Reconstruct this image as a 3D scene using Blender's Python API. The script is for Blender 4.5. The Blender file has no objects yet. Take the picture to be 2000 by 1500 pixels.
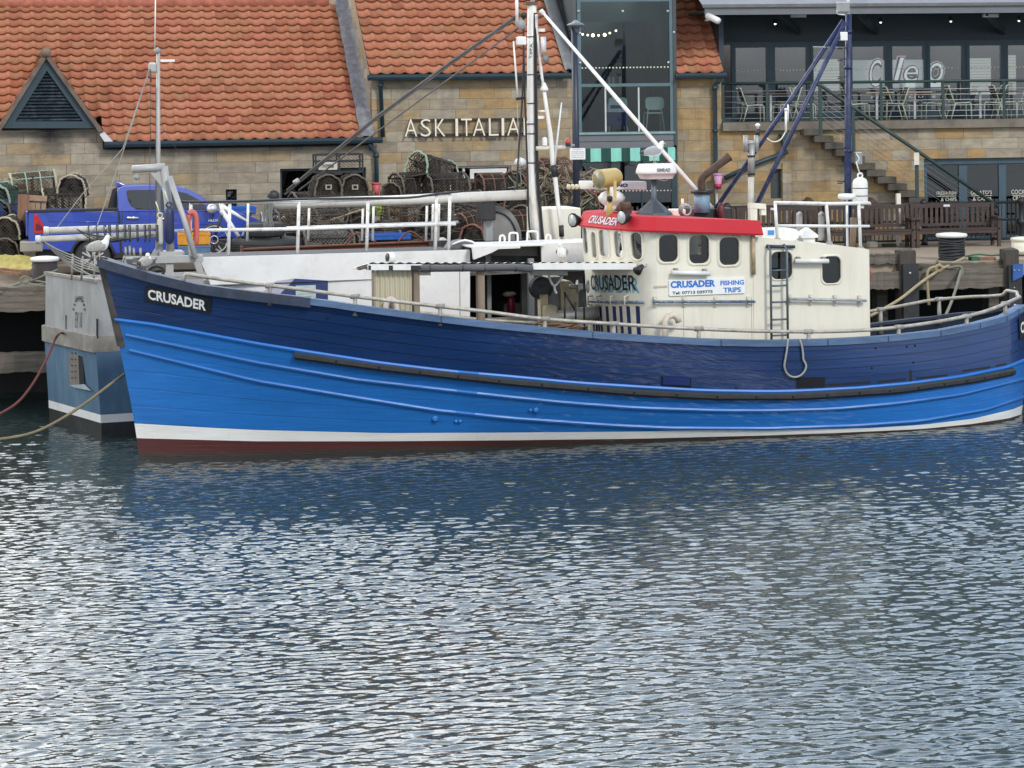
import bpy, bmesh, math, random
import numpy as np
from mathutils import Vector, Matrix
from mathutils.geometry import tessellate_polygon
random.seed(7)
SC=bpy.context.scene; COL=SC.collection
FP=4350.0; HC=6.3; ROLL=0.012; ZQ=2.45   # focal length in photo pixels, eye height, camera roll, quay height
R=math.radians
def unroll(px,py): return (px-1000-(py-190)*ROLL, (py-190)+(px-1000)*ROLL)
def proj(X,Y,Z):
    a=X/Y*FP; b=(HC-Z)/Y*FP
    return (1000+a+b*ROLL, 190+b-a*ROLL)
class Frame:
    "a yawed working plane: x along, y away from the viewer, z up"
    def __init__(s,px,py,D,yaw):
        a,b=unroll(px,py); s.o=(a*D/FP,D); s.yaw=R(yaw); s.c=math.cos(s.yaw); s.s=math.sin(s.yaw)
    def loc(s,px,py,y0=0.0):
        a,b=unroll(px,py); dx=a/FP; dz=-b/FP
        t=(y0+(-s.o[0]*s.s+s.o[1]*s.c))/(-dx*s.s+s.c)
        X,Y=t*dx,t
        return ((X-s.o[0])*s.c+(Y-s.o[1])*s.s, HC+t*dz)
    def p(s,px,py,y0=0.0):
        x,z=s.loc(px,py,y0); return Vector((x,y0,z))
    def onz(s,px,py,z):
        a,b=unroll(px,py); D=(HC-z)*FP/b
        X,Y=a*D/FP,D
        dx,dy=X-s.o[0],Y-s.o[1]
        return (dx*s.c+dy*s.s, -dx*s.s+dy*s.c)
    def world(s,x,y,z=0): return Vector((s.o[0]+x*s.c-y*s.s, s.o[1]+x*s.s+y*s.c, z))
    def local(s,X,Y,Z=0):
        dx,dy=X-s.o[0],Y-s.o[1]
        return Vector((dx*s.c+dy*s.s, -dx*s.s+dy*s.c, Z))
    def pix(s,x,y,z): return proj(*s.world(x,y,z))
WORLD=Frame(1000,190,0.0001,0); WORLD.o=(0,0)
# ------------------------------------------------------------------ materials
def _n(nt,t,**k):
    n=nt.nodes.new(t)
    for a,b in k.items():
        if a in n.inputs: n.inputs[a].default_value=b
        else: setattr(n,a,b)
    return n
def newmat(name):
    m=bpy.data.materials.new(name); m.use_nodes=True; nt=m.node_tree; nt.nodes.clear()
    o=nt.nodes.new('ShaderNodeOutputMaterial'); b=nt.nodes.new('ShaderNodeBsdfPrincipled')
    nt.links.new(b.outputs[0],o.inputs[0]); return m,nt,b
def c4(c,k=1): return (min(1,c[0]*k),min(1,c[1]*k),min(1,c[2]*k),1)
def ramp(nt,stops,interp='LINEAR'):
    r=nt.nodes.new('ShaderNodeValToRGB'); r.color_ramp.interpolation=interp
    e=r.color_ramp.elements
    while len(e)<len(stops): e.new(0.5)
    for k,(p,c) in enumerate(stops): e[k].position=p; e[k].color=c if len(c)==4 else c4(c)
    return r
def mixc(nt,fac,a,b,mode='MIX'):
    m=nt.nodes.new('ShaderNodeMix'); m.data_type='RGBA'; m.blend_type=mode
    for sock,v in ((0,fac),(6,a),(7,b)):
        if hasattr(v,'is_output'): nt.links.new(v,m.inputs[sock])
        else: m.inputs[sock].default_value=v
    return m.outputs[2]
def math_(nt,op,a,b=0.0,c=None):
    m=nt.nodes.new('ShaderNodeMath'); m.operation=op
    for k,v in enumerate((a,b,c)):
        if v is None: continue
        if hasattr(v,'is_output'): nt.links.new(v,m.inputs[k])
        else: m.inputs[k].default_value=v
    return m.outputs[0]
_mats={}
def mat(name,col,rough=.55,metal=0.0,var=.14,scale=3.0,bump=0.0,bscale=30.0,stain=None,sscale=2.5,samt=.5,stretch=(1,1,1),spec=.5,coat=0.0):
    if name in _mats: return _mats[name]
    m,nt,b=newmat(name); L=nt.links
    tc=_n(nt,'ShaderNodeTexCoord'); mp=_n(nt,'ShaderNodeMapping'); mp.inputs['Scale'].default_value=stretch
    L.new(tc.outputs['Object'],mp.inputs[0])
    n=_n(nt,'ShaderNodeTexNoise',Scale=scale,Detail=6.0,Roughness=.62); L.new(mp.outputs[0],n.inputs['Vector'])
    r=ramp(nt,[(.3,c4(col,1-var)),(.7,c4(col,1+var))]); L.new(n.outputs['Fac'],r.inputs[0])
    out=r.outputs[0]
    if stain:
        n2=_n(nt,'ShaderNodeTexNoise',Scale=sscale,Detail=8.0,Roughness=.7); L.new(mp.outputs[0],n2.inputs['Vector'])
        r2=ramp(nt,[(.5,(0,0,0,1)),(.72,(samt,samt,samt,1))]); L.new(n2.outputs['Fac'],r2.inputs[0])
        out=mixc(nt,r2.outputs[0],out,c4(stain))
    L.new(out,b.inputs['Base Color'])
    b.inputs['Roughness'].default_value=rough; b.inputs['Metallic'].default_value=metal
    b.inputs['Specular IOR Level'].default_value=spec; b.inputs['Coat Weight'].default_value=coat
    if bump:
        n3=_n(nt,'ShaderNodeTexNoise',Scale=bscale,Detail=5.0); L.new(mp.outputs[0],n3.inputs['Vector'])
        bp=_n(nt,'ShaderNodeBump',Strength=bump,Distance=.02); L.new(n3.outputs['Fac'],bp.inputs['Height']); L.new(bp.outputs[0],b.inputs['Normal'])
    _mats[name]=m; return m
def emat(name,col,st):
    if name in _mats: return _mats[name]
    m,nt,b=newmat(name); b.inputs['Base Color'].default_value=c4(col)
    b.inputs['Emission Color'].default_value=c4(col); b.inputs['Emission Strength'].default_value=st
    _mats[name]=m; return m
def glass(name,tint=(.55,.62,.64),refl=.06):
    if name in _mats: return _mats[name]
    m=bpy.data.materials.new(name); m.use_nodes=True; nt=m.node_tree; nt.nodes.clear(); L=nt.links
    o=_n(nt,'ShaderNodeOutputMaterial'); t=_n(nt,'ShaderNodeBsdfTransparent'); t.inputs[0].default_value=c4(tint)
    g=_n(nt,'ShaderNodeBsdfGlossy',Roughness=.02); fr=_n(nt,'ShaderNodeFresnel',IOR=1.45)
    fac=math_(nt,'ADD',fr.outputs[0],refl); mx=_n(nt,'ShaderNodeMixShader')
    L.new(fac,mx.inputs[0]); L.new(t.outputs[0],mx.inputs[1]); L.new(g.outputs[0],mx.inputs[2]); L.new(mx.outputs[0],o.inputs[0])
    _mats[name]=m; return m
# ------------------------------------------------------------------ mesh builder
class M:
    def __init__(s): s.v=[]; s.f=[]; s.mi=[]; s.sm=[]; s.uv=None
    def add(s,vs,fs,mi=0,smooth=False):
        o=len(s.v); s.v+= [tuple(v) for v in vs]
        for f in fs: s.f.append([o+k for k in f]); s.mi.append(mi); s.sm.append(smooth)
        return s
    def box(s,x0,x1,y0,y1,z0,z1,mi=0):
        vs=[(x,y,z) for x in (x0,x1) for y in (y0,y1) for z in (z0,z1)]
        return s.add(vs,[(0,1,3,2),(4,6,7,5),(0,4,5,1),(2,3,7,6),(0,2,6,4),(1,5,7,3)],mi)
    def cbox(s,c,size,rot=None,mi=0):
        vs=[]
        for x in (-.5,.5):
            for y in (-.5,.5):
                for z in (-.5,.5):
                    w=Vector((x*size[0],y*size[1],z*size[2]))
                    if rot is not None: w=rot@w
                    vs.append(w+Vector(c))
        return s.add(vs,[(0,1,3,2),(4,6,7,5),(0,4,5,1),(2,3,7,6),(0,2,6,4),(1,5,7,3)],mi)
    def bar(s,a,b,w,h,mi=0,up=(0,0,1)):
        "rectangular bar from a to b"
        a,b=Vector(a),Vector(b); d=b-a; L=d.length
        if L<1e-6: return s
        d/=L; u=Vector(up)
        if abs(d.dot(u))>.98: u=Vector((0,1,0))
        sd=d.cross(u).normalized(); u2=sd.cross(d)
        return s.cbox((a+b)/2,(L,w,h),Matrix((d,sd,u2)).transposed(),mi)
    def tube(s,pts,r,n=8,mi=0,caps=True,closed=False,smooth=True):
        P=[Vector(p) for p in pts]; k=len(P)
        rs=r if isinstance(r,(list,tuple)) else [r]*k
        vs=[]; ref=None
        for i in range(k):
            if closed: d=P[(i+1)%k]-P[i-1]
            else: d=P[min(i+1,k-1)]-P[max(i-1,0)]
            if d.length<1e-9: d=Vector((0,0,1))
            d.normalize()
            if ref is None:
                ref=Vector((0,0,1)) if abs(d.z)<.9 else Vector((1,0,0))
            a=(ref-d*ref.dot(d))
            if a.length<1e-5: a=d.orthogonal()
            a.normalize(); ref=a; b=d.cross(a)
            for j in range(n):
                t=2*math.pi*j/n; vs.append(P[i]+(a*math.cos(t)+b*math.sin(t))*rs[i])
        fs=[]
        for i in range(k if closed else k-1):
            i2=(i+1)%k
            for j in range(n): fs.append((i*n+j,i*n+(j+1)%n,i2*n+(j+1)%n,i2*n+j))
        if caps and not closed: fs+= [tuple(range(n-1,-1,-1)),tuple((k-1)*n+j for j in range(n))]
        return s.add(vs,fs,mi,smooth)
    def lathe(s,prof,c=(0,0,0),n=20,mi=0,axis='z',smooth=True):
        c=Vector(c); vs=[]
        for r,z in prof:
            for j in range(n):
                t=2*math.pi*j/n; x,y=r*math.cos(t),r*math.sin(t)
                w={'z':(x,y,z),'y':(x,z,-y),'x':(z,x,y)}[axis]; vs.append(c+Vector(w))
        k=len(prof); fs=[(i*n+j,i*n+(j+1)%n,(i+1)*n+(j+1)%n,(i+1)*n+j) for i in range(k-1) for j in range(n)]
        if prof[0][0]>1e-4: fs.append(tuple(range(n-1,-1,-1)))
        if prof[-1][0]>1e-4: fs.append(tuple((k-1)*n+j for j in range(n)))
        return s.add(vs,fs,mi,smooth)
    def sphere(s,c,r,n=12,mi=0):
        r=r if isinstance(r,(list,tuple)) else (r,r,r); vs=[]; h=max(4,n//2)
        for i in range(h+1):
            a=math.pi*i/h
            for j in range(n):
                t=2*math.pi*j/n
                vs.append((c[0]+r[0]*math.sin(a)*math.cos(t),c[1]+r[1]*math.sin(a)*math.sin(t),c[2]-r[2]*math.cos(a)))
        fs=[(i*n+j,i*n+(j+1)%n,(i+1)*n+(j+1)%n,(i+1)*n+j) for i in range(h) for j in range(n)]
        return s.add(vs,fs,mi,True)
    def prism(s,poly,y0,y1,mi=0,axis='y'):
        "polygon in x,z extruded along y (axis 'y'), or in y,z along x (axis 'x'), or x,y along z"
        def w(p,t): return {'y':(p[0],t,p[1]),'x':(t,p[0],p[1]),'z':(p[0],p[1],t)}[axis]
        n=len(poly); vs=[w(p,y0) for p in poly]+[w(p,y1) for p in poly]
        fs=[(i,(i+1)%n,n+(i+1)%n,n+i) for i in range(n)]
        tri=tessellate_polygon([[Vector((p[0],p[1],0)) for p in poly]])
        fs+= [tuple(t) for t in tri]+[tuple(n+k for k in reversed(t)) for t in tri]
        return s.add(vs,fs,mi)
    def panel(s,outer,holes,fn,th,mi=0,mhole=None):
        "plate with real openings; fn(x,z,d) maps plate coords and depth d to space"
        loops=[outer]+holes; flat=[p for l in loops for p in l]
        tri=tessellate_polygon([[Vector((p[0],p[1],0)) for p in l] for l in loops])
        n=len(flat)
        vs=[fn(p[0],p[1],0) for p in flat]+[fn(p[0],p[1],th) for p in flat]
        fs=[tuple(t) for t in tri]+[tuple(n+k for k in reversed(t)) for t in tri]
        s.add(vs,fs,mi); o=0
        for li,l in enumerate(loops):
            k=len(l); vv=[vs[o+i] for i in range(k)]+[vs[n+o+i] for i in range(k)]
            s.add(vv,[(i,(i+1)%k,k+(i+1)%k,k+i) for i in range(k)],mi if (li==0 or mhole is None) else mhole); o+=k
        return s
    def grid(s,rows,mi=0,smooth=True,closed=False):
        n=len(rows[0]); vs=[p for r in rows for p in r]
        fs=[(i*n+j,i*n+(j+1)%n,(i+1)*n+(j+1)%n,(i+1)*n+j) for i in range(len(rows)-1) for j in range(n if closed else n-1)]
        return s.add(vs,fs,mi,smooth)
    def quad(s,a,b,c,d,mi=0): return s.add([a,b,c,d],[(0,1,2,3)],mi)
    def join(s,o,fn=None,mi=None):
        vs=[fn(v) for v in o.v] if fn else o.v; b=len(s.v); s.v+=[tuple(v) for v in vs]
        for f,m_,sm in zip(o.f,o.mi,o.sm): s.f.append([b+k for k in f]); s.mi.append(m_ if mi is None else mi); s.sm.append(sm)
        return s
    def mesh(s,name,mats,off=(0,0,0)):
        me=bpy.data.meshes.new(name)
        me.from_pydata([(v[0]-off[0],v[1]-off[1],v[2]-off[2]) for v in s.v],[],s.f)
        for m in (mats if isinstance(mats,(list,tuple)) else [mats]): me.materials.append(m)
        me.polygons.foreach_set('material_index',s.mi); me.polygons.foreach_set('use_smooth',s.sm)
        if s.uv:
            l=me.uv_layers.new(name='UVMap'); 
            for lp in me.loops: l.data[lp.index].uv=s.uv[lp.vertex_index]
        bm=bmesh.new(); bm.from_mesh(me); bmesh.ops.recalc_face_normals(bm,faces=bm.faces); bm.to_mesh(me); bm.free()
        return me
def bevel(o,w=.01,seg=2):
    b=o.modifiers.new('bevel','BEVEL'); b.width=w; b.segments=seg; b.limit_method='ANGLE'; b.angle_limit=R(40); return o
def tag(o,label=None,cat=None,group=None,kind=None):
    if label: o['label']=label
    if cat: o['category']=cat
    if group: o['group']=group
    if kind: o['kind']=kind
    return o
class T:
    "a top-level thing: an Empty in a frame; parts are authored in that frame's coordinates"
    def __init__(s,name,label,cat,fr,base,group=None,yaw=0):
        s.fr=fr; s.off=Vector(base); o=bpy.data.objects.new(name,None); COL.objects.link(o); o.empty_display_size=.2
        o.location=fr.world(*base); o.rotation_euler=(0,0,fr.yaw); tag(o,label,cat,group); s.o=o
    def part(s,name,mb,mats,parent=None,label=None,bev=0):
        o=bpy.data.objects.new(name,mb.mesh(name,mats,s.off)); COL.objects.link(o); o.parent=parent or s.o
        if label: o['label']=label
        if bev: bevel(o,bev)
        return o
CURB=[None]
class G:
    "gear bolted to a boat: its first mesh is a part of the boat, the rest are sub-parts"
    def __init__(s,name,boat): s.name=name; s.boat=boat; s.o=None; s.off=boat.off
    def part(s,name,mb,mats,parent=None,label=None,bev=0):
        if s.o is None: s.o=s.boat.part(s.name,mb,mats,bev=bev); return s.o
        return s.boat.part(name,mb,mats,parent=s.o,bev=bev)
def TT(name,label,cat,fr,base,group=None):
    return G(name,CURB[0]) if name in BOAT_GEAR else T(name,label,cat,fr,base,group)
def SS(name,label,cat,fr,mb,mats,group=None,kind=None,bev=0):
    if name in BOAT_GEAR: return CURB[0].part(name,mb,mats,bev=bev)
    return solo(name,label,cat,fr,mb,mats,group,kind,bev)
BOAT_GEAR={'searchlight','scanner_radar','radome','floodlight','horn','roof_locker','funnel','engine_hatch','antenna_post','angle_bracket','mast','pipe_aerial','roof_rail','roof_vent','pipe_hoop','satnav_dome','wooden_post','deck_shelter','winch','grey_locker','white_post','pot_hauler','white_pipe','iron_rod','ladder','net_drum_guard','white_tank','guard_rail','boom','derrick_pole','topping_lift','gantry','stay_wire'}
def solo(name,label,cat,fr,mb,mats,group=None,kind=None,bev=0):
    xs=[v[0] for v in mb.v]; ys=[v[1] for v in mb.v]; zs=[v[2] for v in mb.v]
    off=((min(xs)+max(xs))/2,(min(ys)+max(ys))/2,min(zs))
    o=bpy.data.objects.new(name,mb.mesh(name,mats,off)); COL.objects.link(o)
    o.location=fr.world(*off); o.rotation_euler=(0,0,fr.yaw); tag(o,label,cat,group,kind)
    if bev: bevel(o,bev)
    return o
def dup(root,loc,rot,label,group=None,scale=None,mats=None):
    "copy of a thing with copies of its parts and sub-parts"
    def cp(o,par):
        c=o.copy(); COL.objects.link(c); c.parent=par
        if mats and o.type=='MESH':
            base=o.name.split('.')[0]
            if base in mats:
                c.data=o.data.copy(); c.data.materials[0]=mats[base]
        for ch in o.children: cp(ch,c)
        return c
    r=cp(root,None); r.location=loc; r.rotation_euler=rot
    if scale: r.scale=scale if isinstance(scale,(tuple,list)) else (scale,)*3
    r['label']=label
    if group: r['group']=group
    return r
def lerp(a,b,t): return a+(b-a)*t
def interp(poly,x):
    if x<=poly[0][0]: a,b=poly[0],poly[1]
    elif x>=poly[-1][0]: a,b=poly[-2],poly[-1]
    else:
        for a,b in zip(poly,poly[1:]):
            if a[0]<=x<=b[0]: break
    return a[1]+(b[1]-a[1])*(x-a[0])/(b[0]-a[0])
def catmull(P,k=6):
    out=[]; n=len(P); P=[Vector(p) for p in P]
    for i in range(n-1):
        a,b,c,d=P[max(i-1,0)],P[i],P[i+1],P[min(i+2,n-1)]
        for j in range(k):
            t=j/k; out.append(.5*((2*b)+(c-a)*t+(2*a-5*b+4*c-d)*t*t+(3*b-a-3*c+d)*t**3))
    out.append(P[-1]); return out
def rrect(x0,x1,z0,z1,r=.08,k=4):
    r=min(r,abs(x1-x0)/2.01,abs(z1-z0)/2.01); o=[]
    for cx,cz,a0 in ((x1-r,z0+r,-90),(x1-r,z1-r,0),(x0+r,z1-r,90),(x0+r,z0+r,180)):
        for j in range(k+1):
            a=R(a0+90*j/k); o.append((cx+r*math.cos(a),cz+r*math.sin(a)))
    return o
def rect(x0,x1,z0,z1): return [(x0,z0),(x1,z0),(x1,z1),(x0,z1)]
def text_mb(txt,size=1.0,bold=0.0,ext=.004,fit=None,shear=0,space=1.0):
    "lettering as a flat mesh in x (along) and z (up), depth along y; fit=(width,height)"
    cu=bpy.data.curves.new('t','FONT'); cu.body=txt; cu.size=size; cu.offset=bold; cu.extrude=0; cu.resolution_u=3; cu.shear=shear; cu.space_character=space
    ob=bpy.data.objects.new('t',cu); COL.objects.link(ob); dg=bpy.context.evaluated_depsgraph_get(); dg.update()
    me=bpy.data.meshes.new_from_object(ob.evaluated_get(dg)); vs=[v.co.copy() for v in me.vertices]; fs=[tuple(p.vertices) for p in me.polygons]
    bpy.data.objects.remove(ob); bpy.data.curves.remove(cu); bpy.data.meshes.remove(me)
    mb=M()
    if not vs: return mb
    x0=min(v.x for v in vs); x1=max(v.x for v in vs); y0=min(v.y for v in vs); y1=max(v.y for v in vs)
    sx=sy=1
    if fit: sx=fit[0]/(x1-x0); sy=fit[1]/(y1-y0)
    P=[((v.x-x0)*sx,(v.y-y0)*sy) for v in vs]; n=len(P)
    from collections import Counter
    ec=Counter()
    for f in fs:
        for a,b in zip(f,f[1:]+f[:1]): ec[(a,b)]+=1
    fr=[(p[0],-ext,p[1]) for p in P]; bk=[(p[0],0,p[1]) for p in P]
    sides=[(a,b,n+b,n+a) for (a,b) in ec if (b,a) not in ec]
    mb.add(fr+bk,list(fs)+sides); return mb
def place_text(mb,frm,px0,py0,px1,py1,y0):
    "returns a mapper that puts lettering into the pixel box on plane y0"
    a=frm.p(px0,py1,y0); b=frm.p(px1,py1,y0); c=frm.p(px0,py0,y0)
    return a,b,c
# ------------------------------------------------------------------ camera, light, sky
cd=bpy.data.cameras.new('camera'); cam=bpy.data.objects.new('camera',cd); COL.objects.link(cam)
cam.location=(0,0,HC); cam.rotation_euler=(R(90),ROLL,0)
cd.sensor_width=36; cd.lens=36*FP/2000; cd.shift_y=-560/2000; cd.clip_end=2000; cd.clip_start=.5
SC.camera=cam
w=bpy.data.worlds.new('World'); SC.world=w; w.use_nodes=True; nt=w.node_tree; nt.nodes.clear(); L=nt.links
o=_n(nt,'ShaderNodeOutputWorld'); bg=_n(nt,'ShaderNodeBackground'); bg.inputs[1].default_value=.12
sky=_n(nt,'ShaderNodeTexSky'); sky.sky_type='NISHITA'; sky.sun_disc=False; sky.sun_elevation=R(42); sky.sun_rotation=R(145)
tc=_n(nt,'ShaderNodeTexCoord'); mp=_n(nt,'ShaderNodeMapping'); mp.inputs['Scale'].default_value=(1.2,1.2,2.6)
L.new(tc.outputs['Generated'],mp.inputs[0])
n1=_n(nt,'ShaderNodeTexNoise',Scale=2.2,Detail=7.0,Roughness=.6,Distortion=.4); L.new(mp.outputs[0],n1.inputs['Vector'])
sp=_n(nt,'ShaderNodeSeparateXYZ'); L.new(tc.outputs['Generated'],sp.inputs[0])
# thinner cloud towards the right, thick white cloud towards the left
fx=math_(nt,'MULTIPLY_ADD',sp.outputs[0],-.5,n1.outputs['Fac'])
r=ramp(nt,[(.36,(0,0,0,1)),(.56,(1,1,1,1))]); L.new(fx,r.inputs[0])
cl=ramp(nt,[(.35,(5.6,6.2,7.0,1)),(.7,(9.6,9.7,9.6,1))]); L.new(fx,cl.inputs[0])
# the cloud sheet over the town ahead is the bright part of the sky
dt=_n(nt,'ShaderNodeVectorMath'); dt.operation='DOT_PRODUCT'; L.new(tc.outputs['Generated'],dt.inputs[0]); dt.inputs[1].default_value=(-.30,.86,.42)
br_=ramp(nt,[(.35,(1,1,1,1)),(.95,(3.8,3.8,3.8,1))]); L.new(dt.outputs['Value'],br_.inputs[0])
hi_=ramp(nt,[(.34,(1,1,1,1)),(.66,(.86,.88,.92,1)),(.93,(.28,.30,.33,1))]); L.new(sp.outputs[2],hi_.inputs[0])
skm=mixc(nt,.7,sky.outputs[0],(4.7,5.9,7.5,1))
L.new(mixc(nt,1.0,mixc(nt,r.outputs[0],skm,cl.outputs[0]),mixc(nt,1.0,br_.outputs[0],hi_.outputs[0],'MULTIPLY'),'MULTIPLY'),bg.inputs[0]); L.new(bg.outputs[0],o.inputs[0])
sd=bpy.data.lights.new('sun','SUN'); sd.energy=1.45; sd.angle=R(12); sd.color=(1,.95,.87)
so=bpy.data.objects.new('sun',sd); COL.objects.link(so); so.location=(20,-20,40)
so.rotation_euler=Vector((-.50,.78,-.70)).to_track_quat('-Z','Y').to_euler()
SC.view_settings.view_transform='Standard'; SC.view_settings.look='None'; SC.view_settings.exposure=0.5; SC.view_settings.gamma=1
SC.cycles.max_bounces=7; SC.cycles.transparent_max_bounces=16; SC.cycles.diffuse_bounces=2; SC.cycles.glossy_bounces=3
SC.cycles.caustics_reflective=False; SC.cycles.caustics_refractive=False
# ------------------------------------------------------------------ water
def make_water():
    rng=np.random.default_rng(5)
    ys=[]; y=18.0
    while y<51: ys.append(y); y+=.021+.0007*max(0,y-22)
    ys=np.array(ys); nc=620
    js=np.linspace(-1,1,nc); X=js[None,:]*(ys[:,None]*.245+1.6); mg=np.linspace(.1,1,90)**1.3*9.0
    X=np.hstack([X[:,:1]-mg[None,::-1],X,X[:,-1:]+mg[None,:]]); nc+=180; Y=np.repeat(ys[:,None],nc,1)
    Z=np.zeros_like(X); N=110
    lam=np.exp(rng.uniform(math.log(.075),math.log(.34),N)); ang=rng.normal(R(101),R(20),N); ph=rng.uniform(0,6.28,N)
    s=.155*math.sqrt(2/N)
    wob=np.sin(X*.9+Y*.35)*.35+np.sin(X*.31-Y*.8+1)*.3
    for l,a,p in zip(lam,ang,ph):
        k=2*math.pi/l
        Z+= s/k*np.sin(k*(X*math.cos(a)+Y*math.sin(a))+p+wob*(1.5 if l<.2 else .7))
    patch=1+.28*np.sin(X*.55+1.3*np.sin(Y*.22))*np.sin(Y*.35+X*.12)
    lee=np.clip((Y-34.0)/8,0,1); Z*=patch*(1-.12*lee)
    co=np.stack([X,Y,Z],-1).reshape(-1,3); nr=len(ys)
    i=np.arange(nr-1)[:,None]*nc+np.arange(nc-1)[None,:]
    q=np.stack([i,i+1,i+nc+1,i+nc],-1).reshape(-1,4)
    far=np.array([[-90,-20,-.06],[90,-20,-.06],[90,70,-.06],[-90,70,-.06]])
    nv=len(co); co=np.vstack([co,far]); q=np.vstack([q,[[nv,nv+1,nv+2,nv+3]]])
    me=bpy.data.meshes.new('water'); me.vertices.add(len(co)); me.vertices.foreach_set('co',co.astype(np.float32).ravel())
    me.loops.add(q.size); me.loops.foreach_set('vertex_index',q.astype(np.int32).ravel())
    me.polygons.add(len(q)); me.polygons.foreach_set('loop_start',np.arange(0,q.size,4,dtype=np.int32))
    me.polygons.foreach_set('use_smooth',np.ones(len(q),dtype=bool)); me.update(); me.validate()
    m,nt,b=newmat('water'); b.inputs['Base Color'].default_value=(.022,.036,.035,1); b.inputs['Roughness'].default_value=.012; b.inputs['IOR'].default_value=1.42
    tc=_n(nt,'ShaderNodeTexCoord'); mp=_n(nt,'ShaderNodeMapping'); mp.inputs['Scale'].default_value=(1,2.2,1); mp.inputs['Rotation'].default_value=(0,0,R(7))
    nt.links.new(tc.outputs['Object'],mp.inputs[0])
    n=_n(nt,'ShaderNodeTexNoise',Scale=7.0,Detail=3.0); nt.links.new(mp.outputs[0],n.inputs['Vector'])
    bp=_n(nt,'ShaderNodeBump',Strength=.15,Distance=.03); nt.links.new(n.outputs['Fac'],bp.inputs['Height']); nt.links.new(bp.outputs[0],b.inputs['Normal'])
    me.materials.append(m); ob=bpy.data.objects.new('water',me); COL.objects.link(ob); tag(ob,'rippled grey green harbour water reflecting the boats','water',kind='structure')
make_water()
# unseen slope added behind the harbour buildings to darken the water reflections
rr0=random.Random(3); rows=[]
for j in range(13):
    v=j/12; rows.append([])
    for i in range(41):
        x=lerp(-80,90,i/40); top=lerp(25,38,i/40)+2*math.sin(i*.9); rows[-1].append((x+rr0.uniform(-1,1),72+v*42+rr0.uniform(-1,1),2.3+(top-2.3)*math.sin(v*math.pi/2)+rr0.uniform(-.6,.6)*(v>0)))
mbh=M(); mbh.grid(rows); solo('unseen_hillside','unseen dark wooded slope added behind the harbour buildings to darken the water',None,WORLD,mbh,mat('unseen_hillside',(.075,.065,.045),.95,var=.5,scale=.12,stain=(.10,.075,.055),sscale=.3,samt=.8),kind='structure')
# ------------------------------------------------------------------ quay
Q=Frame(1000,190,48.48,11.5)
m_conc=mat('quay concrete',(.33,.265,.20),.9,var=.16,scale=1.2,bump=.3,bscale=25,stain=(.16,.13,.10),sscale=.8,samt=.6)
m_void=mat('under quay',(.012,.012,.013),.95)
m_timber=mat('grey timber',(.155,.135,.11),.9,var=.42,scale=2.0,bump=.6,bscale=14,stretch=(.35,4,6),stain=(.05,.045,.035),sscale=1.6,samt=.8)
m_timber_dk=mat('wet timber',(.07,.06,.05),.85,var=.4,scale=2.0,bump=.6,bscale=14,stretch=(3,3,.5))
m_rub=mat('black rubber',(.022,.024,.027),.6,var=.3,scale=5,bump=.2)
mb=M(); mb.box(-60,60,0,60,ZQ-.34,ZQ); qd=solo('quay','concrete quay deck along the harbour',None,Q,mb,m_conc,kind='structure')
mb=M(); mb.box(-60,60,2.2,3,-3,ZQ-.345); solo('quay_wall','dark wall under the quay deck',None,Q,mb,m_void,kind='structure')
def beam(px0,py0,px1,py1,y0,dep,label,mt=m_timber):
    a=Q.loc(px0,py0,y0); b=Q.loc(px1,py1,y0); mb=M()
    x0,x1=a[0],b[0]; zt,zb=a[1],b[1]; n=14; rows=[]
    rr=random.Random(px0*7+py0)
    for i in range(n+1):
        x=lerp(x0,x1,i/n); j=lambda: rr.uniform(-.022,.022)
        rows.append([(x,y0+j(),zb+j()),(x,y0+j(),zt+j()),(x,y0+dep,zt+j()),(x,y0+dep,zb)])
    mb.grid(rows,smooth=False,closed=True); mb.add(rows[0],[(0,1,2,3)]); mb.add(rows[-1],[(3,2,1,0)])
    return solo('timber_beam',label,'beam',Q,mb,mt,'fender timbers along the quay')
beam(-70,563,132,580,-.22,.5,'thin rotten upper timber of the quay edge under the white capped drum at far left')
beam(-70,581,132,606,-.28,.3,'thick grey quay timber below the rotten upper one at far left')
beam(-70,694,126,725,-.2,.25,'lower waler timber low above the water at far left')
beam(1698,497,1764,515,-.12,.4,'short upper quay timber beside the cream deckhouse')
beam(1698,533,1762,564,-.2,.28,'short thick quay timber beside the cream deckhouse, left of the rubber faced pile')
beam(1789,516,1972,531,-.12,.4,'weathered upper quay timber under the black bollard')
beam(1789,530,1971,561,-.22,.3,'long thick grey quay timber below the black bollard')
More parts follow.
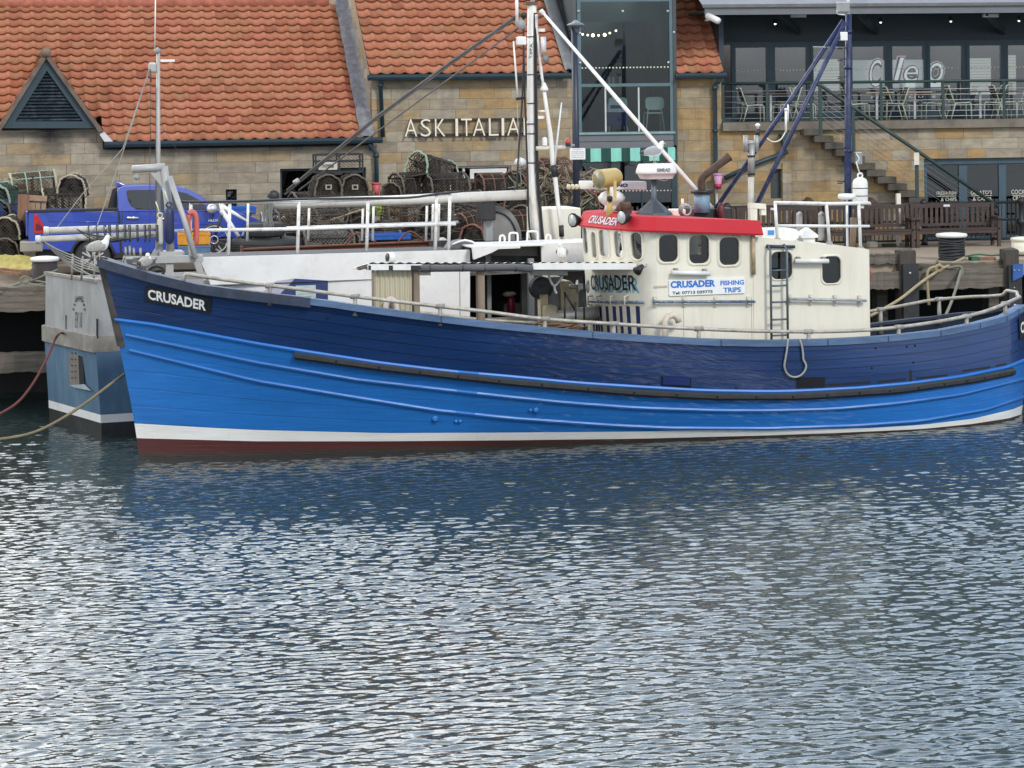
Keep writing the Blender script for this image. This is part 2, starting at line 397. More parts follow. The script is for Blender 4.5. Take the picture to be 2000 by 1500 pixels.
def pile(px0,px1,pyt,y0,label,face=True,zb=-2,cap=26,bracket=False):
    a=Q.loc(px0,pyt,y0); b=Q.loc(px1,pyt,y0); cx=(a[0]+b[0])/2; w=(b[0]-a[0])
    t=T('quay_pile',label,'pile',Q,(cx,y0+.15,zb),'timber piles of the quay')
    mb=M(); z=a[1]; k=4
    rows=[]
    for i,zz in enumerate((zb,0,.8,1.6,z-.05,z)):
        j=.015*(i%2); rows.append([(cx-w/2+j,y0,zz),(cx+w/2-j,y0,zz),(cx+w/2-j,y0+.34,zz+.03*(i==5)),(cx-w/2,y0+.34,zz)])
    mb.grid(rows,smooth=False,closed=True); mb.add(rows[-1],[(0,1,2,3)]); t.part('post',mb,m_timber_dk if face else m_timber)
    if face:
        zf=Q.loc(px0,pyt+cap,y0)[1]; mb=M(); mb.box(cx-w/2+.03,cx+w/2+.02,y0-.1,y0-.002,zb+.3,zf); t.part('rubber_facing',mb,m_rub)
        for zz in (zf-.2,zf-.9): t.part('bolt',M().lathe([(0,-.012),(.03,-.012),(.03,0),(0,0)],(cx,y0-.1,zz),10,axis='y'),mat('bolt',(.5,.5,.5),.4,.8))
    if bracket:
        p0=Q.loc(1977,517,y0-.12); p1=Q.loc(1997,548,y0-.12); mb=M()
        mb.prism([(p0[0],p0[1]),(p1[0],p0[1]+.02),(p1[0],p1[1]+.1),(p0[0],p1[1])],y0-.16,y0-.11); 
        t.part('bracket',mb,mat('blue plate',(.03,.10,.33),.5),label='blue steel plate bolted on'); 
        for q in ((1981,528),(1990,528),(1981,562)):
            x,z=Q.loc(*q,y0-.17); t.part('plate_bolt',M().sphere((x,y0-.17,z),.02,8),mat('bolt',(.5,.5,.5),.4,.8))
    return t
pile(1758,1789,490,-.25,'quay pile with a black rubber face beside the deckhouse, timber top showing')
pile(1964,1990,488,-.3,'quay pile with the blue steel plate at the right edge',cap=30,bracket=True)
for k,(px,lb) in enumerate(((1712,'dim back pile in the dark under the quay beside the deckhouse'),(1930,'dim back pile in the dark under the quay near the boat stern'))):
    pile(px,px+22,560,.8,lb,face=False)
# ------------------------------------------------------------------ building materials
def stone(name,pal,bw=.62,bh=.262,soot=None,off=(0,0)):
    m,nt,b=newmat(name); L=nt.links
    tc=_n(nt,'ShaderNodeTexCoord'); s=_n(nt,'ShaderNodeSeparateXYZ'); L.new(tc.outputs['Object'],s.inputs[0])
    z=math_(nt,'ADD',s.outputs[2],off[1]); row=math_(nt,'FLOOR',math_(nt,'DIVIDE',z,bh))
    wn=_n(nt,'ShaderNodeTexWhiteNoise'); wn.noise_dimensions='1D'; L.new(row,wn.inputs['W'])
    x=math_(nt,'ADD',math_(nt,'ADD',s.outputs[0],s.outputs[1]),math_(nt,'MULTIPLY',wn.outputs[0],1.7))
    # uneven stone lengths: warp x smoothly within a row
    wv=math_(nt,'MULTIPLY',math_(nt,'SINE',math_(nt,'MULTIPLY_ADD',x,3.1,math_(nt,'MULTIPLY',row,1.7))),.16)
    x2=math_(nt,'ADD',x,wv); cv=_n(nt,'ShaderNodeCombineXYZ'); L.new(x2,cv.inputs[0]); L.new(z,cv.inputs[1])
    br=_n(nt,'ShaderNodeTexBrick'); br.offset=.5; br.squash=1.0
    for k,v in (('Scale',1.0),('Mortar Size',.0055),('Brick Width',bw),('Row Height',bh),('Mortar Smooth',.3)): br.inputs[k].default_value=v
    br.inputs['Color1'].default_value=(0,0,0,1); br.inputs['Color2'].default_value=(1,1,1,1); br.inputs['Mortar'].default_value=(.5,.5,.5,1)
    L.new(cv.outputs[0],br.inputs['Vector'])
    rp=ramp(nt,[(k/(len(pal)),c4(c)) for k,c in enumerate(pal)],'CONSTANT'); L.new(br.outputs['Color'],rp.inputs[0])
    mp=_n(nt,'ShaderNodeMapping'); mp.inputs['Scale'].default_value=(1,1,2.4); L.new(tc.outputs['Object'],mp.inputs[0])
    n=_n(nt,'ShaderNodeTexNoise',Scale=2.6,Detail=8.0,Roughness=.68); L.new(mp.outputs[0],n.inputs['Vector'])
    r2=ramp(nt,[(.3,(.66,.66,.68,1)),(.7,(1.22,1.18,1.1,1))]); L.new(n.outputs['Fac'],r2.inputs[0])
    col=mixc(nt,1.0,rp.outputs[0],r2.outputs[0],'MULTIPLY')
    mp3=_n(nt,'ShaderNodeMapping'); mp3.inputs['Scale'].default_value=(.8,.8,.12); L.new(tc.outputs['Object'],mp3.inputs[0])
    n4=_n(nt,'ShaderNodeTexNoise',Scale=2.2,Detail=6.0,Roughness=.7); L.new(mp3.outputs[0],n4.inputs['Vector'])
    r4=ramp(nt,[(.52,(0,0,0,1)),(.75,(.55,.55,.55,1))]); L.new(n4.outputs['Fac'],r4.inputs[0])
    col=mixc(nt,r4.outputs[0],col,(.10,.09,.075,1))
    if soot:
        for (sx,sz,rad,amt) in soot:
            d=math_(nt,'SQRT',math_(nt,'ADD',math_(nt,'POWER',math_(nt,'SUBTRACT',s.outputs[0],sx),2),math_(nt,'POWER',math_(nt,'SUBTRACT',s.outputs[2],sz),2)))
            d2=math_(nt,'ADD',d,math_(nt,'MULTIPLY',n.outputs['Fac'],rad*.9)); rs=ramp(nt,[(rad*.55,(amt,amt,amt,1)),(min(1,rad*1.5),(0,0,0,1))]); L.new(d2,rs.inputs[0])
            col=mixc(nt,rs.outputs[0],col,(.035,.034,.036,1))
    col=mixc(nt,br.outputs['Fac'],col,(.16,.135,.105,1))
    L.new(col,b.inputs['Base Color']); b.inputs['Roughness'].default_value=.92
    n5=_n(nt,'ShaderNodeTexNoise',Scale=28.0,Detail=6.0); L.new(mp.outputs[0],n5.inputs['Vector'])
    h=math_(nt,'ADD',math_(nt,'MULTIPLY',n5.outputs['Fac'],.35),math_(nt,'SUBTRACT',1.0,br.outputs['Fac']))
    bp=_n(nt,'ShaderNodeBump',Strength=.5,Distance=.02); L.new(h,bp.inputs['Height']); L.new(bp.outputs[0],b.inputs['Normal'])
    return m
def tile_mat():
    m,nt,b=newmat('clay pantiles'); L=nt.links
    uv=_n(nt,'ShaderNodeUVMap'); fl=_n(nt,'ShaderNodeVectorMath'); fl.operation='FLOOR'; L.new(uv.outputs[0],fl.inputs[0])
    wn=_n(nt,'ShaderNodeTexWhiteNoise'); wn.noise_dimensions='2D'; L.new(fl.outputs[0],wn.inputs['Vector'])
    rp=ramp(nt,[(0,(.28,.092,.055)),(.2,(.365,.125,.07)),(.6,(.42,.155,.092)),(.9,(.45,.18,.11)),(1,(.33,.148,.08))]); L.new(wn.outputs[0],rp.inputs[0])
    tc=_n(nt,'ShaderNodeTexCoord'); n=_n(nt,'ShaderNodeTexNoise',Scale=1.1,Detail=7.0,Roughness=.7); L.new(tc.outputs['Object'],n.inputs['Vector'])
    r=ramp(nt,[(.40,(0,0,0,1)),(.70,(.62,.62,.62,1))]); L.new(n.outputs['Fac'],r.inputs[0])
    col=mixc(nt,r.outputs[0],rp.outputs[0],(.31,.165,.07,1))
    n2=_n(nt,'ShaderNodeTexNoise',Scale=16.0,Detail=6.0,Roughness=.75); L.new(tc.outputs['Object'],n2.inputs['Vector'])
    r2=ramp(nt,[(.25,(.78,.73,.68,1)),(.62,(1.08,1.06,1.05,1))]); L.new(n2.outputs['Fac'],r2.inputs[0]); col=mixc(nt,1.0,col,r2.outputs[0],'MULTIPLY')
    n3=_n(nt,'ShaderNodeTexNoise',Scale=9.0,Detail=3.0); L.new(tc.outputs['Object'],n3.inputs['Vector'])
    r3=ramp(nt,[(.72,(0,0,0,1)),(.76,(.8,.8,.8,1))]); L.new(n3.outputs['Fac'],r3.inputs[0]); col=mixc(nt,r3.outputs[0],col,(.34,.27,.13,1))
    L.new(col,b.inputs['Base Color']); b.inputs['Roughness'].default_value=.85; return m
m_tile=tile_mat()
m_teal=mat('dark teal paint',(.022,.046,.062),.5,var=.12)
m_lead=mat('lead sheet',(.145,.145,.165),.6,var=.4,scale=6,stain=(.30,.30,.32),sscale=4,samt=.7)
m_glass=glass('window glass'); m_glassd=glass('dark window glass',(.30,.36,.39),.05)
m_dark=mat('dark interior',(.02,.021,.024),.9); m_white=mat('white paint',(.74,.74,.72),.5,var=.06,stain=(.5,.46,.38),sscale=4,samt=.4)
grey_pal=[(.30,.27,.22),(.33,.305,.255),(.24,.215,.175),(.37,.345,.29),(.33,.25,.145),(.27,.245,.20),(.35,.315,.255),(.29,.26,.215)]
ochre_pal=[(.31,.25,.165),(.36,.24,.11),(.30,.265,.20),(.36,.27,.155),(.27,.235,.175),(.38,.255,.115),(.33,.29,.22),(.29,.195,.095)]
def soften(p,k,tgt): return [tuple(lerp(a,b,k) for a,b in zip(q,tgt)) for q in p]
grey_pal=soften(grey_pal,.3,(.35,.295,.21)); ochre_pal=soften(ochre_pal,.32,(.36,.27,.155))
def pantiles(mb,O,A,U,N,la,lu,w=.3,g=.3,h=.032,trim=None,seed=1):
    "real S-profile tiles in courses; O eave corner, A along the eave, U up the slope, N outward"
    O,A,U,N=map(Vector,(O,A,U,N)); nc=int(math.ceil(la/w)); nr=int(math.ceil(lu/g)); rr=random.Random(seed); k=8
    if mb.uv is None: mb.uv=[(0,0)]*len(mb.v)
    prof=[.35,-.35,-.75,-.9,-.8,-.45,.45,1.05]
    for i in range(nr):
        rows=[[],[],[]]; uvs=[[],[],[]]
        for c in range(nc*k+1):
            a=min(c*w/k,la); hh=prof[c%k]*h; t=c//k; jit=rr.uniform(-.006,.006) if c%k==0 else jit
            u0=i*g-.03; u1=min((i+1)*g,lu)
            for q,(u,n_) in enumerate(((u0+.055+jit,hh-.03),(u0+jit,hh+.05),(u1,hh-.004))):
                rows[q].append(O+A*a+U*u+N*n_); uvs[q].append((a/w*.999+1e-3,i+.5))
        mb.grid(rows,smooth=True); mb.uv+= [x for r_ in uvs for x in r_]
    return mb
# ================================================================== long stone building (left and middle)
LB=Frame(740,190,55,13)
mL=stone('grey sandstone',grey_pal,soot=[(-10.05+0,0,0,0)])
t=T('stone_building','long sandstone building with red pantile roofs, louvred gable and raised letters on its wall','building',LB,(LB.loc(500,190)[0],0,ZQ))
bo=t.off
x_l=LB.loc(-420,280)[0]; x_g=LB.loc(200,256)[0]; x_v=LB.loc(727,262)[0]; x_r=LB.loc(1122,150)[0]
x_l=x_g-math.ceil((x_g-x_l)/.305)*.305; z_g=LB.loc(100,252)[1]; z_e1=LB.loc(480,279)[1]; z_e2=LB.loc(900,150)[1]
def lb_rect(px0,py0,px1,py1,y=0):
    a=LB.loc(px0,py0,y); b=LB.loc(px1,py1,y); return a[0],b[0],b[1],a[1]
w1=lb_rect(547,330,716,412); w2=lb_rect(441,370,463,405); w3=lb_rect(878,325,1000,420)
sx,sz=LB.loc(98,262); _s=(sx-bo[0],sz-bo[2])
mL=stone('grey sandstone wall',grey_pal,soot=[(_s[0],_s[1],.62,.95)])
mM=stone('ochre sandstone wall',ochre_pal[:4]+grey_pal[:4],off=(0,.1))
mb=M(); mb.panel([(x_l,ZQ-.3),(x_v,ZQ-.3),(x_v,z_e1),(x_g,z_e1),(x_g,z_g),(x_l,z_g)],[rect(*w1),rect(*w2)],lambda x,z,d:(x,d,z),.3)
t.part('wall',mb,mL)
mb=M(); mb.panel([(x_v,ZQ-.3),(x_r,ZQ-.3),(x_r,z_e2),(x_v,z_e2)],[rect(*w3)],lambda x,z,d:(x,d,z),.3); t.part('wall',mb,mM)
# left roof
PIT=R(41); ye=-.22
def roof_run(px,py,ze,y0):
    lo,hi=.5,9
    for _ in range(40):
        mid=(lo+hi)/2; z=LB.loc(px,py,y0+mid)[1]
        if (z-ze)>mid*math.tan(PIT): lo=mid
        else: hi=mid
    return (lo+hi)/2
z1=LB.loc(480,272,ye)[1]; run1=roof_run(350,8,z1,ye); sl=run1/math.cos(PIT)
U=Vector((0,math.cos(PIT),math.sin(PIT))); N=Vector((0,-math.sin(PIT),math.cos(PIT)))
u_g=max(0,(z_g+.12-z1)/math.sin(PIT)); g1=sl/18.0; u_g=math.ceil(u_g/g1)*g1
mb=M(); pantiles(mb,(x_g,ye,z1),(1,0,0),U,N,x_v-.3-x_g,sl,w=.305,g=g1,seed=3)
pantiles(mb,tuple(Vector((x_l,ye,z1))+U*u_g),(1,0,0),U,N,x_g-x_l,sl-u_g,w=.305,g=g1,seed=4); rf=t.part('roof',mb,m_tile)
mb=M(); mb.tube([(x_l,ye+run1,z1+run1*math.tan(PIT)+.02),(x_v-.5,ye+run1,z1+run1*math.tan(PIT)+.02)],.14,10); t.part('ridge_tiles',mb,mat('ridge clay',(.36,.12,.075),.9,var=.35,scale=6),rf)
mb=M(); q=[(x_g,ye+.02,z1-.1),(x_v,ye+.02,z1-.1),(x_v,ye+run1,z1-.1+run1*math.tan(PIT)),(x_g,ye+run1,z1-.1+run1*math.tan(PIT))]
mb.quad(*q); mb.quad(*[(a,b,c-.1) for a,b,c in q][::-1]); mb.box(x_l,x_v,run1*2-.3,run1*2,ZQ,z1); mb.quad(q[3],q[2],(x_v,run1*2,z1),(x_l,run1*2,z1)); t.part('roof_underlay',mb,m_dark,rf)
# lead valley beside the higher middle roof
mb=M(); rows=[]
for i in range(15):
    u=i/14*sl*1.02-.05; wv=.006*math.sin(i*2.3)
    rows.append([tuple(Vector((x_v-.33+wv*2,ye,z1))+U*u+N*.05),tuple(Vector((x_v-.24,ye,z1))+U*u+N*(.1+wv)),tuple(Vector((x_v-.1,ye,z1))+U*u+N*(.085)),tuple(Vector((x_v+.0,ye,z1))+U*u+N*(.14+wv))])
mb.grid(rows); t.part('lead_flashing',mb,m_lead)
# middle roof, taller
z2=LB.loc(900,143,ye)[1]; run2=7.0; sl2=run2/math.cos(PIT); x_m0=LB.loc(722,142,ye)[0]; x_m1=LB.loc(1108,142,ye)[0]
mb=M(); pantiles(mb,(x_m0,ye,z2),(1,0,0),U,N,x_m1-x_m0,sl2,w=.305,g=.318,seed=5); rf2=t.part('roof',mb,m_tile)
q=[(x_m0+.02,ye+.02,z2-.1),(x_m1,ye+.02,z2-.1),(x_m1,ye+run2,z2-.1+run2*math.tan(PIT)),(x_m0+.02,ye+run2,z2-.1+run2*math.tan(PIT))]
mb=M(); mb.quad(*q); t.part('roof_underlay',mb,m_dark,rf2)
mb=M(); mb.prism([(.01,z_e1-.5),(.01,z_e2-.02),(run2,z_e2+run2*math.tan(PIT)-.06),(run2,z_e1)],x_v+.0,x_v+.25,axis='x'); t.part('side_wall',mb,mM)
mb=M(); mb.quad((x_m0-.02,ye,z2-.12),(x_m0-.02,ye,z2+.03),(x_m0-.02,ye+run2,z2+.03+run2*math.tan(PIT)),(x_m0-.02,ye+run2,z2-.12+run2*math.tan(PIT))); t.part('verge',mb,mat('mortar',(.24,.2,.16),.9),rf2)
# right verge lead and dark valley by the glass tower
mb=M(); rows=[]
for i in range(15):
    u=i/14*sl2; rows.append([tuple(Vector((x_m1+dx,ye,z2))+U*u+N*n_) for dx,n_ in ((-.06,.05),(.0,.12),(.1,.09),(.22,.14),(.3,.0))])
mb.grid(rows); t.part('lead_flashing',mb,mat('dull lead',(.14,.145,.155),.5,var=.3,scale=5))
# gable vent
yg=-.3; A=LB.loc(90,104,yg); Bl=LB.loc(-4,254,yg); Br=LB.loc(197,254,yg)
def tri(k,y): # inset triangle
    cx=(A[0]+Bl[0]+Br[0])/3; cz=(A[1]+Bl[1]+Br[1])/3
    return [(cx+(p[0]-cx)*k,cz+(p[1]-cz)*k) for p in (Bl,Br,A)]
d=t.part('gable_vent',M().panel(tri(.93,yg),[tri(.66,yg)],lambda x,z,dd:(x,yg+dd,z),.12),m_teal,bev=.008)
mb=M(); I=tri(.66,yg); n=15
for i in range(n):
    z=lerp(I[0][1],I[2][1],(i+.1)/n); k=(z-I[0][1])/(I[2][1]-I[0][1]); xa=lerp(I[0][0],I[2][0],k); xb=lerp(I[1][0],I[2][0],k)
    mb.quad((xa-.03,yg+.02,z),(xb+.03,yg+.02,z),(xb+.03,yg+.16,z+.12),(xa-.03,yg+.16,z+.12))
t.part('louvre',mb,mat('louvre',(.03,.042,.055),.35,var=.3,scale=6,stain=(.2,.22,.24),sscale=6,samt=.25),d)
mb=M(); mb.prism(tri(.7,yg),yg+.18,yg+.2); t.part('vent_back',mb,m_dark,d)
for sgn,Bp in ((-1,Bl),(1,Br)):
    e=Vector((A[0]-Bp[0],0,A[1]-Bp[1])); le=e.length; e.normalize(); nn=Vector((-e.z*(-sgn)*-1,0,0))
    nrm=Vector((e.z*sgn,0,-e.x*sgn)) ; nrm=nrm if nrm.z>0 else -nrm
    mb=M(); pantiles(mb,(Bp[0],yg-.1,Bp[1]+.0),(0,1,0),e,nrm,3.6,le,w=.3,g=.3,h=.02,seed=9); t.part('dormer_roof',mb,m_tile,d)
    mb=M(); mb.bar(Vector((Bp[0],yg-.06,Bp[1]-.03)),Vector((A[0],yg-.06,A[1]-.03)),.1,.1); t.part('verge',mb,mat('verge mortar',(.15,.11,.085),.9,var=.3),d)
mb=M(); mb.tube([(A[0],yg-.16,A[1]+.03),(A[0],yg+3.4,A[1]+.03)],.12,10); t.part('ridge_tiles',mb,mat('old ridge',(.2,.13,.095),.9,var=.3),d)
mb=M(); mb.prism([(Bl[0],z_g-.02),(Br[0],z_g-.02),(A[0],A[1]-.12)],.0,3.2); t.part('dormer_body',mb,m_dark,d)
mb=M(); a=LB.loc(196,262,-.3); b=LB.loc(224,280,-.3); mb.prism([(a[0]-.02,a[1]),(a[0]+.1,a[1]+.05),(b[0],b[1]),(b[0]-.2,b[1]-.02)],-.3,-.05); t.part('lead_apron',mb,mat('bright lead',(.6,.6,.62),.4,var=.2),d)
# gutters and pipes
def gutter(x0,x1,z,y=-.3):
    mb=M(); pr=[(-.075,.06),(-.07,-.01),(-.04,-.065),(.0,-.085),(.04,-.065),(.07,-.01),(.075,.06),(.065,.06),(.0,-.07),(-.065,.06)]
    mb.prism([(y+p[0],z+p[1]) for p in pr],x0,x1,axis='x'); return mb
t.part('gutter',gutter(LB.loc(204,280,-.3)[0],LB.loc(747,276,-.3)[0],LB.loc(480,277,-.3)[1]),m_teal)
t.part('gutter',gutter(LB.loc(718,150,-.3)[0],LB.loc(1121,150,-.3)[0],LB.loc(900,149,-.3)[1]),m_teal)
mb=M(); mb.box(LB.loc(212,280)[0],x_v,-.05,.0,z_e1-.02,z1-.02); mb.box(x_v,x_r,-.05,0,z_e2-.02,z2-.02); t.part('eaves_board',mb,mat('eaves',(.05,.045,.04),.9))
mb=M(); mb.tube([LB.p(743,156,-.24),LB.p(743,163,-.12),LB.p(748,268,-.12)],.055,10); mb.tube([LB.p(743,163,-.12),LB.p(743,170,-.12)],.075,10); t.part('downpipe',mb,m_teal)
mb=M(); mb.tube([LB.p(723,281,-.24),LB.p(724,290,-.12),LB.p(735,298,-.12),LB.p(736,375,-.12)],.055,10); mb.tube([LB.p(735,301,-.12),LB.p(735,307,-.12)],.075,10); t.part('downpipe',mb,m_teal)
# windows of the long building
def win(th,fr,r4,y,frame_m,gl,bars=(),fw=.06,name='window'):
    x0,x1,z0,z1_=r4; mb=M(); mb.panel(rect(x0,x1,z0,z1_),[rect(x0+fw,x1-fw,z0+fw,z1_-fw)],lambda x,z,d:(x,y+d,z),.07)
    for k in bars: mb.box(x0+(x1-x0)*k-fw*.6,x0+(x1-x0)*k+fw*.6,y-.002,y+.068,z0+fw,z1_-fw)
    f=th.part(name,mb,frame_m); mb=M(); mb.box(x0+fw,x1-fw,y+.03,y+.036,z0+fw,z1_-fw); th.part('pane',mb,gl,f)
    mb=M(); mb.box(x0,x1,y+.6,y+.62,z0-.1,z1_+.1); mb.box(x0-.02,x0,y+.1,y+.6,z0-.1,z1_+.1); mb.box(x1,x1+.02,y+.1,y+.6,z0-.1,z1_+.1); th.part('room',mb,m_dark,f)
    return f
win(t,LB,w1,.14,m_teal,m_glassd,(.5,)); win(t,LB,w2,.16,m_dark,m_glassd)
f=win(t,LB,w3,.1,m_white,m_glassd,(.24,),.05)
mb=M(); r=lb_rect(918,330,990,372,.08); mb.panel(rect(*r),[rect(r[0]+.1,r[1]-.1,r[2],r[3]-.1)],lambda x,z,d:(x,.07+d,z),.05); t.part('casement',mb,m_white,f)
# raised letters
ZL=lambda py:LB.loc(900,py,-.1)[1]
sg=T('wall_sign','raised cream letters on dark rails fixed to the sandstone wall','sign',LB,(LB.loc(915,250,-.1)[0],-.1,ZL(265)))
m_let=mat('cream letters',(.78,.70,.56),.5,var=.04); m_letd=mat('letter sides',(.03,.03,.03),.6)
mb=M(); 
for py in (234,263): 
    a=LB.p(800,py+.0,-.06); b=LB.p(1042,py-3,-.06); mb.bar(a,b,.06,.035)
sg.part('rail',mb,m_letd)
xs=[('A',787,811),('S',818,838),('K',846,866),('I',886,891),('T',897,918),('A',920,944),('L',951,970),('I',976,981),('A',987,1011),('N',1019,1042)]
for ch,p0,p1 in xs:
    a=LB.p(p0,0,-.1); b=LB.p(p1,0,-.1); wd=b.x-a.x; py1=267-(p0-787)*.012; zb=LB.loc(p0,py1,-.1)[1]; ht=LB.loc(p0,py1-34,-.1)[1]-zb
    if ch=='I': l=M(); l.box(0,wd,-.02,0,0,ht)
    else: l=text_mb(ch,fit=(wd,ht),bold=-.012,ext=.02)
    L3=M(); L3.join(l,lambda v:(v[0]+a.x,-.125+v[1],v[2]+zb)); L3.join(l,lambda v:(v[0]*1.04+a.x-.01,-.1+v[1]*2,v[2]*1.02+zb-.025),1)
    sg.part('letter',L3,[m_let,m_letd])
# ================================================================== glass tower and right restaurant building
RB=Frame(1660,190,57.0,7)
def rx(px,y=0,py=200): return RB.loc(px,py,y)[0]
def rz(py,y=0,px=1700): return RB.loc(px,py,y)[1]
m_navy=mat('navy cladding',(.020,.036,.050),.6,var=.12,scale=1.0); m_grey=mat('grey aluminium',(.135,.15,.165),.45,var=.08); m_bulb=emat('warm bulb',(1,.78,.45),5)
m_frame=mat('teal window frame',(.018,.047,.066),.45,var=.1); m_steel=mat('steel cable',(.45,.46,.46),.4,.7,var=.1)
gx0,gx1=rx(1128),rx(1320); gy=-.15
gt=T('glass_tower','tall glazed entrance tower with grey band and striped valance between stone walls','building',RB,((gx0+gx1)/2,gy,ZQ))
zt=rz(-90,gy,1220); zs=rz(262,gy,1220); zb=rz(289,gy,1220)
fw=.09
def hole(px0,px1,py0,py1): return rect(rx(px0,gy),rx(px1,gy),rz(py1,gy,1220),rz(py0,gy,1220))
mb=M(); mb.panel(rect(gx0,gx1,zs,zt),[hole(1136,1309,169,257),hole(1136,1309,3,163),hole(1136,1309,-85,-2)],lambda x,z,d:(x,gy+d,z),.09)
fr=gt.part('frame',mb,mat('pale teal frame',(.09,.15,.17),.4,var=.1))
mb=M(); mb.box(gx0+.03,gx1-.03,gy+.05,gy+.056,zs+.02,zt); gt.part('pane',mb,glass('tower glass',(.74,.82,.83),.0),fr)
for px in (1183,1248): gt.part('glazing_bar',M().box(rx(px,gy)-.02,rx(px,gy)+.02,gy+.03,gy+.049,rz(257,gy,1220),rz(171,gy,1220)),mat('pale bar',(.5,.55,.56),.4),fr)
mb=M()
for k in range(28):
    px=1131+k*6.7; p=RB.p(px,132-(px-1220)*.012,gy); mb.lathe([(0,-.002),(.021,-.002),(.021,.002),(0,.002)],(p.x,gy+.044,p.z),10,axis='y')
gt.part('glass_dots',mb,mat('pale dots',(.75,.78,.6),.6))
mb=M(); mb.box(gx0,gx1-.1,gy-.01,gy+.1,rz(275.5,gy,1220),zs-.002); mb.box(gx0,gx1-.1,gy-.01,gy+.1,zb,rz(276.5,gy,1220)); gt.part('grey_band',mb,m_grey)
mb=M(); mb.box(gx0,gx1-.06,gy-.06,gy+.1,zs-.0,zs+.05); gt.part('sill',mb,mat('pale teal sill',(.22,.32,.33),.4))
# striped valance
mb=M(); zv0,zv1=rz(315,gy-.1,1220),rz(289,gy-.1,1220); n=64; rows=[[],[]]
for i in range(n+1):
    x=lerp(rx(1134,gy),rx(1316,gy),i/n); y=gy-.1+.012*math.sin(i*1.3)+.008*math.sin(i*.37); rows[0].append((x,y,zv1)); rows[1].append((x,y-.01,zv0+.006*math.sin(i*.8)))
mb.grid(rows); 
st=[(1152,1172),(1190,1210),(1228,1247),(1265,1285),(1303,1317)]
for k in range(n):
    px=lerp(1134,1316,(k+.5)/n); mb.mi[k]=1 if any(a<=px<=b for a,b in st) else 0
gt.part('striped_valance',mb,[mat('dark green cloth',(.012,.06,.05),.8),mat('mint cloth',(.24,.60,.50),.8,var=.05)])
# ground-floor doors
mb=M(); zd=rz(316,gy,1220); mb.panel(rect(gx0,gx1,ZQ,zd+.3),[rect(gx0+.1,rx(1190,gy),ZQ+.1,zd),rect(rx(1194,gy),rx(1252,gy),ZQ+.1,zd),rect(rx(1256,gy),gx1-.14,ZQ+.1,zd)],lambda x,z,d:(x,gy+.12+d,z),.08)
dr=gt.part('door',mb,mat('dark teal door',(.02,.045,.055),.4)); mb=M(); mb.box(gx0,gx1,gy+.15,gy+.156,ZQ,zd); gt.part('pane',mb,m_glassd,dr)
mb=M()
for k in range(25):
    px=1148+k*6.8; p=RB.p(px,373-(px-1220)*.012,gy+.14); mb.lathe([(0,-.002),(.018,-.002),(.018,.002),(0,.002)],(p.x,gy+.146,p.z),8,axis='y')
gt.part('glass_dots',mb,mat('pale dots',(.75,.78,.6),.6),dr)
m_in=mat('dim room wall',(.085,.10,.105),.9,var=.2,scale=.8)
mb=M(); mb.box(gx0,gx1,4.2,4.3,ZQ,zt); mb.box(gx0-.02,gx0,gy+.12,4.2,ZQ,zt); mb.box(gx1,gx1+.02,gy+.12,4.2,ZQ,zt); mb.box(gx0,gx1,gy+.12,4.2,zs-.25,zs-.02);
mb.box(gx0+.05,gx1-.1,1.6,1.62,rz(42,1.6,1220),zt); gt.part('interior',mb,m_in)
mb=M(); mb.box(rx(1195,3.5),rx(1300,3.5),3.4,3.5,zs,rz(170,3.5,1220)); mb.box(rx(1150,3.8),rx(1180,3.8),3.8,3.9,zs,rz(150,3.8,1220)); gt.part('bar_counter',mb,mat('brown counter',(.10,.07,.05),.6))
mb=M()
for px in (1188,1196,1210): mb.box(rx(px,3.2),rx(px+5,3.2),3.2,3.22,rz(166,3.2,1220),rz(150,3.2,1220))
gt.part('menu_cards',mb,mat('menu paper',(.6,.6,.58),.7))
# dark side and rear slope beside the tower
mb=M(); mb.prism([(.05,rz(160,0,1100)),(.05,rz(144,0,1100)),(7,rz(144,0,1100)+7*math.tan(PIT)),(7,rz(160,0,1100))],rx(1113),gx0-.02,axis='x'); gt.part('dark_side_wall',mb,mat('slate side',(.035,.038,.042),.7,var=.4,scale=3))
mb=M(); mb.box(gx1-.09,gx1,gy-.02,3,zs-.3,zt); gt.part('corner_post',mb,mat('dark corner',(.05,.06,.065),.5))
for px,py in ((1130,22),(1216,22),(1304,22),(1133,65),(1316,63),(1133,123),(1305,122)):
    p=RB.p(px,py,gy); gt.part('glass_clamp',M().lathe([(0,-.03),(.035,-.03),(.035,0),(0,0)],(p.x,gy,p.z),10,axis='y'),m_steel)
# festoon bulbs
t=T('festoon_lights','short string of warm glowing bulbs hanging in the glass tower','string lights',RB,(rx(1160,1),1.0,rz(66,1,1160)))
pts=[(1110,63),(1125,66),(1138,67),(1148,68.5),(1158,69),(1169,69),(1181,68),(1191,64.5),(1203,60)]
t.part('cable',M().tube([RB.p(a,b-2,1.0) for a,b in pts],.008,5),m_dark)
for k,(a,b) in enumerate(pts[2:]): p=RB.p(a,b,1.0); t.part('bulb',M().sphere((p.x,1.0,p.z),.045 if k in(2,4) else .028,10),m_bulb)
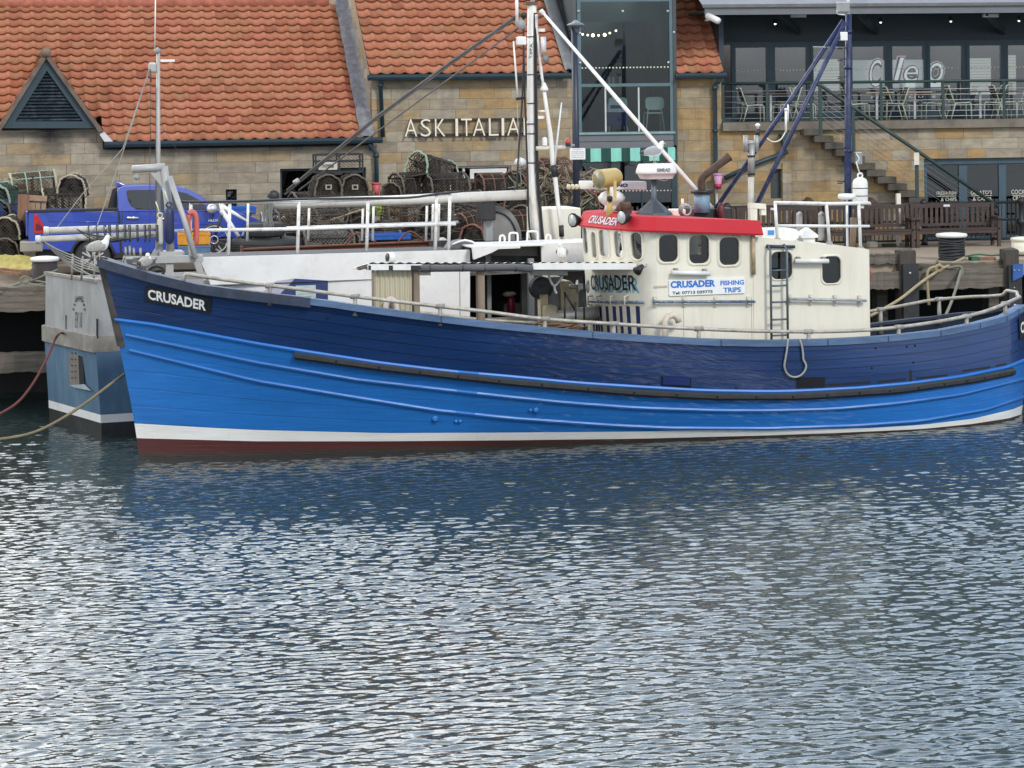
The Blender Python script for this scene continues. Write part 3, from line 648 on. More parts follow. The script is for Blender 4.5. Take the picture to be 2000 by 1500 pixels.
# ------------------------------------------------ restaurant building
z_sl0=rz(252,-.1,1700); z_sl1=rz(236,-.1,1700); xL=rx(1320); xT=rx(1409); xR=rx(2345)
rb=T('restaurant_building','two storey sandstone restaurant with glazed upper terrace front and ground floor glass doors','building',RB,(rx(1700),0,ZQ)); rbo=rb.off
mO=stone('honey sandstone',ochre_pal,bw=.66,bh=.27)
mG=stone('weathered sandstone',[ochre_pal[k] if k in(1,5) else grey_pal[k] for k in range(8)],bw=.66,bh=.27,off=(0,.05))
def rr_(px0,px1,py0,py1,y=0,px=None): return rect(rx(px0,y),rx(px1,y),rz(py1,y,px or (px0+px1)/2),rz(py0,y,px or (px0+px1)/2))
z_e3=rz(150,0,1360)
mb=M(); mb.panel([(xL,ZQ-.2),(rx(1640),ZQ-.2),(rx(1640),z_sl0),(xT,z_sl0),(xT,z_e3),(xL,z_e3)],[rr_(1503,1525,330,388)],lambda x,z,d:(x,d,z),.3); rb.part('wall',mb,mO)
dr0=rr_(1803,2085,308,470); dr0=[(x,max(z,ZQ)) for x,z in dr0]
mb=M(); mb.panel([(rx(1640),ZQ-.2),(xR,ZQ-.2),(xR,z_sl0),(rx(1640),z_sl0)],[[(dr0[0][0],ZQ-.1),(dr0[1][0],ZQ-.1),dr0[2],dr0[3]]],lambda x,z,d:(x,d,z),.3); rb.part('wall',mb,mG)
mb=M()
for px in (1525,1540): pass
mb.box(rx(1526),rx(1543),-.05,-.002,ZQ,rz(318,0,1530)); rb.part('door_quoin',mb,mG)
f=rb.part('door',M().panel(rr_(1502,1526,329,388),[rr_(1505,1523,333,384)],lambda x,z,d:(x,.12+d,z),.05),m_frame)
rb.part('pane',M().box(rx(1503),rx(1525),.14,.15,rz(387,0,1514),rz(331,0,1514)),mat('grey door',(.045,.055,.06),.5,var=.3,scale=8),f)
# narrow roof
run=7; z3=rz(142,ye,1370); xa=rx(1322,ye); xb=rx(1412,ye,140); Lu=run/math.cos(PIT)
mb=M(); pantiles(mb,(xa,ye,z3),(1,0,0),U,N,xb-xa,Lu,w=.31,g=.32,seed=8); rfc=rb.part('roof',mb,m_tile)
mb=M(); mb.quad((xa,ye+.02,z3-.08),(xb-.01,ye+.02,z3-.08),(xb-.01,ye+run,z3-.08+run*math.tan(PIT)),(xa,ye+run,z3-.08+run*math.tan(PIT))); mb.quad((xb-.01,ye,z3-.12),(xb-.01,ye,z3+.02),(xb-.01,ye+run,z3+run*math.tan(PIT)),(xb-.01,ye+run,z3-.12+run*math.tan(PIT))); rb.part('roof_underlay',mb,m_dark,rfc)
rb.part('gutter',gutter(rx(1322,-.3),rx(1419,-.3),rz(147,-.3,1370)),m_teal)
mb=M(); mb.tube([RB.p(1406,150,-.25),RB.p(1404,160,-.2),RB.p(1396,166,-.1),RB.p(1398,340,-.1),RB.p(1401,460,-.1)],.055,10); mb.tube([RB.p(1396,168,-.1),RB.p(1396,175,-.1)],.075,10); mb.tube([RB.p(1397,253,-.1),RB.p(1397,258,-.1)],.075,10); rb.part('downpipe',mb,m_teal)
mb=M(); mb.tube([RB.p(1415,348,-.12),RB.p(1480,318,-.12),RB.p(1538,296,-.12)],.06,10); rb.part('waste_pipe',mb,m_teal)
mb=M(); a=RB.p(1526,262,-.3); b=RB.p(1546,283,-.3); mb.prism([(a.x,a.z),(b.x,a.z),(b.x-.05,b.z),(a.x+.06,b.z)],-.32,-.01); mb.tube([((a.x+b.x)/2-.05,-.15,b.z),(RB.p(1531,300,-.12))],.05,10); rb.part('hopper',mb,m_teal)
mb=M(); p=RB.p(1620,370,-.03)
mb.box(xT,xR,-.14,3.2,z_sl0,z_sl1); rb.part('terrace_slab',mb,mat('weathered coping',(.17,.15,.12),.9,var=.35,scale=3,stain=(.07,.06,.05),sscale=1.5,bump=.3))
# upper glazed front
yu=1.9; zf=z_sl1; zh=rz(80,yu,1700)
panes=[(1412,1427),(1437,1498),(1514,1576),(1589,1652),(1665,1728),(1743,1804),(1817,1880),(1894,1956),(1969,2030),(2043,2105),(2118,2180),(2194,2256),(2270,2330)]
holes=[rect(rx(a,yu),rx(b,yu),zf+.22,rz(90,yu,1700)) for a,b in panes]
mb=M(); mb.box(xT,xR,yu,yu+.08,rz(84,yu,1700)-.02,zh); mb.box(xT,xR,yu,yu+.08,zf,zf+.12)
ex=[xT]+[v for a,b in panes for v in (rx(a,yu)-.03,rx(b,yu)+.03)]+[xR]
for k in range(0,len(ex),2):
    if ex[k+1]>ex[k]: mb.box(ex[k],ex[k+1],yu,yu+.08,zf+.121,rz(84,yu,1700)-.021)
wf=rb.part('window_frame',mb,m_frame)
for a,b in panes[1:]:
    wn=rb.part('window',M().panel(rect(rx(a,yu)-.11,rx(b,yu)+.11,zf+.1,rz(84,yu,1700)),[rect(rx(a,yu)+.004,rx(b,yu)-.004,zf+.222,rz(91,yu,1700))],lambda x,z,d:(x,yu-.03+d,z),.027),m_frame)
    rb.part('pane',M().box(rx(a,yu),rx(b,yu),yu+.03,yu+.036,zf+.2,rz(88,yu,1700)),glass('terrace glass',(.68,.73,.75),.05),wn)
    mb=M(); k=0; px=a+4
    while px<b-3:
        p=RB.p(px,135-(px-1700)*.014,yu); mb.lathe([(0,-.002),(.022,-.002),(.022,.002),(0,.002)],(p.x,yu+.026,p.z),8,axis='y'); px+=6.4
    rb.part('glass_dots',mb,mat('cream dots',(.8,.75,.5),.6),wn)
mb=M(); ztop=rz(20,yu,1700); mb.box(xT,xR,yu+.02,yu+.2,zh+.002,ztop+.5); rb.part('cladding',mb,m_navy)
mb=M(); mb.box(xT,xT+.12,.2,yu+5,zf,ztop+.3); rb.part('end_wall',mb,m_navy)
zf0,zf1=rz(27,-.5,1700),rz(9,-.5,1700)
rb.part('fascia',M().box(rx(1378,-.5),xR,-.56,-.48,zf0,zf1),m_grey)
mb=M(); mb.box(rx(1378,-.5),xR,-.47,yu,zf0+.06,zf0+.12); rb.part('soffit',mb,m_navy)
mb=M(); mb.quad((rx(1374,-.6),-.62,zf1+.002),(xR,-.62,zf1+.002),(xR,4.0,zf1+1.7),(rx(1374,-.6),4.0,zf1+1.7)); mb.quad((rx(1374,-.6),-.62,zf1-.05),(xR,-.62,zf1-.05),(xR,-.62,zf1+.03),(rx(1374,-.6),-.62,zf1+.03)); rb.part('metal_roof',mb,mat('zinc roof',(.12,.12,.125),.5,var=.2,scale=2,stain=(.2,.2,.22),sscale=3))
for px in (1560,1712,1960): 
    mb=M(); mb.bar(RB.p(px,62,yu-.02),Vector((RB.p(px-36,30,0).x,-.1,zf0+.02)),.09,.16); rb.part('eaves_brace',mb,m_navy)
for px in (1545,1920): rb.part('strip_light',M().box(rx(px,0),rx(px+30,0),-.1,.0,rz(27,-.1,px)-.09,rz(27,-.1,px)-.0),mat('lamp grey',(.5,.5,.5),.5))
for px,py in ((1514,46),(1720,43),(1857,41),(1990,40)): 
    p=RB.p(px,py,1.2); s_=rb.part('spotlight',M().lathe([(.05,0),(.055,.09),(.03,.12)],(p.x,1.2,p.z),10),m_dark); rb.part('lens',M().sphere((p.x,1.2,p.z-.005),.032,8),emat('cool lamp',(.9,.95,1),2.0),s_)
# interior behind the terrace glass
mb=M(); mb.box(xT,xR,7.4,7.5,zf,zh+.4); mb.box(xT,xR,yu+.1,7.4,zf-.03,zf-.001); rb.part('interior',mb,mat('upper room',(.17,.155,.155),.9,var=.3,scale=.7))
mb=M(); mb.panel([(0,0),(2.0,0),(2.0,.86),(0,.86)],[],lambda x,z,d:(x,d,z),.05)
x0=rx(1662,3.6); zz=rz(184,3.6,1730)
sb=rb.part('reflection_board',M().box(rx(1666,2.5),rx(1806,2.5),2.5,2.52,rz(172,2.5,1730),rz(117,2.5,1730)),emat('added glow board',(.42,.46,.45),.6))  # board stands in for bright reflections in the glass; its glow is added
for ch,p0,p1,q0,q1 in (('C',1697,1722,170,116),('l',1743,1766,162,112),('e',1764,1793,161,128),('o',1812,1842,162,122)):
    for inset,mt,dy in ((0,emat('pink edge added glow',(.62,.40,.48),.7),-.01),(1,mat('green script',(.045,.12,.10),.6),-.02),(2,emat('white script added glow',(.8,.82,.78),.75),-.03)):  # pink and white lettering gets an added glow to show behind the glass
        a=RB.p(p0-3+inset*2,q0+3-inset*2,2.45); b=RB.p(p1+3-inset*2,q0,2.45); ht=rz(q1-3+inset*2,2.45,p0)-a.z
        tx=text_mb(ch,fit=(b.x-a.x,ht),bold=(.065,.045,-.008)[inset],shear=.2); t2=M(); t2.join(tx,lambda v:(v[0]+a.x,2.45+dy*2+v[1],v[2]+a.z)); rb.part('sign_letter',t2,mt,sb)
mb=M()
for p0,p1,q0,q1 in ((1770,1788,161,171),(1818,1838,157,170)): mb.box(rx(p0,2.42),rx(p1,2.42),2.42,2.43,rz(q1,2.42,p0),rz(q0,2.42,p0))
rb.part('sign_tabs',mb,emat('white script added glow',(.8,.82,.78),.75),sb)
a=RB.p(1702,192,2.3); tx=text_mb('F I S H   H O U S E',fit=(rx(1828,2.3)-a.x,.055)); t2=M(); t2.join(tx,lambda v:(v[0]+a.x,2.3+v[1],v[2]+a.z)); rb.part('sign_words',t2,emat('white script added glow',(.8,.82,.78),.75),sb)
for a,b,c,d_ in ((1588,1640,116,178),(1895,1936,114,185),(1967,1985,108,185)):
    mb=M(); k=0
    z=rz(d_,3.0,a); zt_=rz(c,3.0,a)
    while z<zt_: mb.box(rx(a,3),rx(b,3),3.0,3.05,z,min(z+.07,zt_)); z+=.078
    rb.part('pale_panel',mb,emat('pale panel added glow',(.50,.48,.43),.8))  # no lamp here: glow added so the panels look pale through the glass
# ground floor doors
yd=.16; gd=rb.part('door_frame',M().panel(rect(rx(1803),rx(2086),ZQ,rz(308,0,1900)),[rect(rx(a,yd),rx(b,yd),ZQ+.12,rz(322,yd,1900)) for a,b in ((1809,1871),(1887,1949),(1963,2026),(2040,2080))],lambda x,z,d:(x,yd+d,z),.1),mat('blue grey frame',(.045,.085,.115),.45,var=.12))
gd2=rb.part('door_head',M().box(rx(1803),rx(2086),yd-.05,yd-.002,rz(320,0,1900),rz(308,0,1900)),mat('blue grey frame',(.045,.085,.115),.45),gd)
for a,b in ((1809,1871),(1887,1949),(1963,2026)):
    rb.part('pane',M().box(rx(a,yd),rx(b,yd),yd+.04,yd+.046,ZQ+.1,rz(321,yd,1900)),m_glassd,gd)
    for k in (.12,.62): rb.part('mint_valance',M().box(rx(a+(b-a)*k,.6),rx(a+(b-a)*k+15,.6),.6,.62,rz(332,.6,1900),rz(323,.6,1900)),mat('mint cloth',(.24,.60,.50),.8),gd)
def words(txt,p0,p1,py,h,par,y=yd+.03,name='window_words'):
    a=RB.p(p0,py,y); tx=text_mb(txt,fit=(rx(p1,y)-a.x,h)); t2=M(); t2.join(tx,lambda v:(v[0]+a.x,y+v[1],v[2]+a.z)); rb.part(name,t2,mat('etched white',(.62,.60,.52),.6),par)
words('FRESH FISH',1829,1865,381,.09,gd); words('& CHIPS',1838,1866,393,.09,gd); words("GELATO'S",1896,1935,380,.1,gd); words('& CAKES',1900,1934,392,.09,gd); words('COCKTAILS',1975,2022,379,.11,gd); words('CRAFT BEER',1978,2022,391,.1,gd)
for a,b,q in ((1829,1866,384),(1896,1936,383),(1975,2022,382)): rb.part('window_rule',M().box(rx(a,yd),rx(b,yd),yd+.026,yd+.03,rz(q,yd,a),rz(q,yd,a)+.012),mat('etched white',(.62,.60,.52),.6),gd)
mb=M(); mb.box(rx(1790),xR,4.4,4.5,ZQ,z_sl0); mb.box(rx(1790),xR,.3,4.4,z_sl0-.1,z_sl0-.05); rb.part('interior',mb,m_dark)
rr2=random.Random(3)
for k in range(9):
    px=1815+k*24; p=RB.p(px,rr2.uniform(340,352),1.5); rb.part('back_wall_print',M().box(p.x,p.x+rr2.uniform(.15,.4),1.5,1.52,p.z-rr2.uniform(.2,.5),p.z+.1),mat('pale prints',(.42,.40,.34),.8,var=.3,scale=6))
# stair treads built into the wall
st_mb=[]
for k in range(13):
    px=1570+20.6*k; py=252+13.4*k
    if py>398: break
    a=RB.p(px,py,-.38); st=RB.p(px+37,py+13,-.38)
    mb=M(); mb.box(a.x,st.x,-.38,-.01,st.z+.012,a.z); rb.part('stair_tread',mb,mat('stone tread',(.095,.085,.07),.9,var=.3,scale=4,bump=.3),bev=.008)
# stair handrail with cables
hr=T('stair_handrail','dark green handrail with cables running down the terrace stair','railing',RB,(rx(1700),-1.05,ZQ)); m_rail=mat('dark green rail',(.02,.045,.042),.5)
hr.part('rail',M().tube([RB.p(1590,163,-1.05),RB.p(1603,167,-1.05),RB.p(1780,287,-1.05),RB.p(1950,404,-1.05)],.047,10),m_rail)
for px,q0,q1 in ((1602,165,262),(1666,210,300),(1789,294,388)): hr.part('post',M().box(rx(px,-1.05)-.04,rx(px,-1.05)+.04,-1.08,-1.03,rz(q1,-1.05,px),rz(q0,-1.05,px)),m_rail)
hr.part('bracket',M().box(rx(1783,-1.1),rx(1793,-1.1),-1.14,-1.09,rz(322,-1.1,1788),rz(298,-1.1,1788)),mat('pale bracket',(.6,.58,.5),.5))
for k in range(1,7): hr.part('cable',M().tube([RB.p(1588,165+k*10.5,-1.05),RB.p(1950,404+k*10.5,-1.05)],.0045,4),m_steel)
# terrace railing
tr=T('terrace_railing','dark green terrace railing with thin steel cables above the stone wall','railing',RB,(rx(1700),.1,z_sl1))
y=.1; zr=rz(160,y,1700)
tr.part('top_rail',M().tube([(rx(1409,y),y,zr),(xR,y,zr)],.035,10),m_rail)
for px in (1412,1498,1584,1721,1842,1961,2070): tr.part('post',M().box(rx(px,y)-.035,rx(px,y)+.035,y-.02,y+.02,z_sl1,zr),m_rail)
for k in range(6): z=lerp(z_sl1+.1,zr-.2,k/5); tr.part('cable',M().tube([(rx(1409,y),y,z),(xR,y,z)],.008,5),m_steel)
# CCTV camera on the narrow roof
t=T('security_camera','white bullet security camera on the corner by the narrow tiled roof','camera',RB,RB.p(1392,34,-.55))
a=RB.p(1381,30,-.5); b=RB.p(1405,42,-.75); t.part('housing',M().tube([a,a+(b-a)*.9,b],[.085,.085,.07],12),m_white); t.part('bracket',M().tube([RB.p(1378,40,0),RB.p(1387,38,-.5)],.03,8),m_white)
# ------------------------------------------------ terrace chairs and tables
m_sage=mat('sage metal',(.42,.47,.38),.5,var=.08); m_sagef=mat('green sling',(.10,.15,.12),.7)
zt_=z_sl1+.001
CH=T('terrace_chair','','chair',WORLD,(0,0,0),'metal chairs on the terrace'); w_=.21
for sg_ in (-1,1):
    CH.part('side_frame',M().tube([(.25,sg_*w_,0),(.24,sg_*w_,.40),(.2,sg_*w_,.44),(-.2,sg_*w_,.41),(-.36,sg_*w_,.86),(-.40,sg_*w_*.95,.88)],.017,7),m_sage)
    CH.part('rear_leg',M().tube([(-.18,sg_*w_,.41),(-.30,sg_*w_,0)],.017,7),m_sage)
CH.part('seat',M().box(-.2,.22,-w_,w_,.415,.435),m_sage)
mb=M(); mb.grid([[(-.23,-w_,.5),(-.23,w_,.5)],[(-.355,-w_,.85),(-.355,w_,.85)]]); CH.part('backrest',mb,m_sagef)
first=[1]
def chair(px,y,flip,label,rot=0):
    p=RB.world(rx(px,y),y,zt_); e=(0,0,RB.yaw+(math.pi if flip else 0)+rot)
    if first: first.clear(); CH.o.location=p; CH.o.rotation_euler=e; CH.o['label']=label
    else: dup(CH.o,p,e,label)
chair(1675,.8,False,'sage terrace chair facing right, just right of the navy mast')
chair(1745,.9,True,'sage terrace chair facing left at the table right of the mast')
chair(1753,1.35,False,'sage terrace chair facing right, back to back with the one right of the mast')
chair(1822,.9,True,'sage terrace chair facing left, standing clear in front of the o of the window lettering')
chair(1874,.7,False,'sage terrace chair facing right toward the dark topped table')
chair(1935,.8,True,'sage terrace chair on the right of the dark topped table, facing left')
chair(1962,.9,False,'sage terrace chair between the last two tables at the right edge')
chair(1992,1.0,True,'sage terrace chair cut by the right edge of the picture',.3)
chair(1470,.8,False,'sage terrace chair in the left corner of the terrace, left of the blue stays')
chair(1534,.9,True,'sage terrace chair behind the two blue stays',.2)
chair(1572,1.2,False,'sage terrace chair beside the top of the stair handrail',-.4)
m_top=mat('dark table top',(.07,.05,.045),.5); m_topl=mat('tan table top',(.34,.24,.15),.5); m_leg=mat('brushed leg',(.6,.6,.6),.35,.6)
def table(px,y,wd,label,top):
    t=T('terrace_table',label,'table',RB,(rx(px,y),y,zt_),'tables on the terrace'); x=rx(px,y)
    t.part('table_top',M().box(x-wd/2,x+wd/2,y-.35,y+.35,zt_+.70,zt_+.735),top,bev=.006); t.part('leg',M().box(x-.03,x+.03,y-.03,y+.03,zt_+.02,zt_+.70),m_leg); t.part('base',M().box(x-.22,x+.22,y-.2,y+.2,zt_,zt_+.02),m_dark)
table(1712,1.1,.75,'tan topped terrace table right of the navy mast',m_topl); table(1786,1.1,.75,'terrace table with steel leg between two facing sage chairs',m_topl)
table(1914,.9,.85,'dark topped terrace table right of the window lettering',m_top); table(1958,1.5,.6,'small dark terrace table near the right edge, behind the dark topped one',m_top); table(1505,1.1,.8,'terrace table behind the blue stays at the left corner of the terrace',m_top)
# chair with jacket and stool seen through the tower glass
m_pale=mat('pale plastic',(.62,.63,.56),.5); y=.45; zi=zs-.018
for px,lb in ((1276,'pale plastic chair seen through the tower glass'),(1204,'pale chair with a striped jacket over its back behind the tower glass')):
    x=rx(px,y); t=T('dining_chair',lb,'chair',RB,(x,y,zi),'pale chairs inside the glass tower')
    t.part('backrest',M().prism(rrect(x-.24,x+.24,zi+.62,zi+.95,.1),y-.2,y-.16),m_pale); t.part('seat',M().prism(rrect(x-.23,x+.23,y-.2,y+.25,.08),zi+.52,zi+.56,axis='z'),m_pale)
    for sx_ in (-1,1):
        t.part('leg',M().tube([(x+sx_*.17,y-.17,zi+.64),(x+sx_*.25,y-.24,zi)],.02,7),m_pale); t.part('leg',M().tube([(x+sx_*.2,y+.2,zi+.53),(x+sx_*.24,y+.24,zi)],.02,7),m_pale)
x=rx(1205,y-.3); mb=M(); rows=[]
for i in range(9):
    z=lerp(zi+.22,zi+.93,i/8); hw=(.30,.31,.30,.29,.27,.25,.24,.21,.12)[i]; rows.append([(x+hw*math.cos(a),y-.24+.10*math.sin(a)+.02*math.sin(a*5),z) for a in [2*math.pi*j/16 for j in range(16)]])
mb.grid(rows,closed=True); 
for k in range(len(mb.f)): r_=k//16; j=k%16; mb.mi[k]=1 if r_ in(4,6,7) or (r_==5 and j in(8,9,15,14)) else 0
solo('jacket','navy jacket with white bands hung over a chair behind the tower glass','jacket',RB,mb,[mat('navy cloth',(.015,.03,.12),.8),mat('white cloth',(.55,.62,.65),.8)])
# lamp post with sign
LP=Frame(1125,300,51.5,8)
t=T('lamp_post','dark blue lamp post with a flat round lamp head in front of the glass tower','lamp post',LP,(0,0,ZQ)); 
t.part('pole',M().tube([(0,0,ZQ),(0,0,LP.loc(1125,52,0)[1])],[.085,.075],14),mat('dark blue post',(.018,.025,.045),.4)); zl=LP.loc(1125,50,0)[1]
t.part('lamp_head',M().lathe([(.02,.16),(.1,.10),(.2,.06),(.22,.03),(.1,.0),(.08,-.08),(.07,-.15)],(.03,0,zl-.03),18),mat('lamp head',(.10,.12,.14),.4))
x0,z0=LP.loc(1113,312,-.1); x1,z1_=LP.loc(1143,289,-.1)
s=T('notice_sign','small white parking notice clamped to the lamp post','sign',LP,((x0+x1)/2,-.1,z0)); pl=s.part('plate',M().prism(rrect(x0,x1,z0,z1_,.02),-.11,-.1),mat('sign white',(.75,.76,.76),.5,var=.03))
for k,tx_ in enumerate(('No Parking','Vehicular access','for operational','purposes only','Valid permit','must be shown')):
    h=.028; wd=(x1-x0)*(.5 if k==0 else .78); l=text_mb(tx_,fit=(wd,h)); t2=M(); zz=z1_-.052-k*.045; t2.join(l,lambda v:(v[0]+(x0+x1)/2-wd/2,-.1105+v[1]*.2,v[2]+zz)); s.part('lettering',t2,mat('sign black',(.03,.03,.03),.6),pl)
# ================================================================== the blue fishing boat
_b=unroll(271,890); _D=HC*FP/_b[1]; C=Frame(271,890,_D,16)
WLP=[(0,0),(.5,.24),(1.2,.46),(2.5,.72),(4.5,1.06),(6.5,1.36),(9,1.62),(11.25,1.9),(13.2,2.08),(14.9,2.02),(16.1,1.7),(16.85,1.1),(17.2,.5),(17.3,0)]
DKP=[(-.66,0),(-.3,.40),(.5,.92),(2.1,1.62),(4.3,2.10),(6.5,2.30),(9,2.38),(11.25,2.38),(13.2,2.30),(14.9,2.08),(16.15,1.65),(16.95,1.05),(17.3,.5),(17.42,0)]
SHEER=[(150,497),(191,507),(220,516),(290,537),(390,561),(500,575),(642,591),(685,598),(820,616),(925,629),(1000,637),(1150,651),(1250,659),(1375,666),(1500,669),(1625,666),(1700,662),(1760,657),(1840,648),(1910,634),(1965,620),(1990,605)]
BORD=[(150,598),(215,619),(300,630),(425,653),(500,667),(612,685),(750,706),(875,721),(1000,732),(1125,744),(1250,752),(1375,759),(1500,761),(1557,760),(1675,754),(1775,745),(1875,732),(1967,713),(2000,700),(2060,672)]
WHT=[(150,818),(262,827),(400,835),(500,840),(750,846),(1000,845),(1250,843),(1320,841),(1500,840),(1700,836),(1800,830),(1900,818),(1980,799),(2000,790),(2060,760)]
REDT=[(150,851),(268,856),(500,862),(750,862),(1000,860),(1250,857),(1400,853),(1500,850.5),(1650,845),(1800,838),(1900,828),(1970,817),(2000,808),(2060,790)]
K1=[(100,624),(236,652),(500,708),(700,742),(875,762),(1000,776),(1112,787),(1250,797),(1412,802),(1500,802),(1625,799),(1750,788),(1875,771),(2000,740),(2060,722)]
K2=[(100,630),(245,682),(500,744),(700,777),(850,801),(1000,817),(1200,831),(1312,836),(1500,837),(1675,831),(1800,822),(1925,800),(2000,775),(2060,750)]
RUB=[(564,692),(750,718),(1000,746),(1250,767),(1400,774),(1560,774),(1750,762),(1900,741),(1980,725)]
_NS=6
PW=catmull([(a,b,0) for a,b in WLP],_NS); PD=catmull([(a,b,0) for a,b in DKP],_NS); NC=len(PW)
def plan(i,f):
    "plan position of column i at height fraction f (0 waterline, 1 sheer)"
    if f<0: w_=PW[i]; k=1+f*.55; return Vector((w_.x+(.25*(-f) if i<8 else 0),w_.y*max(k,.1),0))
    s=i/(NC-1); g=f**(1.25 if s<.35 else 1.0); v=PW[i].lerp(PD[i],g)
    bulge=.10*math.sin(math.pi*f)*min(1,max(0,(s-.12)*3)); n=PD[i]-PD[max(i-1,0)] if i else Vector((0,0,0))
    if s>.9: v.x+=.13*math.sin(math.pi*min(1,f*1.1))*((s-.9)/.1)**2
    v.y+=bulge*(1 if i<NC-1 else 0)*min(1,v.y/.6); return v
def cpx(p): return C.pix(p.x,-p.y,1.0)
ZS=[]
for i in range(NC):
    p=plan(i,1); X=C.world(p.x,-p.y,0); z=2.0
    for _ in range(12):
        px,py=C.pix(p.x,-p.y,z); z+=(py-interp(SHEER,px))*X[1]/FP
    ZS.append(z)
def solve(i,poly):
    lo,hi=-.1,1.1
    for _ in range(40):
        f=(lo+hi)/2; p=plan(i,f); px,py=C.pix(p.x,-p.y,f*ZS[i])
        if py>interp(poly,px): lo=f
        else: hi=f
    return min(1,max(-.05,(lo+hi)/2))
FB=[solve(i,BORD) for i in range(NC)]; FW=[solve(i,WHT) for i in range(NC)]; FR=[max(-.03,solve(i,REDT)) for i in range(NC)]
for i in range(NC-5,NC):   # the tip: keep the lines fair
    for A_ in (FB,FW,FR): A_[i]=A_[NC-6]
for i in range(0,2):
    for A_ in (FB,FW,FR): A_[i]=A_[2]
def sm_(a,b,x): x=min(1,max(0,(x-a)/(b-a))); return x*x*(3-2*x)
def hp(i,f,side=1,out=0.0):
    p=plan(i,f); n=Vector((0,0,0))
    if out:
        a,b=plan(max(i-1,0),f),plan(min(i+1,NC-1),f); t_=(b-a); n=Vector((-t_.y,t_.x,0)).normalized() if t_.length>1e-6 else Vector((1,0,0))
        if i==NC-1: n=Vector((1,0,0))
    q=p+n*out; s=i/(NC-1)
    dz=.42*sm_(0,.12,s)*(1-.3*sm_(.52,.8,s))*(1-sm_(.86,1,s))*f if side<0 else 0
    return (q.x,-side*q.y,f*ZS[i]-dz)
cb=T('fishing_boat','navy and bright blue wooden fishing boat with cream deckhouse and red wheelhouse roof','fishing boat',C,(8.5,0,0)); off=cb.off
def paint(name,col,plank=0.0,var=.1,rough=.35,scuff=None,gap=5):
    m=mat(name,col,rough,0,var,1.2,stain=scuff,sscale=2.2,samt=.35,stretch=(.35,1,1.6),coat=.3)
    nt=m.node_tree; b=[n for n in nt.nodes if n.type=='BSDF_PRINCIPLED'][0]; L=nt.links
    uv=_n(nt,'ShaderNodeUVMap'); s=_n(nt,'ShaderNodeSeparateXYZ'); L.new(uv.outputs[0],s.inputs[0])
    tc=_n(nt,'ShaderNodeTexCoord'); mp=_n(nt,'ShaderNodeMapping'); mp.inputs['Scale'].default_value=(.5,1,6); L.new(tc.outputs['Object'],mp.inputs[0])
    nz=_n(nt,'ShaderNodeTexNoise',Scale=2.2,Detail=5.0); L.new(mp.outputs[0],nz.inputs['Vector'])
    fr=math_(nt,'FRACT',math_(nt,'MULTIPLY',s.outputs[1],gap)); d=math_(nt,'ABSOLUTE',math_(nt,'SUBTRACT',fr,.5))
    # plank seams open and close along their length
    nz2=_n(nt,'ShaderNodeTexNoise',Scale=1.1,Detail=3.0); L.new(tc.outputs['Object'],nz2.inputs['Vector'])
    seam=math_(nt,'MULTIPLY',math_(nt,'GREATER_THAN',d,.455),math_(nt,'MULTIPLY',nz2.outputs['Fac'],plank))
    h=math_(nt,'SUBTRACT',math_(nt,'MULTIPLY',nz.outputs['Fac'],.5),seam)
    old=b.inputs['Base Color'].links[0].from_socket
    mp4=_n(nt,'ShaderNodeMapping'); mp4.inputs['Scale'].default_value=(.45,1,14); L.new(tc.outputs['Object'],mp4.inputs[0])
    ns=_n(nt,'ShaderNodeTexNoise',Scale=2.0,Detail=7.0,Roughness=.75); L.new(mp4.outputs[0],ns.inputs['Vector'])
    rs=ramp(nt,[(.60,(0,0,0,1)),(.74,(.5,.5,.5,1))]); L.new(ns.outputs['Fac'],rs.inputs[0])
    c1=mixc(nt,rs.outputs[0],old,c4((col[0]*1.6+.035,col[1]*1.5+.035,col[2]*1.25+.04)))
    mp5=_n(nt,'ShaderNodeMapping'); mp5.inputs['Scale'].default_value=(9,1,.5); L.new(tc.outputs['Object'],mp5.inputs[0])
    nv_=_n(nt,'ShaderNodeTexNoise',Scale=1.0,Detail=6.0,Roughness=.7); L.new(mp5.outputs[0],nv_.inputs['Vector'])
    rv=ramp(nt,[(.62,(0,0,0,1)),(.80,(.45,.45,.45,1))]); L.new(nv_.outputs['Fac'],rv.inputs[0])
    c1=mixc(nt,rv.outputs[0],c1,c4((col[0]*.5+.02,col[1]*.5+.015,col[2]*.5+.01)))
    L.new(mixc(nt,math_(nt,'MULTIPLY',math_(nt,'MINIMUM',seam,1.0),.85),c1,c4(col,.35)),b.inputs['Base Color'])
    if name=='red antifouling':
        l0=b.inputs['Base Color'].links[0].from_socket; so_=_n(nt,'ShaderNodeSeparateXYZ'); L.new(tc.outputs['Object'],so_.inputs[0])
        zz=math_(nt,'MULTIPLY_ADD',nv_.outputs['Fac'],-.14,so_.outputs[2]); rz_=ramp(nt,[(.0,(.6,.6,.6,1)),(.025,(0,0,0,1))]); L.new(zz,rz_.inputs[0]); L.new(mixc(nt,rz_.outputs[0],l0,(.028,.028,.018,1)),b.inputs['Base Color'])
    bp=_n(nt,'ShaderNodeBump',Strength=.6,Distance=.025); L.new(h,bp.inputs['Height']); L.new(bp.outputs[0],b.inputs['Normal'])
    return m
def hull_band(f0s,f1s,n,sides=(1,-1),out=0.0):
    mb=M(); mb.uv=[]
    for sd_ in sides:
        rows=[]; 
        for j in range(n+1):
            t_=j/n; rows.append([hp(i,lerp(f0s[i],f1s[i],t_),sd_,out) for i in range(NC)]); mb.uv+=[(i/NC*30,t_*.9999) for i in range(NC)]
        mb.grid(rows)
    return mb
ones=[1.0]*NC; m_red=paint('red antifouling',(.075,.014,.014),.2,.25,.6); m_boot=paint('white boot top',(.78,.78,.76),.15,.05,.4,(.55,.52,.46))
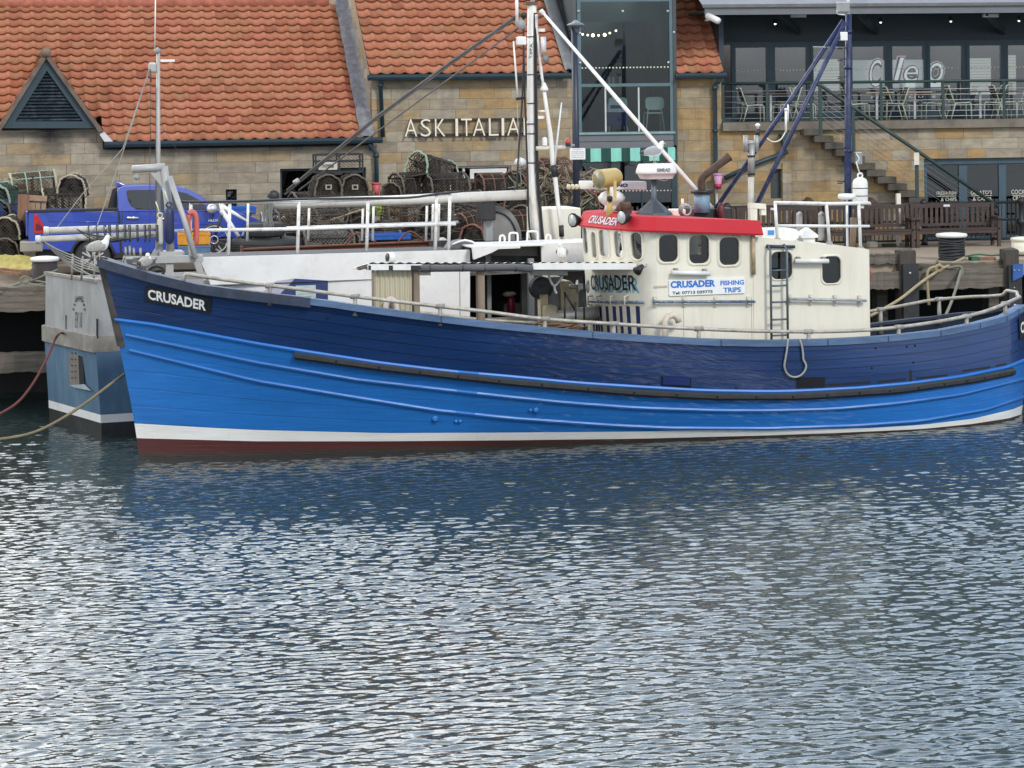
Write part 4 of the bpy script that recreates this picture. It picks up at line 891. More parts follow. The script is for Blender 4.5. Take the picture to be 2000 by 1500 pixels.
m_blue=paint('bright blue paint',(.017,.155,.50),.42,.12,.38,(.03,.2,.6),6); m_nav=paint('navy bulwark paint',(.008,.035,.13),2.6,.22,.36,(.03,.06,.17),5)
mb=M(); mb.uv=[]; 
for sd_ in (1,-1):
    rows=[[(plan(i,f).x,-sd_*plan(i,f).y,z) for i in range(NC)] for f,z in ((-.9,-1.1),(-.5,-.6),(-.2,-.25),(0,0))]
    mb.grid(rows); mb.uv+=[(i/NC*30,.3) for _ in range(4) for i in range(NC)]
hb=hull_band([0]*NC,FR,3); mb.uv+=hb.uv; mb.join(hb); 
hull=cb.part('hull',hull_band(FW,FB,10),m_blue); cb.part('antifouling',mb,m_red,hull); cb.part('boot_top',hull_band(FR,FW,3),m_boot,hull)
bw=cb.part('bulwark',hull_band(FB,ones,8),m_nav)
# inside of the bulwark, deck
mb=M()
for sd_ in (1,-1): mb.grid([[hp(i,lerp(FB[i],1,t_),sd_,-.10) for i in range(3,NC)] for t_ in (.15,.6,.995)])
cb.part('bulwark_lining',mb,mat('lining blue',(.012,.028,.05),.6,var=.3),bw)
mb=M(); mb.grid([[hp(i,lerp(FB[i],1,.2),1,-.05) for i in range(NC)],[hp(i,lerp(FB[i],1,.2),-1,-.05) for i in range(NC)]]); cb.part('deck',mb,mat('deck',(.16,.13,.10),.8,var=.3,stain=(.06,.05,.04)))
# weathered capping rail
def sweep(path,sec,mb,closed=False):
    n=len(sec); rows=[]
    for k,(p,nn) in enumerate(path): rows.append([(p[0]+nn[0]*a,p[1]+nn[1]*a,p[2]+b) for a,b in sec])
    mb.grid(rows,closed=True,smooth=False); 
    if not closed: mb.add(rows[0],[tuple(range(n))]); mb.add(rows[-1],[tuple(range(n-1,-1,-1))])
    return mb
def hpath(fs,side,out,i0=0,i1=None,dz=0):
    o=[]
    for i in range(i0,i1 or NC):
        q=hp(i,fs[i],side,out); q0=hp(i,fs[i],side,out+.1); d=Vector((q0[0]-q[0],q0[1]-q[1],0)); d=d.normalized() if d.length>1e-6 else Vector((0,-side,0)); o.append(((q[0],q[1],q[2]+dz),(d.x,d.y)))
    return o
m_cap=mat('weathered blue capping',(.075,.135,.25),.6,var=.3,scale=3,stain=(.16,.22,.34),sscale=4,samt=.6,stretch=(.4,1,3)); m_capd=mat('dark bow capping',(.022,.035,.07),.5,var=.4,scale=4,stain=(.07,.07,.07),sscale=5)
capsec=[(-.16,-.02),(-.16,.035),(.035,.035),(.035,-.075),(.012,-.075),(.012,-.02)]
nb=20
mb=M(); 
sweep(hpath(ones,1,0,nb,NC),capsec,mb); cap=cb.part('capping_rail',mb,m_cap,bw)
mb=M(); sweep(hpath(ones,-1,0,nb,NC),capsec,mb); cb.part('capping_rail',mb,m_capd,bw)
mb=M()
for sd_ in (1,-1): sweep(hpath(ones,sd_,0,0,nb+1),[(-.16,-.02),(-.16,.045),(.04,.045),(.04,-.12),(.012,-.12),(.012,-.02)],mb)
cb.part('bow_capping',mb,m_capd,bw)
mb=M()
for i in (26,33,39,45,49,53,57,61,64,67,70):
    (p,n_),=hpath(ones,1,.037,i,i+1); q=hpath(ones,1,.037,i+1,min(i+2,NC)); mb.cbox((p[0],p[1],p[2]-.02),(.012,.02,.105),mi=0)
cb.part('capping_joint',mb,mat('dark joint',(.03,.05,.10),.8),cap)
# stem iron and stem head
st=[hp(0,f,1) for f in (0,.2,.4,.6,.8,1.0)]
mb=M(); rows=[]
for f in (.56,.7,.85,1.0,1.03):
    p=hp(0,min(f,1)); rows.append([(p[0]-.035,-.04,p[2]+max(0,f-1)*2),(p[0]-.035,.04,p[2]+max(0,f-1)*2),(p[0]+.14,.095,p[2]-.02+max(0,f-1)*2),(p[0]+.14,-.095,p[2]-.02+max(0,f-1)*2)])
mb.grid(rows,smooth=False,closed=True); mb.add(rows[0],[(3,2,1,0)]); mb.add(rows[-1],[(0,1,2,3)])
cb.part('stem',mb,mat('worn stem iron',(.055,.05,.05),.6,.2,var=.5,scale=5,stain=(.10,.06,.045),sscale=5))
# rubbing strakes
hs=[(0,-.035),(.025,-.03),(.04,0),(.03,.028),(0,.035)]
def strake(name,poly,sec,i0,i1,mt,par=hull,px0=None,px1=None,sides=(1,-1)):
    fs=[solve(i,poly) for i in range(NC)]
    for i in range(NC-5,NC): fs[i]=fs[NC-6]
    mb=M()
    for sd_ in sides: sweep(hpath(fs,sd_,.0,i0,i1),sec,mb)
    return cb.part(name,mb,mt,par)
m_ridge=mat('blue strake',(.015,.15,.52),.4,var=.12,scale=2)
BORD2=[(a,b+4) for a,b in BORD]
strake('rubbing_strake',BORD2,hs,1,NC,m_ridge); strake('rubbing_strake',K1,hs,3,NC,m_blue); strake('rubbing_strake',K2,hs,3,NC,m_blue)
def icol(px):
    "fractional column whose near side falls on photo column px at mid height"
    best=min(range(NC),key=lambda i:abs(cpx(plan(i,.6))[0]-px)); return best
i0,i1=icol(566),icol(1976)
mb=strake('rubber_fender',RUB,[(0,-.075),(.05,-.068),(.085,-.03),(.085,.03),(.05,.068),(0,.075)],i0,i1+1,m_rub,sides=(1,))
fsR=[solve(i,RUB) for i in range(NC)]; 
for k,i in enumerate(range(i0+2,i1,1)):
    if k%2==0:
        q=hp(i,fsR[i],1,.085); cb.part('fender_bolt',M().lathe([(0,-.006),(.022,-.006),(.022,.0),(0,0)],(q[0],q[1],q[2]),8,axis='y'),mat('fender hole',(.008,.008,.008),.9),mb)
def on_hull(px,py,out=0.0):
    "point of the near hull side seen at a photo pixel"
    lo,hi=-.02,1.0; 
    for _ in range(30):
        f=(lo+hi)/2
        # fractional column for this f
        a=0; 
        xs=[C.pix(plan(i,f).x,-plan(i,f).y,f*ZS[i])[0] for i in range(NC-6)]
        i=0
        while i<len(xs)-2 and xs[i+1]<px: i+=1
        t_=min(1.2,max(-.2,(px-xs[i])/(xs[i+1]-xs[i]+1e-9))); p=plan(i,f).lerp(plan(i+1,f),t_); z=f*lerp(ZS[i],ZS[i+1],t_)
        if C.pix(p.x,-p.y,z)[1]>py: lo=f
        else: hi=f
    n=(plan(i+1,f)-plan(i,f)).normalized(); n=Vector((-n.y,n.x,0))
    q=p+n*out; return Vector((q.x,-q.y,z))
# name boards
def hull_patch(quad,out,nx=10,nz=3):
    rows=[]
    for j in range(nz+1):
        rows.append([])
        for i in range(nx+1):
            a=Vector(quad[0]).lerp(Vector(quad[1]),i/nx); b=Vector(quad[3]).lerp(Vector(quad[2]),i/nx); p=a.lerp(b,j/nz); rows[-1].append(on_hull(p.x,p.y,out))
    return rows
def hull_text(txt,quad,out,bold=0,shear=0):
    tx=text_mb(txt,fit=(1,1),bold=bold,ext=.0,shear=shear); g=hull_patch(quad,out,12,3); mb=M(); vs=[]
    for v in tx.v:
        u=min(.9999,max(0,v[0]))*12; w=min(.9999,max(0,1-v[2]))*3; i,j=int(u),int(w); a=g[j][i].lerp(g[j][i+1],u-i); b=g[j+1][i].lerp(g[j+1][i+1],u-i); vs.append(a.lerp(b,w-j))
    mb.add(vs,tx.f); return mb
qb=[(285,558,0),(413,583,0),(412,612,0),(285,587,0)]
mb=M(); r=hull_patch(qb,.03); r2_=hull_patch(qb,.0); mb.grid(r,smooth=False); mb.grid([r[0],r2_[0]]); mb.grid([r[-1],r2_[-1]]); mb.grid([[a[0] for a in r],[a[0] for a in r2_]]); mb.grid([[a[-1] for a in r],[a[-1] for a in r2_]])
nbd=cb.part('name_board',mb,mat('black board',(.012,.013,.016),.5,var=.3,scale=6))
m_lw=mat('white lettering',(.78,.79,.80),.5,var=.04)
cb.part('lettering',hull_text('CRUSADER',[(290,564,0),(404,587,0),(403,607,0),(291,584,0)],.036,bold=.03),m_lw,nbd)
# scuppers, freeing port, skin fittings
def plate(quad,out,name,mt,par=bw,nx=3):
    mb=M(); r=hull_patch(quad,out,nx,2); mb.grid(r,smooth=False); return cb.part(name,mb,mt,par)
m_hole=mat('dark opening',(.006,.007,.010),.9); m_navp=mat('navy shutter',(.014,.028,.13),.45,var=.2)
plate([(1555,737,0),(1611,737,0),(1611,757,0),(1555,758,0)],.006,'scupper_port',m_hole)
plate([(1291,736,0),(1350,739,0),(1350,758,0),(1291,754,0)],.006,'scupper_slot',m_hole); plate([(1294,735,0),(1347,738,0),(1347,753,0),(1294,751,0)],.02,'scupper_shutter',m_navp)
for a,b,y0,y1 in ((1613,1700,754,749),(1715,1770,748,742),(1776,1781,724,746),(1790,1850,741,735),(1880,1935,727,719),(1945,1966,717,713)):
    h_=4 if b-a>10 else 1; plate([(a,y0-h_,0),(b,(y1 if b-a>10 else y0)-h_,0),(b,y1 if b-a>10 else y1,0),(a,y0 if b-a>10 else y1,0)],.005,'freeing_slit',mat('slit',(.016,.016,.018),.9))
for px,py,rr_r in ((850,818,.055),(1047,801,.05),(1036,801,.03),(891,823,.03),(899,823,.03)):
    q=on_hull(px,py,.01); f=cb.part('skin_fitting',M().lathe([(rr_r*.55,-.02),(rr_r,-.015),(rr_r,.02)],(q.x,q.y,q.z),12,axis='y'),m_blue,hull)
    if rr_r>.04: cb.part('bore',M().lathe([(0,-.012),(rr_r*.6,-.012),(rr_r*.6,0)],(q.x,q.y,q.z),12,axis='y'),m_hole,f)
for px,py in ((1085,733),(1267,749),(1438,758),(1787,675),(1771,677),(1784,708),(1710,680),(1703,719),(1990,677),(640,620)):
    q=on_hull(px,py,.004); cb.part('bolt_hole',M().lathe([(0,-.004),(.022,-.004),(.022,.004)],(q.x,q.y,q.z),8,axis='y'),m_hole,bw)
# stern name board wraps round the quarter
mb=M(); rows=[[],[]]; _i0=min(i for i in range(40,NC) if C.pix(plan(i,.8).x,-plan(i,.8).y,1.6)[0]>1983); ii=list(range(_i0,min(_i0+11,NC-1)))
for i in ii: rows[0].append(hp(i,lerp(FB[i],1,.42),1,.03)); rows[1].append(hp(i,lerp(FB[i],1,.86),1,.03))
mb.grid(rows,smooth=False); nb2=cb.part('name_board',mb,mat('black board',(.012,.013,.016),.5)); 
tx=text_mb('CRUSADER',fit=(1,1),bold=.03); mb=M(); vs=[]
for v in tx.v:
    u=min(.999,max(0,v[0]))*(len(ii)-1.6)+.3; k=int(u); f_=lambda c,k_:lerp(rows[0][k_][c],rows[1][k_][c],.25+.5*v[2]); p=[lerp(f_(c,k),f_(c,min(k+1,len(ii)-1)),u-k) for c in range(3)]; vs.append((p[0]+.01,p[1]-.008,p[2]))
mb.add(vs,tx.f); cb.part('lettering',mb,m_lw,nb2)
# pipe handrail on the bulwark
RAIL=[(340,531),(400,541),(525,558),(600,566),(685,578),(780,590),(875,600),(960,610),(1048,622),(1130,628),(1220,634),(1300,639),(1378,643),(1480,647),(1572,648),(1640,647),(1700,645),(1765,638),(1830,629),(1892,617),(1930,607),(1962,594),(1975,588)]
m_pipe=mat('worn pipe',(.40,.37,.32),.5,.2,var=.3,scale=6,stain=(.20,.16,.12),sscale=7,samt=.6)
near=[]; ni=[]
for i in range(8,NC):
    q=hp(i,1,1,-.09); z=q[2]+.2
    for _ in range(10):
        px,py=C.pix(q[0],q[1],z); Y=C.world(q[0],q[1],0)[1]; z+=(py-interp(RAIL,px))*Y/FP
    near.append((q[0],q[1],z)); ni.append(i)
ni=[i for p,i in zip(near,ni) if C.pix(*p)[0]>343]; near=[p for p in near if C.pix(*p)[0]>343]
for k in range(len(near)-6,len(near)): near[k]=(near[k][0],near[k][1],near[len(near)-7][2]+.012*(k-len(near)+7))
fdz=[.42*sm_(0,.12,i/(NC-1))*(1-.65*sm_(.52,.8,i/(NC-1)))*(1-sm_(.82,1,i/(NC-1))) for i in ni]; far_=[(x,-y,z-d) for (x,y,z),d in zip(near,fdz)]
n4,f4=near[-5],far_[-5]; xt=near[-1][0]; zt_r=near[-1][2]
rail=[tuple(v) for v in catmull(near[:-5:3]+[n4,(lerp(n4[0],xt,.7),n4[1]*.72,zt_r),(xt+.0,n4[1]*.3,zt_r),(xt+.0,f4[1]*.3,zt_r),(lerp(f4[0],xt,.7),f4[1]*.72,zt_r),f4]+far_[:-5:3][::-1],5)]
start=[(near[0][0]-.06,near[0][1],near[0][2]-.22),(near[0][0]-.04,near[0][1],near[0][2]-.05)]
end=[(p[0],-p[1],p[2]-fdz[0]) for p in start][::-1]
cb.part('handrail',M().tube(start+rail+end,.034,9),m_pipe)
m_stan=mat('grey stanchion',(.30,.285,.26),.6,.2,var=.35,scale=9)
for side in (1,-1):
    for px in (525,685,875,1048,1220,1378,1572,1765,1892,1962):
        k=min(range(len(near)),key=lambda k:abs(C.pix(*near[k])[0]-px)); p=near[k]; p=(p[0],p[1]*side,p[2]-(fdz[k] if side<0 else 0))
        s=cb.part('stanchion',M().tube([(p[0],p[1],p[2]-.02),(p[0],p[1],p[2]-(.34 if side>0 else .5))],[.034,.05],9),m_stan); cb.part('clamp',M().tube([Vector(p)+Vector((-.08,0,.0)),Vector(p)+Vector((.08,0,.0))],.046,9),m_stan,s)
# ---------------------------------------------------------------- deckhouse and wheelhouse
m_cream=mat('cream paint',(.75,.72,.61),.5,var=.05,scale=1.5,stain=(.43,.31,.18),sscale=2.0,samt=.19,stretch=(2.0,2.0,.28),bump=.12,bscale=10)
m_creamg=mat('cream front',(.72,.70,.61),.5,var=.06,stain=(.50,.44,.33),sscale=1.6,samt=.3,bump=.12,bscale=10)
V=1.35; VF=1.62; zdk=.95
uc=C.loc(1271,560,-V)[0]; ua=C.loc(1473,560,-V)[0]; ub=C.loc(1699,560,-V)[0]
def wz(px,py): return C.loc(px,py,-V)[1]
zv=wz(1300,452); z_rt=wz(1300,432)
def ww(px0,px1,py0,py1,r=.09): a=C.loc(px0,py1,-V); b=C.loc(px1,py0,-V); return rrect(a[0],b[0],a[1],b[1],r)
sidew=[ww(1287,1323,458,512,.12),ww(1346,1384,459,515,.12),ww(1405,1443,463,518,.12)]
aftw=[ww(1506,1547,491,546,.12),ww(1606,1642,500,554,.12)]
wh=cb.part('wheelhouse',M().panel([(uc+.12,zdk),(ua,zdk),(ua,wz(1473,450)),(uc+.12,zv+.1)],sidew,lambda x,z,d:(x,-V+d,z),.06),m_cream)
zt0,zt1=wz(1480,462),wz(1699,488)
dh=cb.part('deckhouse',M().panel([(ua+.004,zdk),(ub,zdk),(ub,zt1),(ub-.1,zt1+.03),(ua+.004,zt0)],aftw,lambda x,z,d:(x,-V+.012+d,z),.06),m_cream)
mb=M(); mb.panel([(-V+.08,zdk),(V,zdk),(V,zt1),(-V+.08,zt1)],[],lambda y,z,d:(ub-d,y,z),.06); mb.quad((ua,V,zdk),(ub,V,zdk),(ub,V,zt1),(ua,V,zt0)); 
mb.quad((ua,-V+.013,zt0),(ub,-V+.013,zt1+.002),(ub,V,zt1+.002),(ua,V,zt0)); cb.part('deckhouse_shell',mb,m_cream,dh)
_s0=sidew[0]; _xa=min(p[0] for p in _s0)+.18; _za=min(p[1] for p in _s0); fars=[rrect(_xa,min(_xa+.72,ua-.12),_za-.02,max(p[1] for p in _s0)+.02,.12)]
mb=M(); mb.panel([(uc+.12,zdk),(ua,zdk),(ua,zv),(uc+.12,zv)],fars,lambda x,z,d:(x,VF-d,z),.06); cb.part('far_side',mb,m_cream,wh)
# rounded front: plan curve from near corner to far corner
VF=1.62
front=catmull([(uc+.125,-V,0),(uc+.02,-V+.05,0),(uc-.13,-V+.27,0),(uc-.34,-.62,0),(uc-.50,.10,0),(uc-.50,.80,0),(uc-.34,VF-.3,0),(uc-.06,VF-.05,0),(uc+.125,VF,0)],8)
fl=[0]
for a,b in zip(front,front[1:]): fl.append(fl[-1]+(b-a).length)
FL=fl[-1]
def fpt(s,z,out=0.0,rake=True):
    s=min(max(s,0),FL-1e-6); k=0
    while k<len(fl)-2 and fl[k+1]<s: k+=1
    t_=(s-fl[k])/(fl[k+1]-fl[k]); p=front[k].lerp(front[k+1],t_); d=(front[min(k+1,len(front)-1)]-front[k]).normalized(); n=Vector((-d.y,d.x,0)); n=n if n.x<0 or abs(n.x)<.3 and n.y*p.y>0 else -n
    rk=-(z-1.9)*.06 if rake else 0
    return Vector((p.x+rk*min(1,(1-abs(p.y)/V)*3+.0),p.y,z))+n*out
def fs_of(px,z):
    P_=[C.pix(*fpt(FL*k/400,z))[0] for k in range(400)]; km=min(range(400),key=lambda k:P_[k])
    return FL*min(range(km+1),key=lambda k:abs(P_[k]-px))/400
zf_t=wz(1265,455)
def fz(px,py,s):
    z=2.5
    for _ in range(10):
        q=fpt(s,z); pp=C.pix(*q); z+=(pp[1]-py)*C.world(q.x,q.y)[1]/FP
    return z
fwin=[]
for px0,px1,py0,py1 in ((1238,1257,454,507),(1206.5,1221,451,503),(1177,1195,449,501),(1161.5,1171,453,505)):
    s0,s1=fs_of(px0,2.8),fs_of(px1,2.8); s0,s1=min(s0,s1),max(s0,s1); sm=(s0+s1)/2; fwin.append(rrect(s0,s1,fz((px0+px1)/2,py1,sm),fz((px0+px1)/2,py0,sm),.09))
sL=max(p[0] for w_ in fwin for p in w_); 
for k in range(3): # the far windows beyond the bow line, mirrored
    w_=fwin[k]; fwin.append([(FL-x,z) for x,z in w_][::-1])
def split(outer,nx): # refine the outer outline so the plate can bend
    o=[]
    for a,b in zip(outer,outer[1:]+outer[:1]):
        n=nx if abs(a[0]-b[0])>.5 else 1
        o+= [(lerp(a[0],b[0],k/n),lerp(a[1],b[1],k/n)) for k in range(n)]
    return o
# strips between windows so the curved wall stays smooth
zt_f=0
edges=sorted([0,FL]+[min(p[0] for p in w_)-.0 for w_ in fwin]+[max(p[0] for p in w_) for w_ in fwin])
mb=M(); zt_f=zv+.015
def fgrid(s0,s1,z0,z1,n):
    mb.grid([[fpt(lerp(s0,s1,i/n),z) for i in range(n+1)] for z in (z0,z1)])
for k in range(len(edges)-1):
    s0,s1=edges[k],edges[k+1]
    if s1-s0<1e-4: continue
    w_=[w for w in fwin if abs(min(p[0] for p in w)-s0)<1e-4 and abs(max(p[0] for p in w)-s1)<1e-4]
    if not w_: fgrid(s0,s1,zdk,zt_f,max(2,int((s1-s0)/.06))); continue
    w_=w_[0]; z0=min(p[1] for p in w_)-.03; z1=max(p[1] for p in w_)+.03
    fgrid(s0,s1,zdk,z0,4); fgrid(s0,s1,z1,zt_f,4)
    tri_=tessellate_polygon([[Vector((p[0],p[1],0)) for p in l] for l in (rect(s0-.0001,s1+.0001,z0,z1),w_)]); fl2=rect(s0,s1,z0,z1)+list(w_)
    mb.add([fpt(*p) for p in fl2],[tuple(t_) for t_ in tri_])
    n=len(w_); mb.add([fpt(*p) for p in w_]+[fpt(p[0],p[1],-.07) for p in w_],[(i,(i+1)%n,n+(i+1)%n,n+i) for i in range(n)])
cb.part('wheelhouse_front',mb,m_creamg,wh)
m_rim=mat('cream rim',(.70,.66,.54),.45,var=.08); m_rimk=mat('black gasket',(.02,.02,.02),.6); gl=glass('wheelhouse glass',(.50,.54,.53),.04); glf=glass('front glass',(.24,.27,.27),.06)
def rim(mbr,loop,fn,w_=.045,out=.02):
    n=len(loop); cx=sum(p[0] for p in loop)/n; cz=sum(p[1] for p in loop)/n
    big=[(p[0]+(w_ if p[0]>cx else -w_)*min(1,abs(p[0]-cx)/.08),p[1]+(w_ if p[1]>cz else -w_)*min(1,abs(p[1]-cz)/.12)) for p in loop]
    A_=[fn(p,0) for p in big]; B_=[fn(p,out) for p in [(lerp(a[0],b[0],.35),lerp(a[1],b[1],.35)) for a,b in zip(big,loop)]]; C_=[fn(p,out) for p in loop]; D_=[fn(p,-.04) for p in loop]
    mbr.grid([A_+A_[:1],B_+B_[:1],C_+C_[:1],D_+D_[:1]]); return mbr
for loops,fn,par,pw in ((sidew,lambda p,o_:(p[0],-V-o_,p[1]),wh,.052),(aftw,lambda p,o_:(p[0],-V+.012-o_,p[1]),dh,.035),(fwin[:4],lambda p,o_:tuple(fpt(p[0],p[1],o_)),wh,.03)):
    for lp in loops:
        f=cb.part('window',rim(M(),lp,fn,pw),m_rim,par)
        mb=M(); mb.add([fn(p,-.035) for p in lp],[tuple(range(len(lp)))]); cb.part('pane',mb,glf if lp in fwin else gl,f)
for lp in fars+fwin[4:]:
    mb=M(); fn=(lambda p,o_:(p[0],VF+o_,p[1])) if lp in fars else (lambda p,o_:tuple(fpt(p[0],p[1],o_)))
    mb.add([fn(p,-.03) for p in lp],[tuple(range(len(lp)))]); cb.part('pane',mb,gl if lp in fars else mat('blacked pane',(.025,.03,.03),.15,var=.3),wh)  # far front panes made opaque black to stop light showing through
# inside of the wheelhouse
mb=M(); mb.box(uc+.0,ua,-V+.1,V-.1,zdk,wz(1300,520)); mb.box(ua-.05,ua,-V+.08,V-.08,zdk,zv); cb.part('console',mb,mat('dark console',(.03,.028,.026),.8),wh)
x0,z0=C.loc(1302,512,-.4); mb=M(); mb.sphere((x0,-.4,z0+.26),(.20,.12,.27),12); mb.tube([(x0,-.4,z0),(x0,-.4,z0-.7)],.05,8); cb.part('helm_seat',mb,mat('seat',(.015,.015,.017),.7),wh)
mb=M(); mb.box(ua+.05,ub-.05,-V+.09,-V+.11,zdk,zt1-.1); cb.part('blind',mb,m_dark,dh)
# red roof with deep visor
def vis(sfrac): return sfrac
m_redp=mat('red roof paint',(.47,.018,.03),.6,var=.06,scale=2,stain=(.38,.02,.03),sscale=2,samt=.4,spec=.25)
def outer(off_,z):
    pts=[fpt(FL*k/40,z,off_,False) for k in range(41)]
    return [Vector((ua+.12,-V-off_,z))]+pts+[Vector((ua+.12,VF+off_,z))]
def vz(p,zl,zr): t_=min(1,max(0,(p.x-uc)/(ua+.12-uc))); return lerp(zl,zr,t_)
zbl,zbr=wz(1285,452),C.loc(1479,459,-V)[1]; ztl,ztr=C.loc(1268,424,-V)[1],C.loc(1470,431,-V)[1]
lo_=outer(.17,0); hi_=outer(.05,0); md=outer(.18,0); inn=outer(-.03,0)
hump=lambda p:.03*max(0,1-abs(p.y)/V)*(1 if p.x<uc+.2 else .0)
rows=[]
for pts,dz0,dz1 in ((inn,zbl,zbr),(lo_,zbl-.0,zbr),(md,zbl+.03,zbr+.03),(hi_,ztl,ztr)): rows.append([(p.x,p.y,vz(p,dz0,dz1)+hump(p)*(1 if pts is hi_ else .5)) for p in pts])
mb=M(); mb.grid(rows,smooth=False); 
top=rows[-1]; n=len(top); ctr=[(lerp(p[0],uc+.9,.5),p[1]*.45,p[2]+.0) for p in top]; mb.grid([top,ctr]); h=n//2
for k in range(h): mb.add([ctr[k],ctr[k+1],ctr[n-2-k],ctr[n-1-k]],[(0,1,2,3)])
mb.add([r_[0] for r_ in rows]+[(rows[0][0][0],0,rows[0][0][2])]+[r_[-1] for r_ in rows][::-1]+[(ctr[0][0],0,ctr[0][2])],[(0,1,2,3,9,5,6,7,8,4)] if 0 else [(0,1,2,3)])
rf=cb.part('roof',mb,m_redp)
mb=M(); mb.add([(p.x,p.y,vz(p,zbl,zbr)+.02) for p in inn],[tuple(range(len(inn)))]); cb.part('headlining',mb,m_dark,rf)
tx=text_mb('CRUSADER',fit=(1,1),bold=.02,shear=.25)
def roof_text(mb,dx,out):
    sa,sb_=fs_of(1205,3.9),fs_of(1152,3.9); sa,sb_=min(sa,sb_),max(sa,sb_); vs=[]
    for v in tx.v:
        s=lerp(sb_,sa,v[0])+dx; t_=lerp(.22,.78,v[2]); k=s/FL*40; k0=int(k); a=[lerp(rows[2][1+k0][c],rows[2][2+k0][c],k-k0) for c in range(3)]; b=[lerp(rows[3][1+k0][c],rows[3][2+k0][c],k-k0) for c in range(3)]
        p=[lerp(a[c],b[c],t_) for c in range(3)]; q=fpt(s,3,1,False)-fpt(s,3,0,False); vs.append((p[0]+q.x*out,p[1]+q.y*out,p[2]+out*.3+dx*.6))
    mb.add(vs,tx.f); return mb
cb.part('lettering',roof_text(M(),-.015,.006),mat('dark shade letters',(.12,.02,.05),.6),rf); cb.part('lettering',roof_text(M(),0,.012),mat('pale red letters',(.62,.50,.55),.6),rf)
# painted name and stripes on the front
def front_text(px0,px1,pyt0,pyb0,pyt1,pyb1,out,dpx=0,dpy=0,bold=0.015):
    tx=text_mb('CRUSADER',fit=(1,1),bold=bold); mb=M(); vs=[]
    sa,sb_=fs_of(px0+dpx,2.3),fs_of(px1+dpx,2.3)
    for v in tx.v:
        s=lerp(sa,sb_,v[0]); u=v[0]; pt=lerp(pyt0,pyt1,u)+dpy; pb=lerp(pyb0,pyb1,u)+dpy; z=lerp(fz(0,pb,s),fz(0,pt,s),v[2]); vs.append(fpt(s,z,out))
    mb.add(vs,tx.f); return mb
cb.part('lettering',front_text(1160,1249,539,568,539,570,.004,2,3),mat('pale blue shade',(.12,.36,.52),.6),wh); cb.part('lettering',front_text(1158,1246,537,566,537,568,.009),mat('black lettering',(.015,.018,.022),.6),wh)
mb=M()
for p0,p1 in ((1161,1164),(1166,1170),(1171,1174.5),(1176,1180),(1188,1193.5),(1202,1208.5),(1215,1221),(1229,1236),(1246.5,1253.5)):
    sa,sb_=sorted((fs_of(p0,1.6),fs_of(p1,1.6))); mb.grid([[fpt(lerp(sa,sb_,i/3),z,.005) for i in range(4)] for z in (zdk,fz(0,598,(sa+sb_)/2))])
cb.part('painted_stripes',mb,mat('navy stripe',(.012,.025,.12),.5),wh)
# sign board
x0,z0=C.loc(1306,578,-V); x1,z1_=C.loc(1454,542,-V); mb=M(); mb.prism(rrect(x0,x1,z0,z1_,.02),-V-.03,-V-.002)
sgn=cb.part('sign_board',mb,mat('white sign',(.80,.81,.82),.45,var=.03),wh); m_sblue=mat('sign blue',(.03,.17,.55),.5); m_sblk=mat('sign dark',(.05,.06,.075),.5)
def sign_text(txt,px0,px1,pyt,pyb,mt,bold=.02):
    a=C.loc(px0,pyb,-V-.031); b=C.loc(px1,pyt,-V-.031); tx=text_mb(txt,fit=(b[0]-a[0],b[1]-a[1]),bold=bold,ext=.003); mb=M(); mb.join(tx,lambda v:(v[0]+a[0],-V-.031+v[1],v[2]+a[1])); cb.part('lettering',mb,mt,sgn)
sign_text('CRUSADER',1309.5,1397,546,563,m_sblue,.045); sign_text('FISHING',1407,1453,546.5,557.5,m_sblue,.03); sign_text('TRIPS',1413,1447,560.5,571.5,m_sblue,.03); sign_text('Tel: 07713 039775',1313,1392,566.5,575.5,m_sblk,.03)
# grab rails with brackets
m_gr=mat('scuffed grab rail',(.10,.16,.26),.5,.2,var=.6,scale=7,stain=(.62,.60,.52),sscale=9,samt=.9); m_brk=mat('cream bracket',(.60,.57,.47),.5)
def grab(px0,py0,px1,py1,ks,yy,mt,par):
    a=C.loc(px0,py0,yy); b=C.loc(px1,py1,yy); g=cb.part('grab_rail',M().tube([(a[0],yy,a[1]),(b[0],yy,b[1])],.026,9),mt,par)
    for px in ks:
        t_=(px-px0)/(px1-px0); x=lerp(a[0],b[0],t_); z=lerp(a[1],b[1],t_); mb=M(); mb.box(x-.025,x+.025,yy-.01,-V-.001 if yy<-V else yy,z-.04,z+.04); mb.box(x-.03,x+.03,-V-.03,-V-.001,z-.1,z+.09); cb.part('bracket',mb,m_brk,g)
grab(1275,589.5,1475,589,(1282,1338,1400,1464),-V-.09,m_gr,wh); grab(1540,584,1692,587,(1545,1587,1634,1682),-V-.09,mat('grey blue rail',(.36,.42,.46),.5,.2,var=.25,scale=8),dh)
mb=M(); s0,s1=fs_of(1159,2.1),fs_of(1262,2.1); pts=[]
for k in range(17):
    s=lerp(max(s0,s1),min(s0,s1),k/16); pts.append(fpt(s,fz(0,lerp(588,590,k/16),s),.08))
g=cb.part('grab_rail',M().tube(pts,.026,9),m_gr,wh)
for px in (1160,1177,1203,1230): 
    s=fs_of(px,2.1); z=fz(0,588,s); mb=M(); mb.tube([fpt(s,z+.1,.0),fpt(s,z+.09,.09),fpt(s,z-.06,.10),fpt(s,z-.09,.0)],.02,6); cb.part('bracket',mb,m_brk,g)
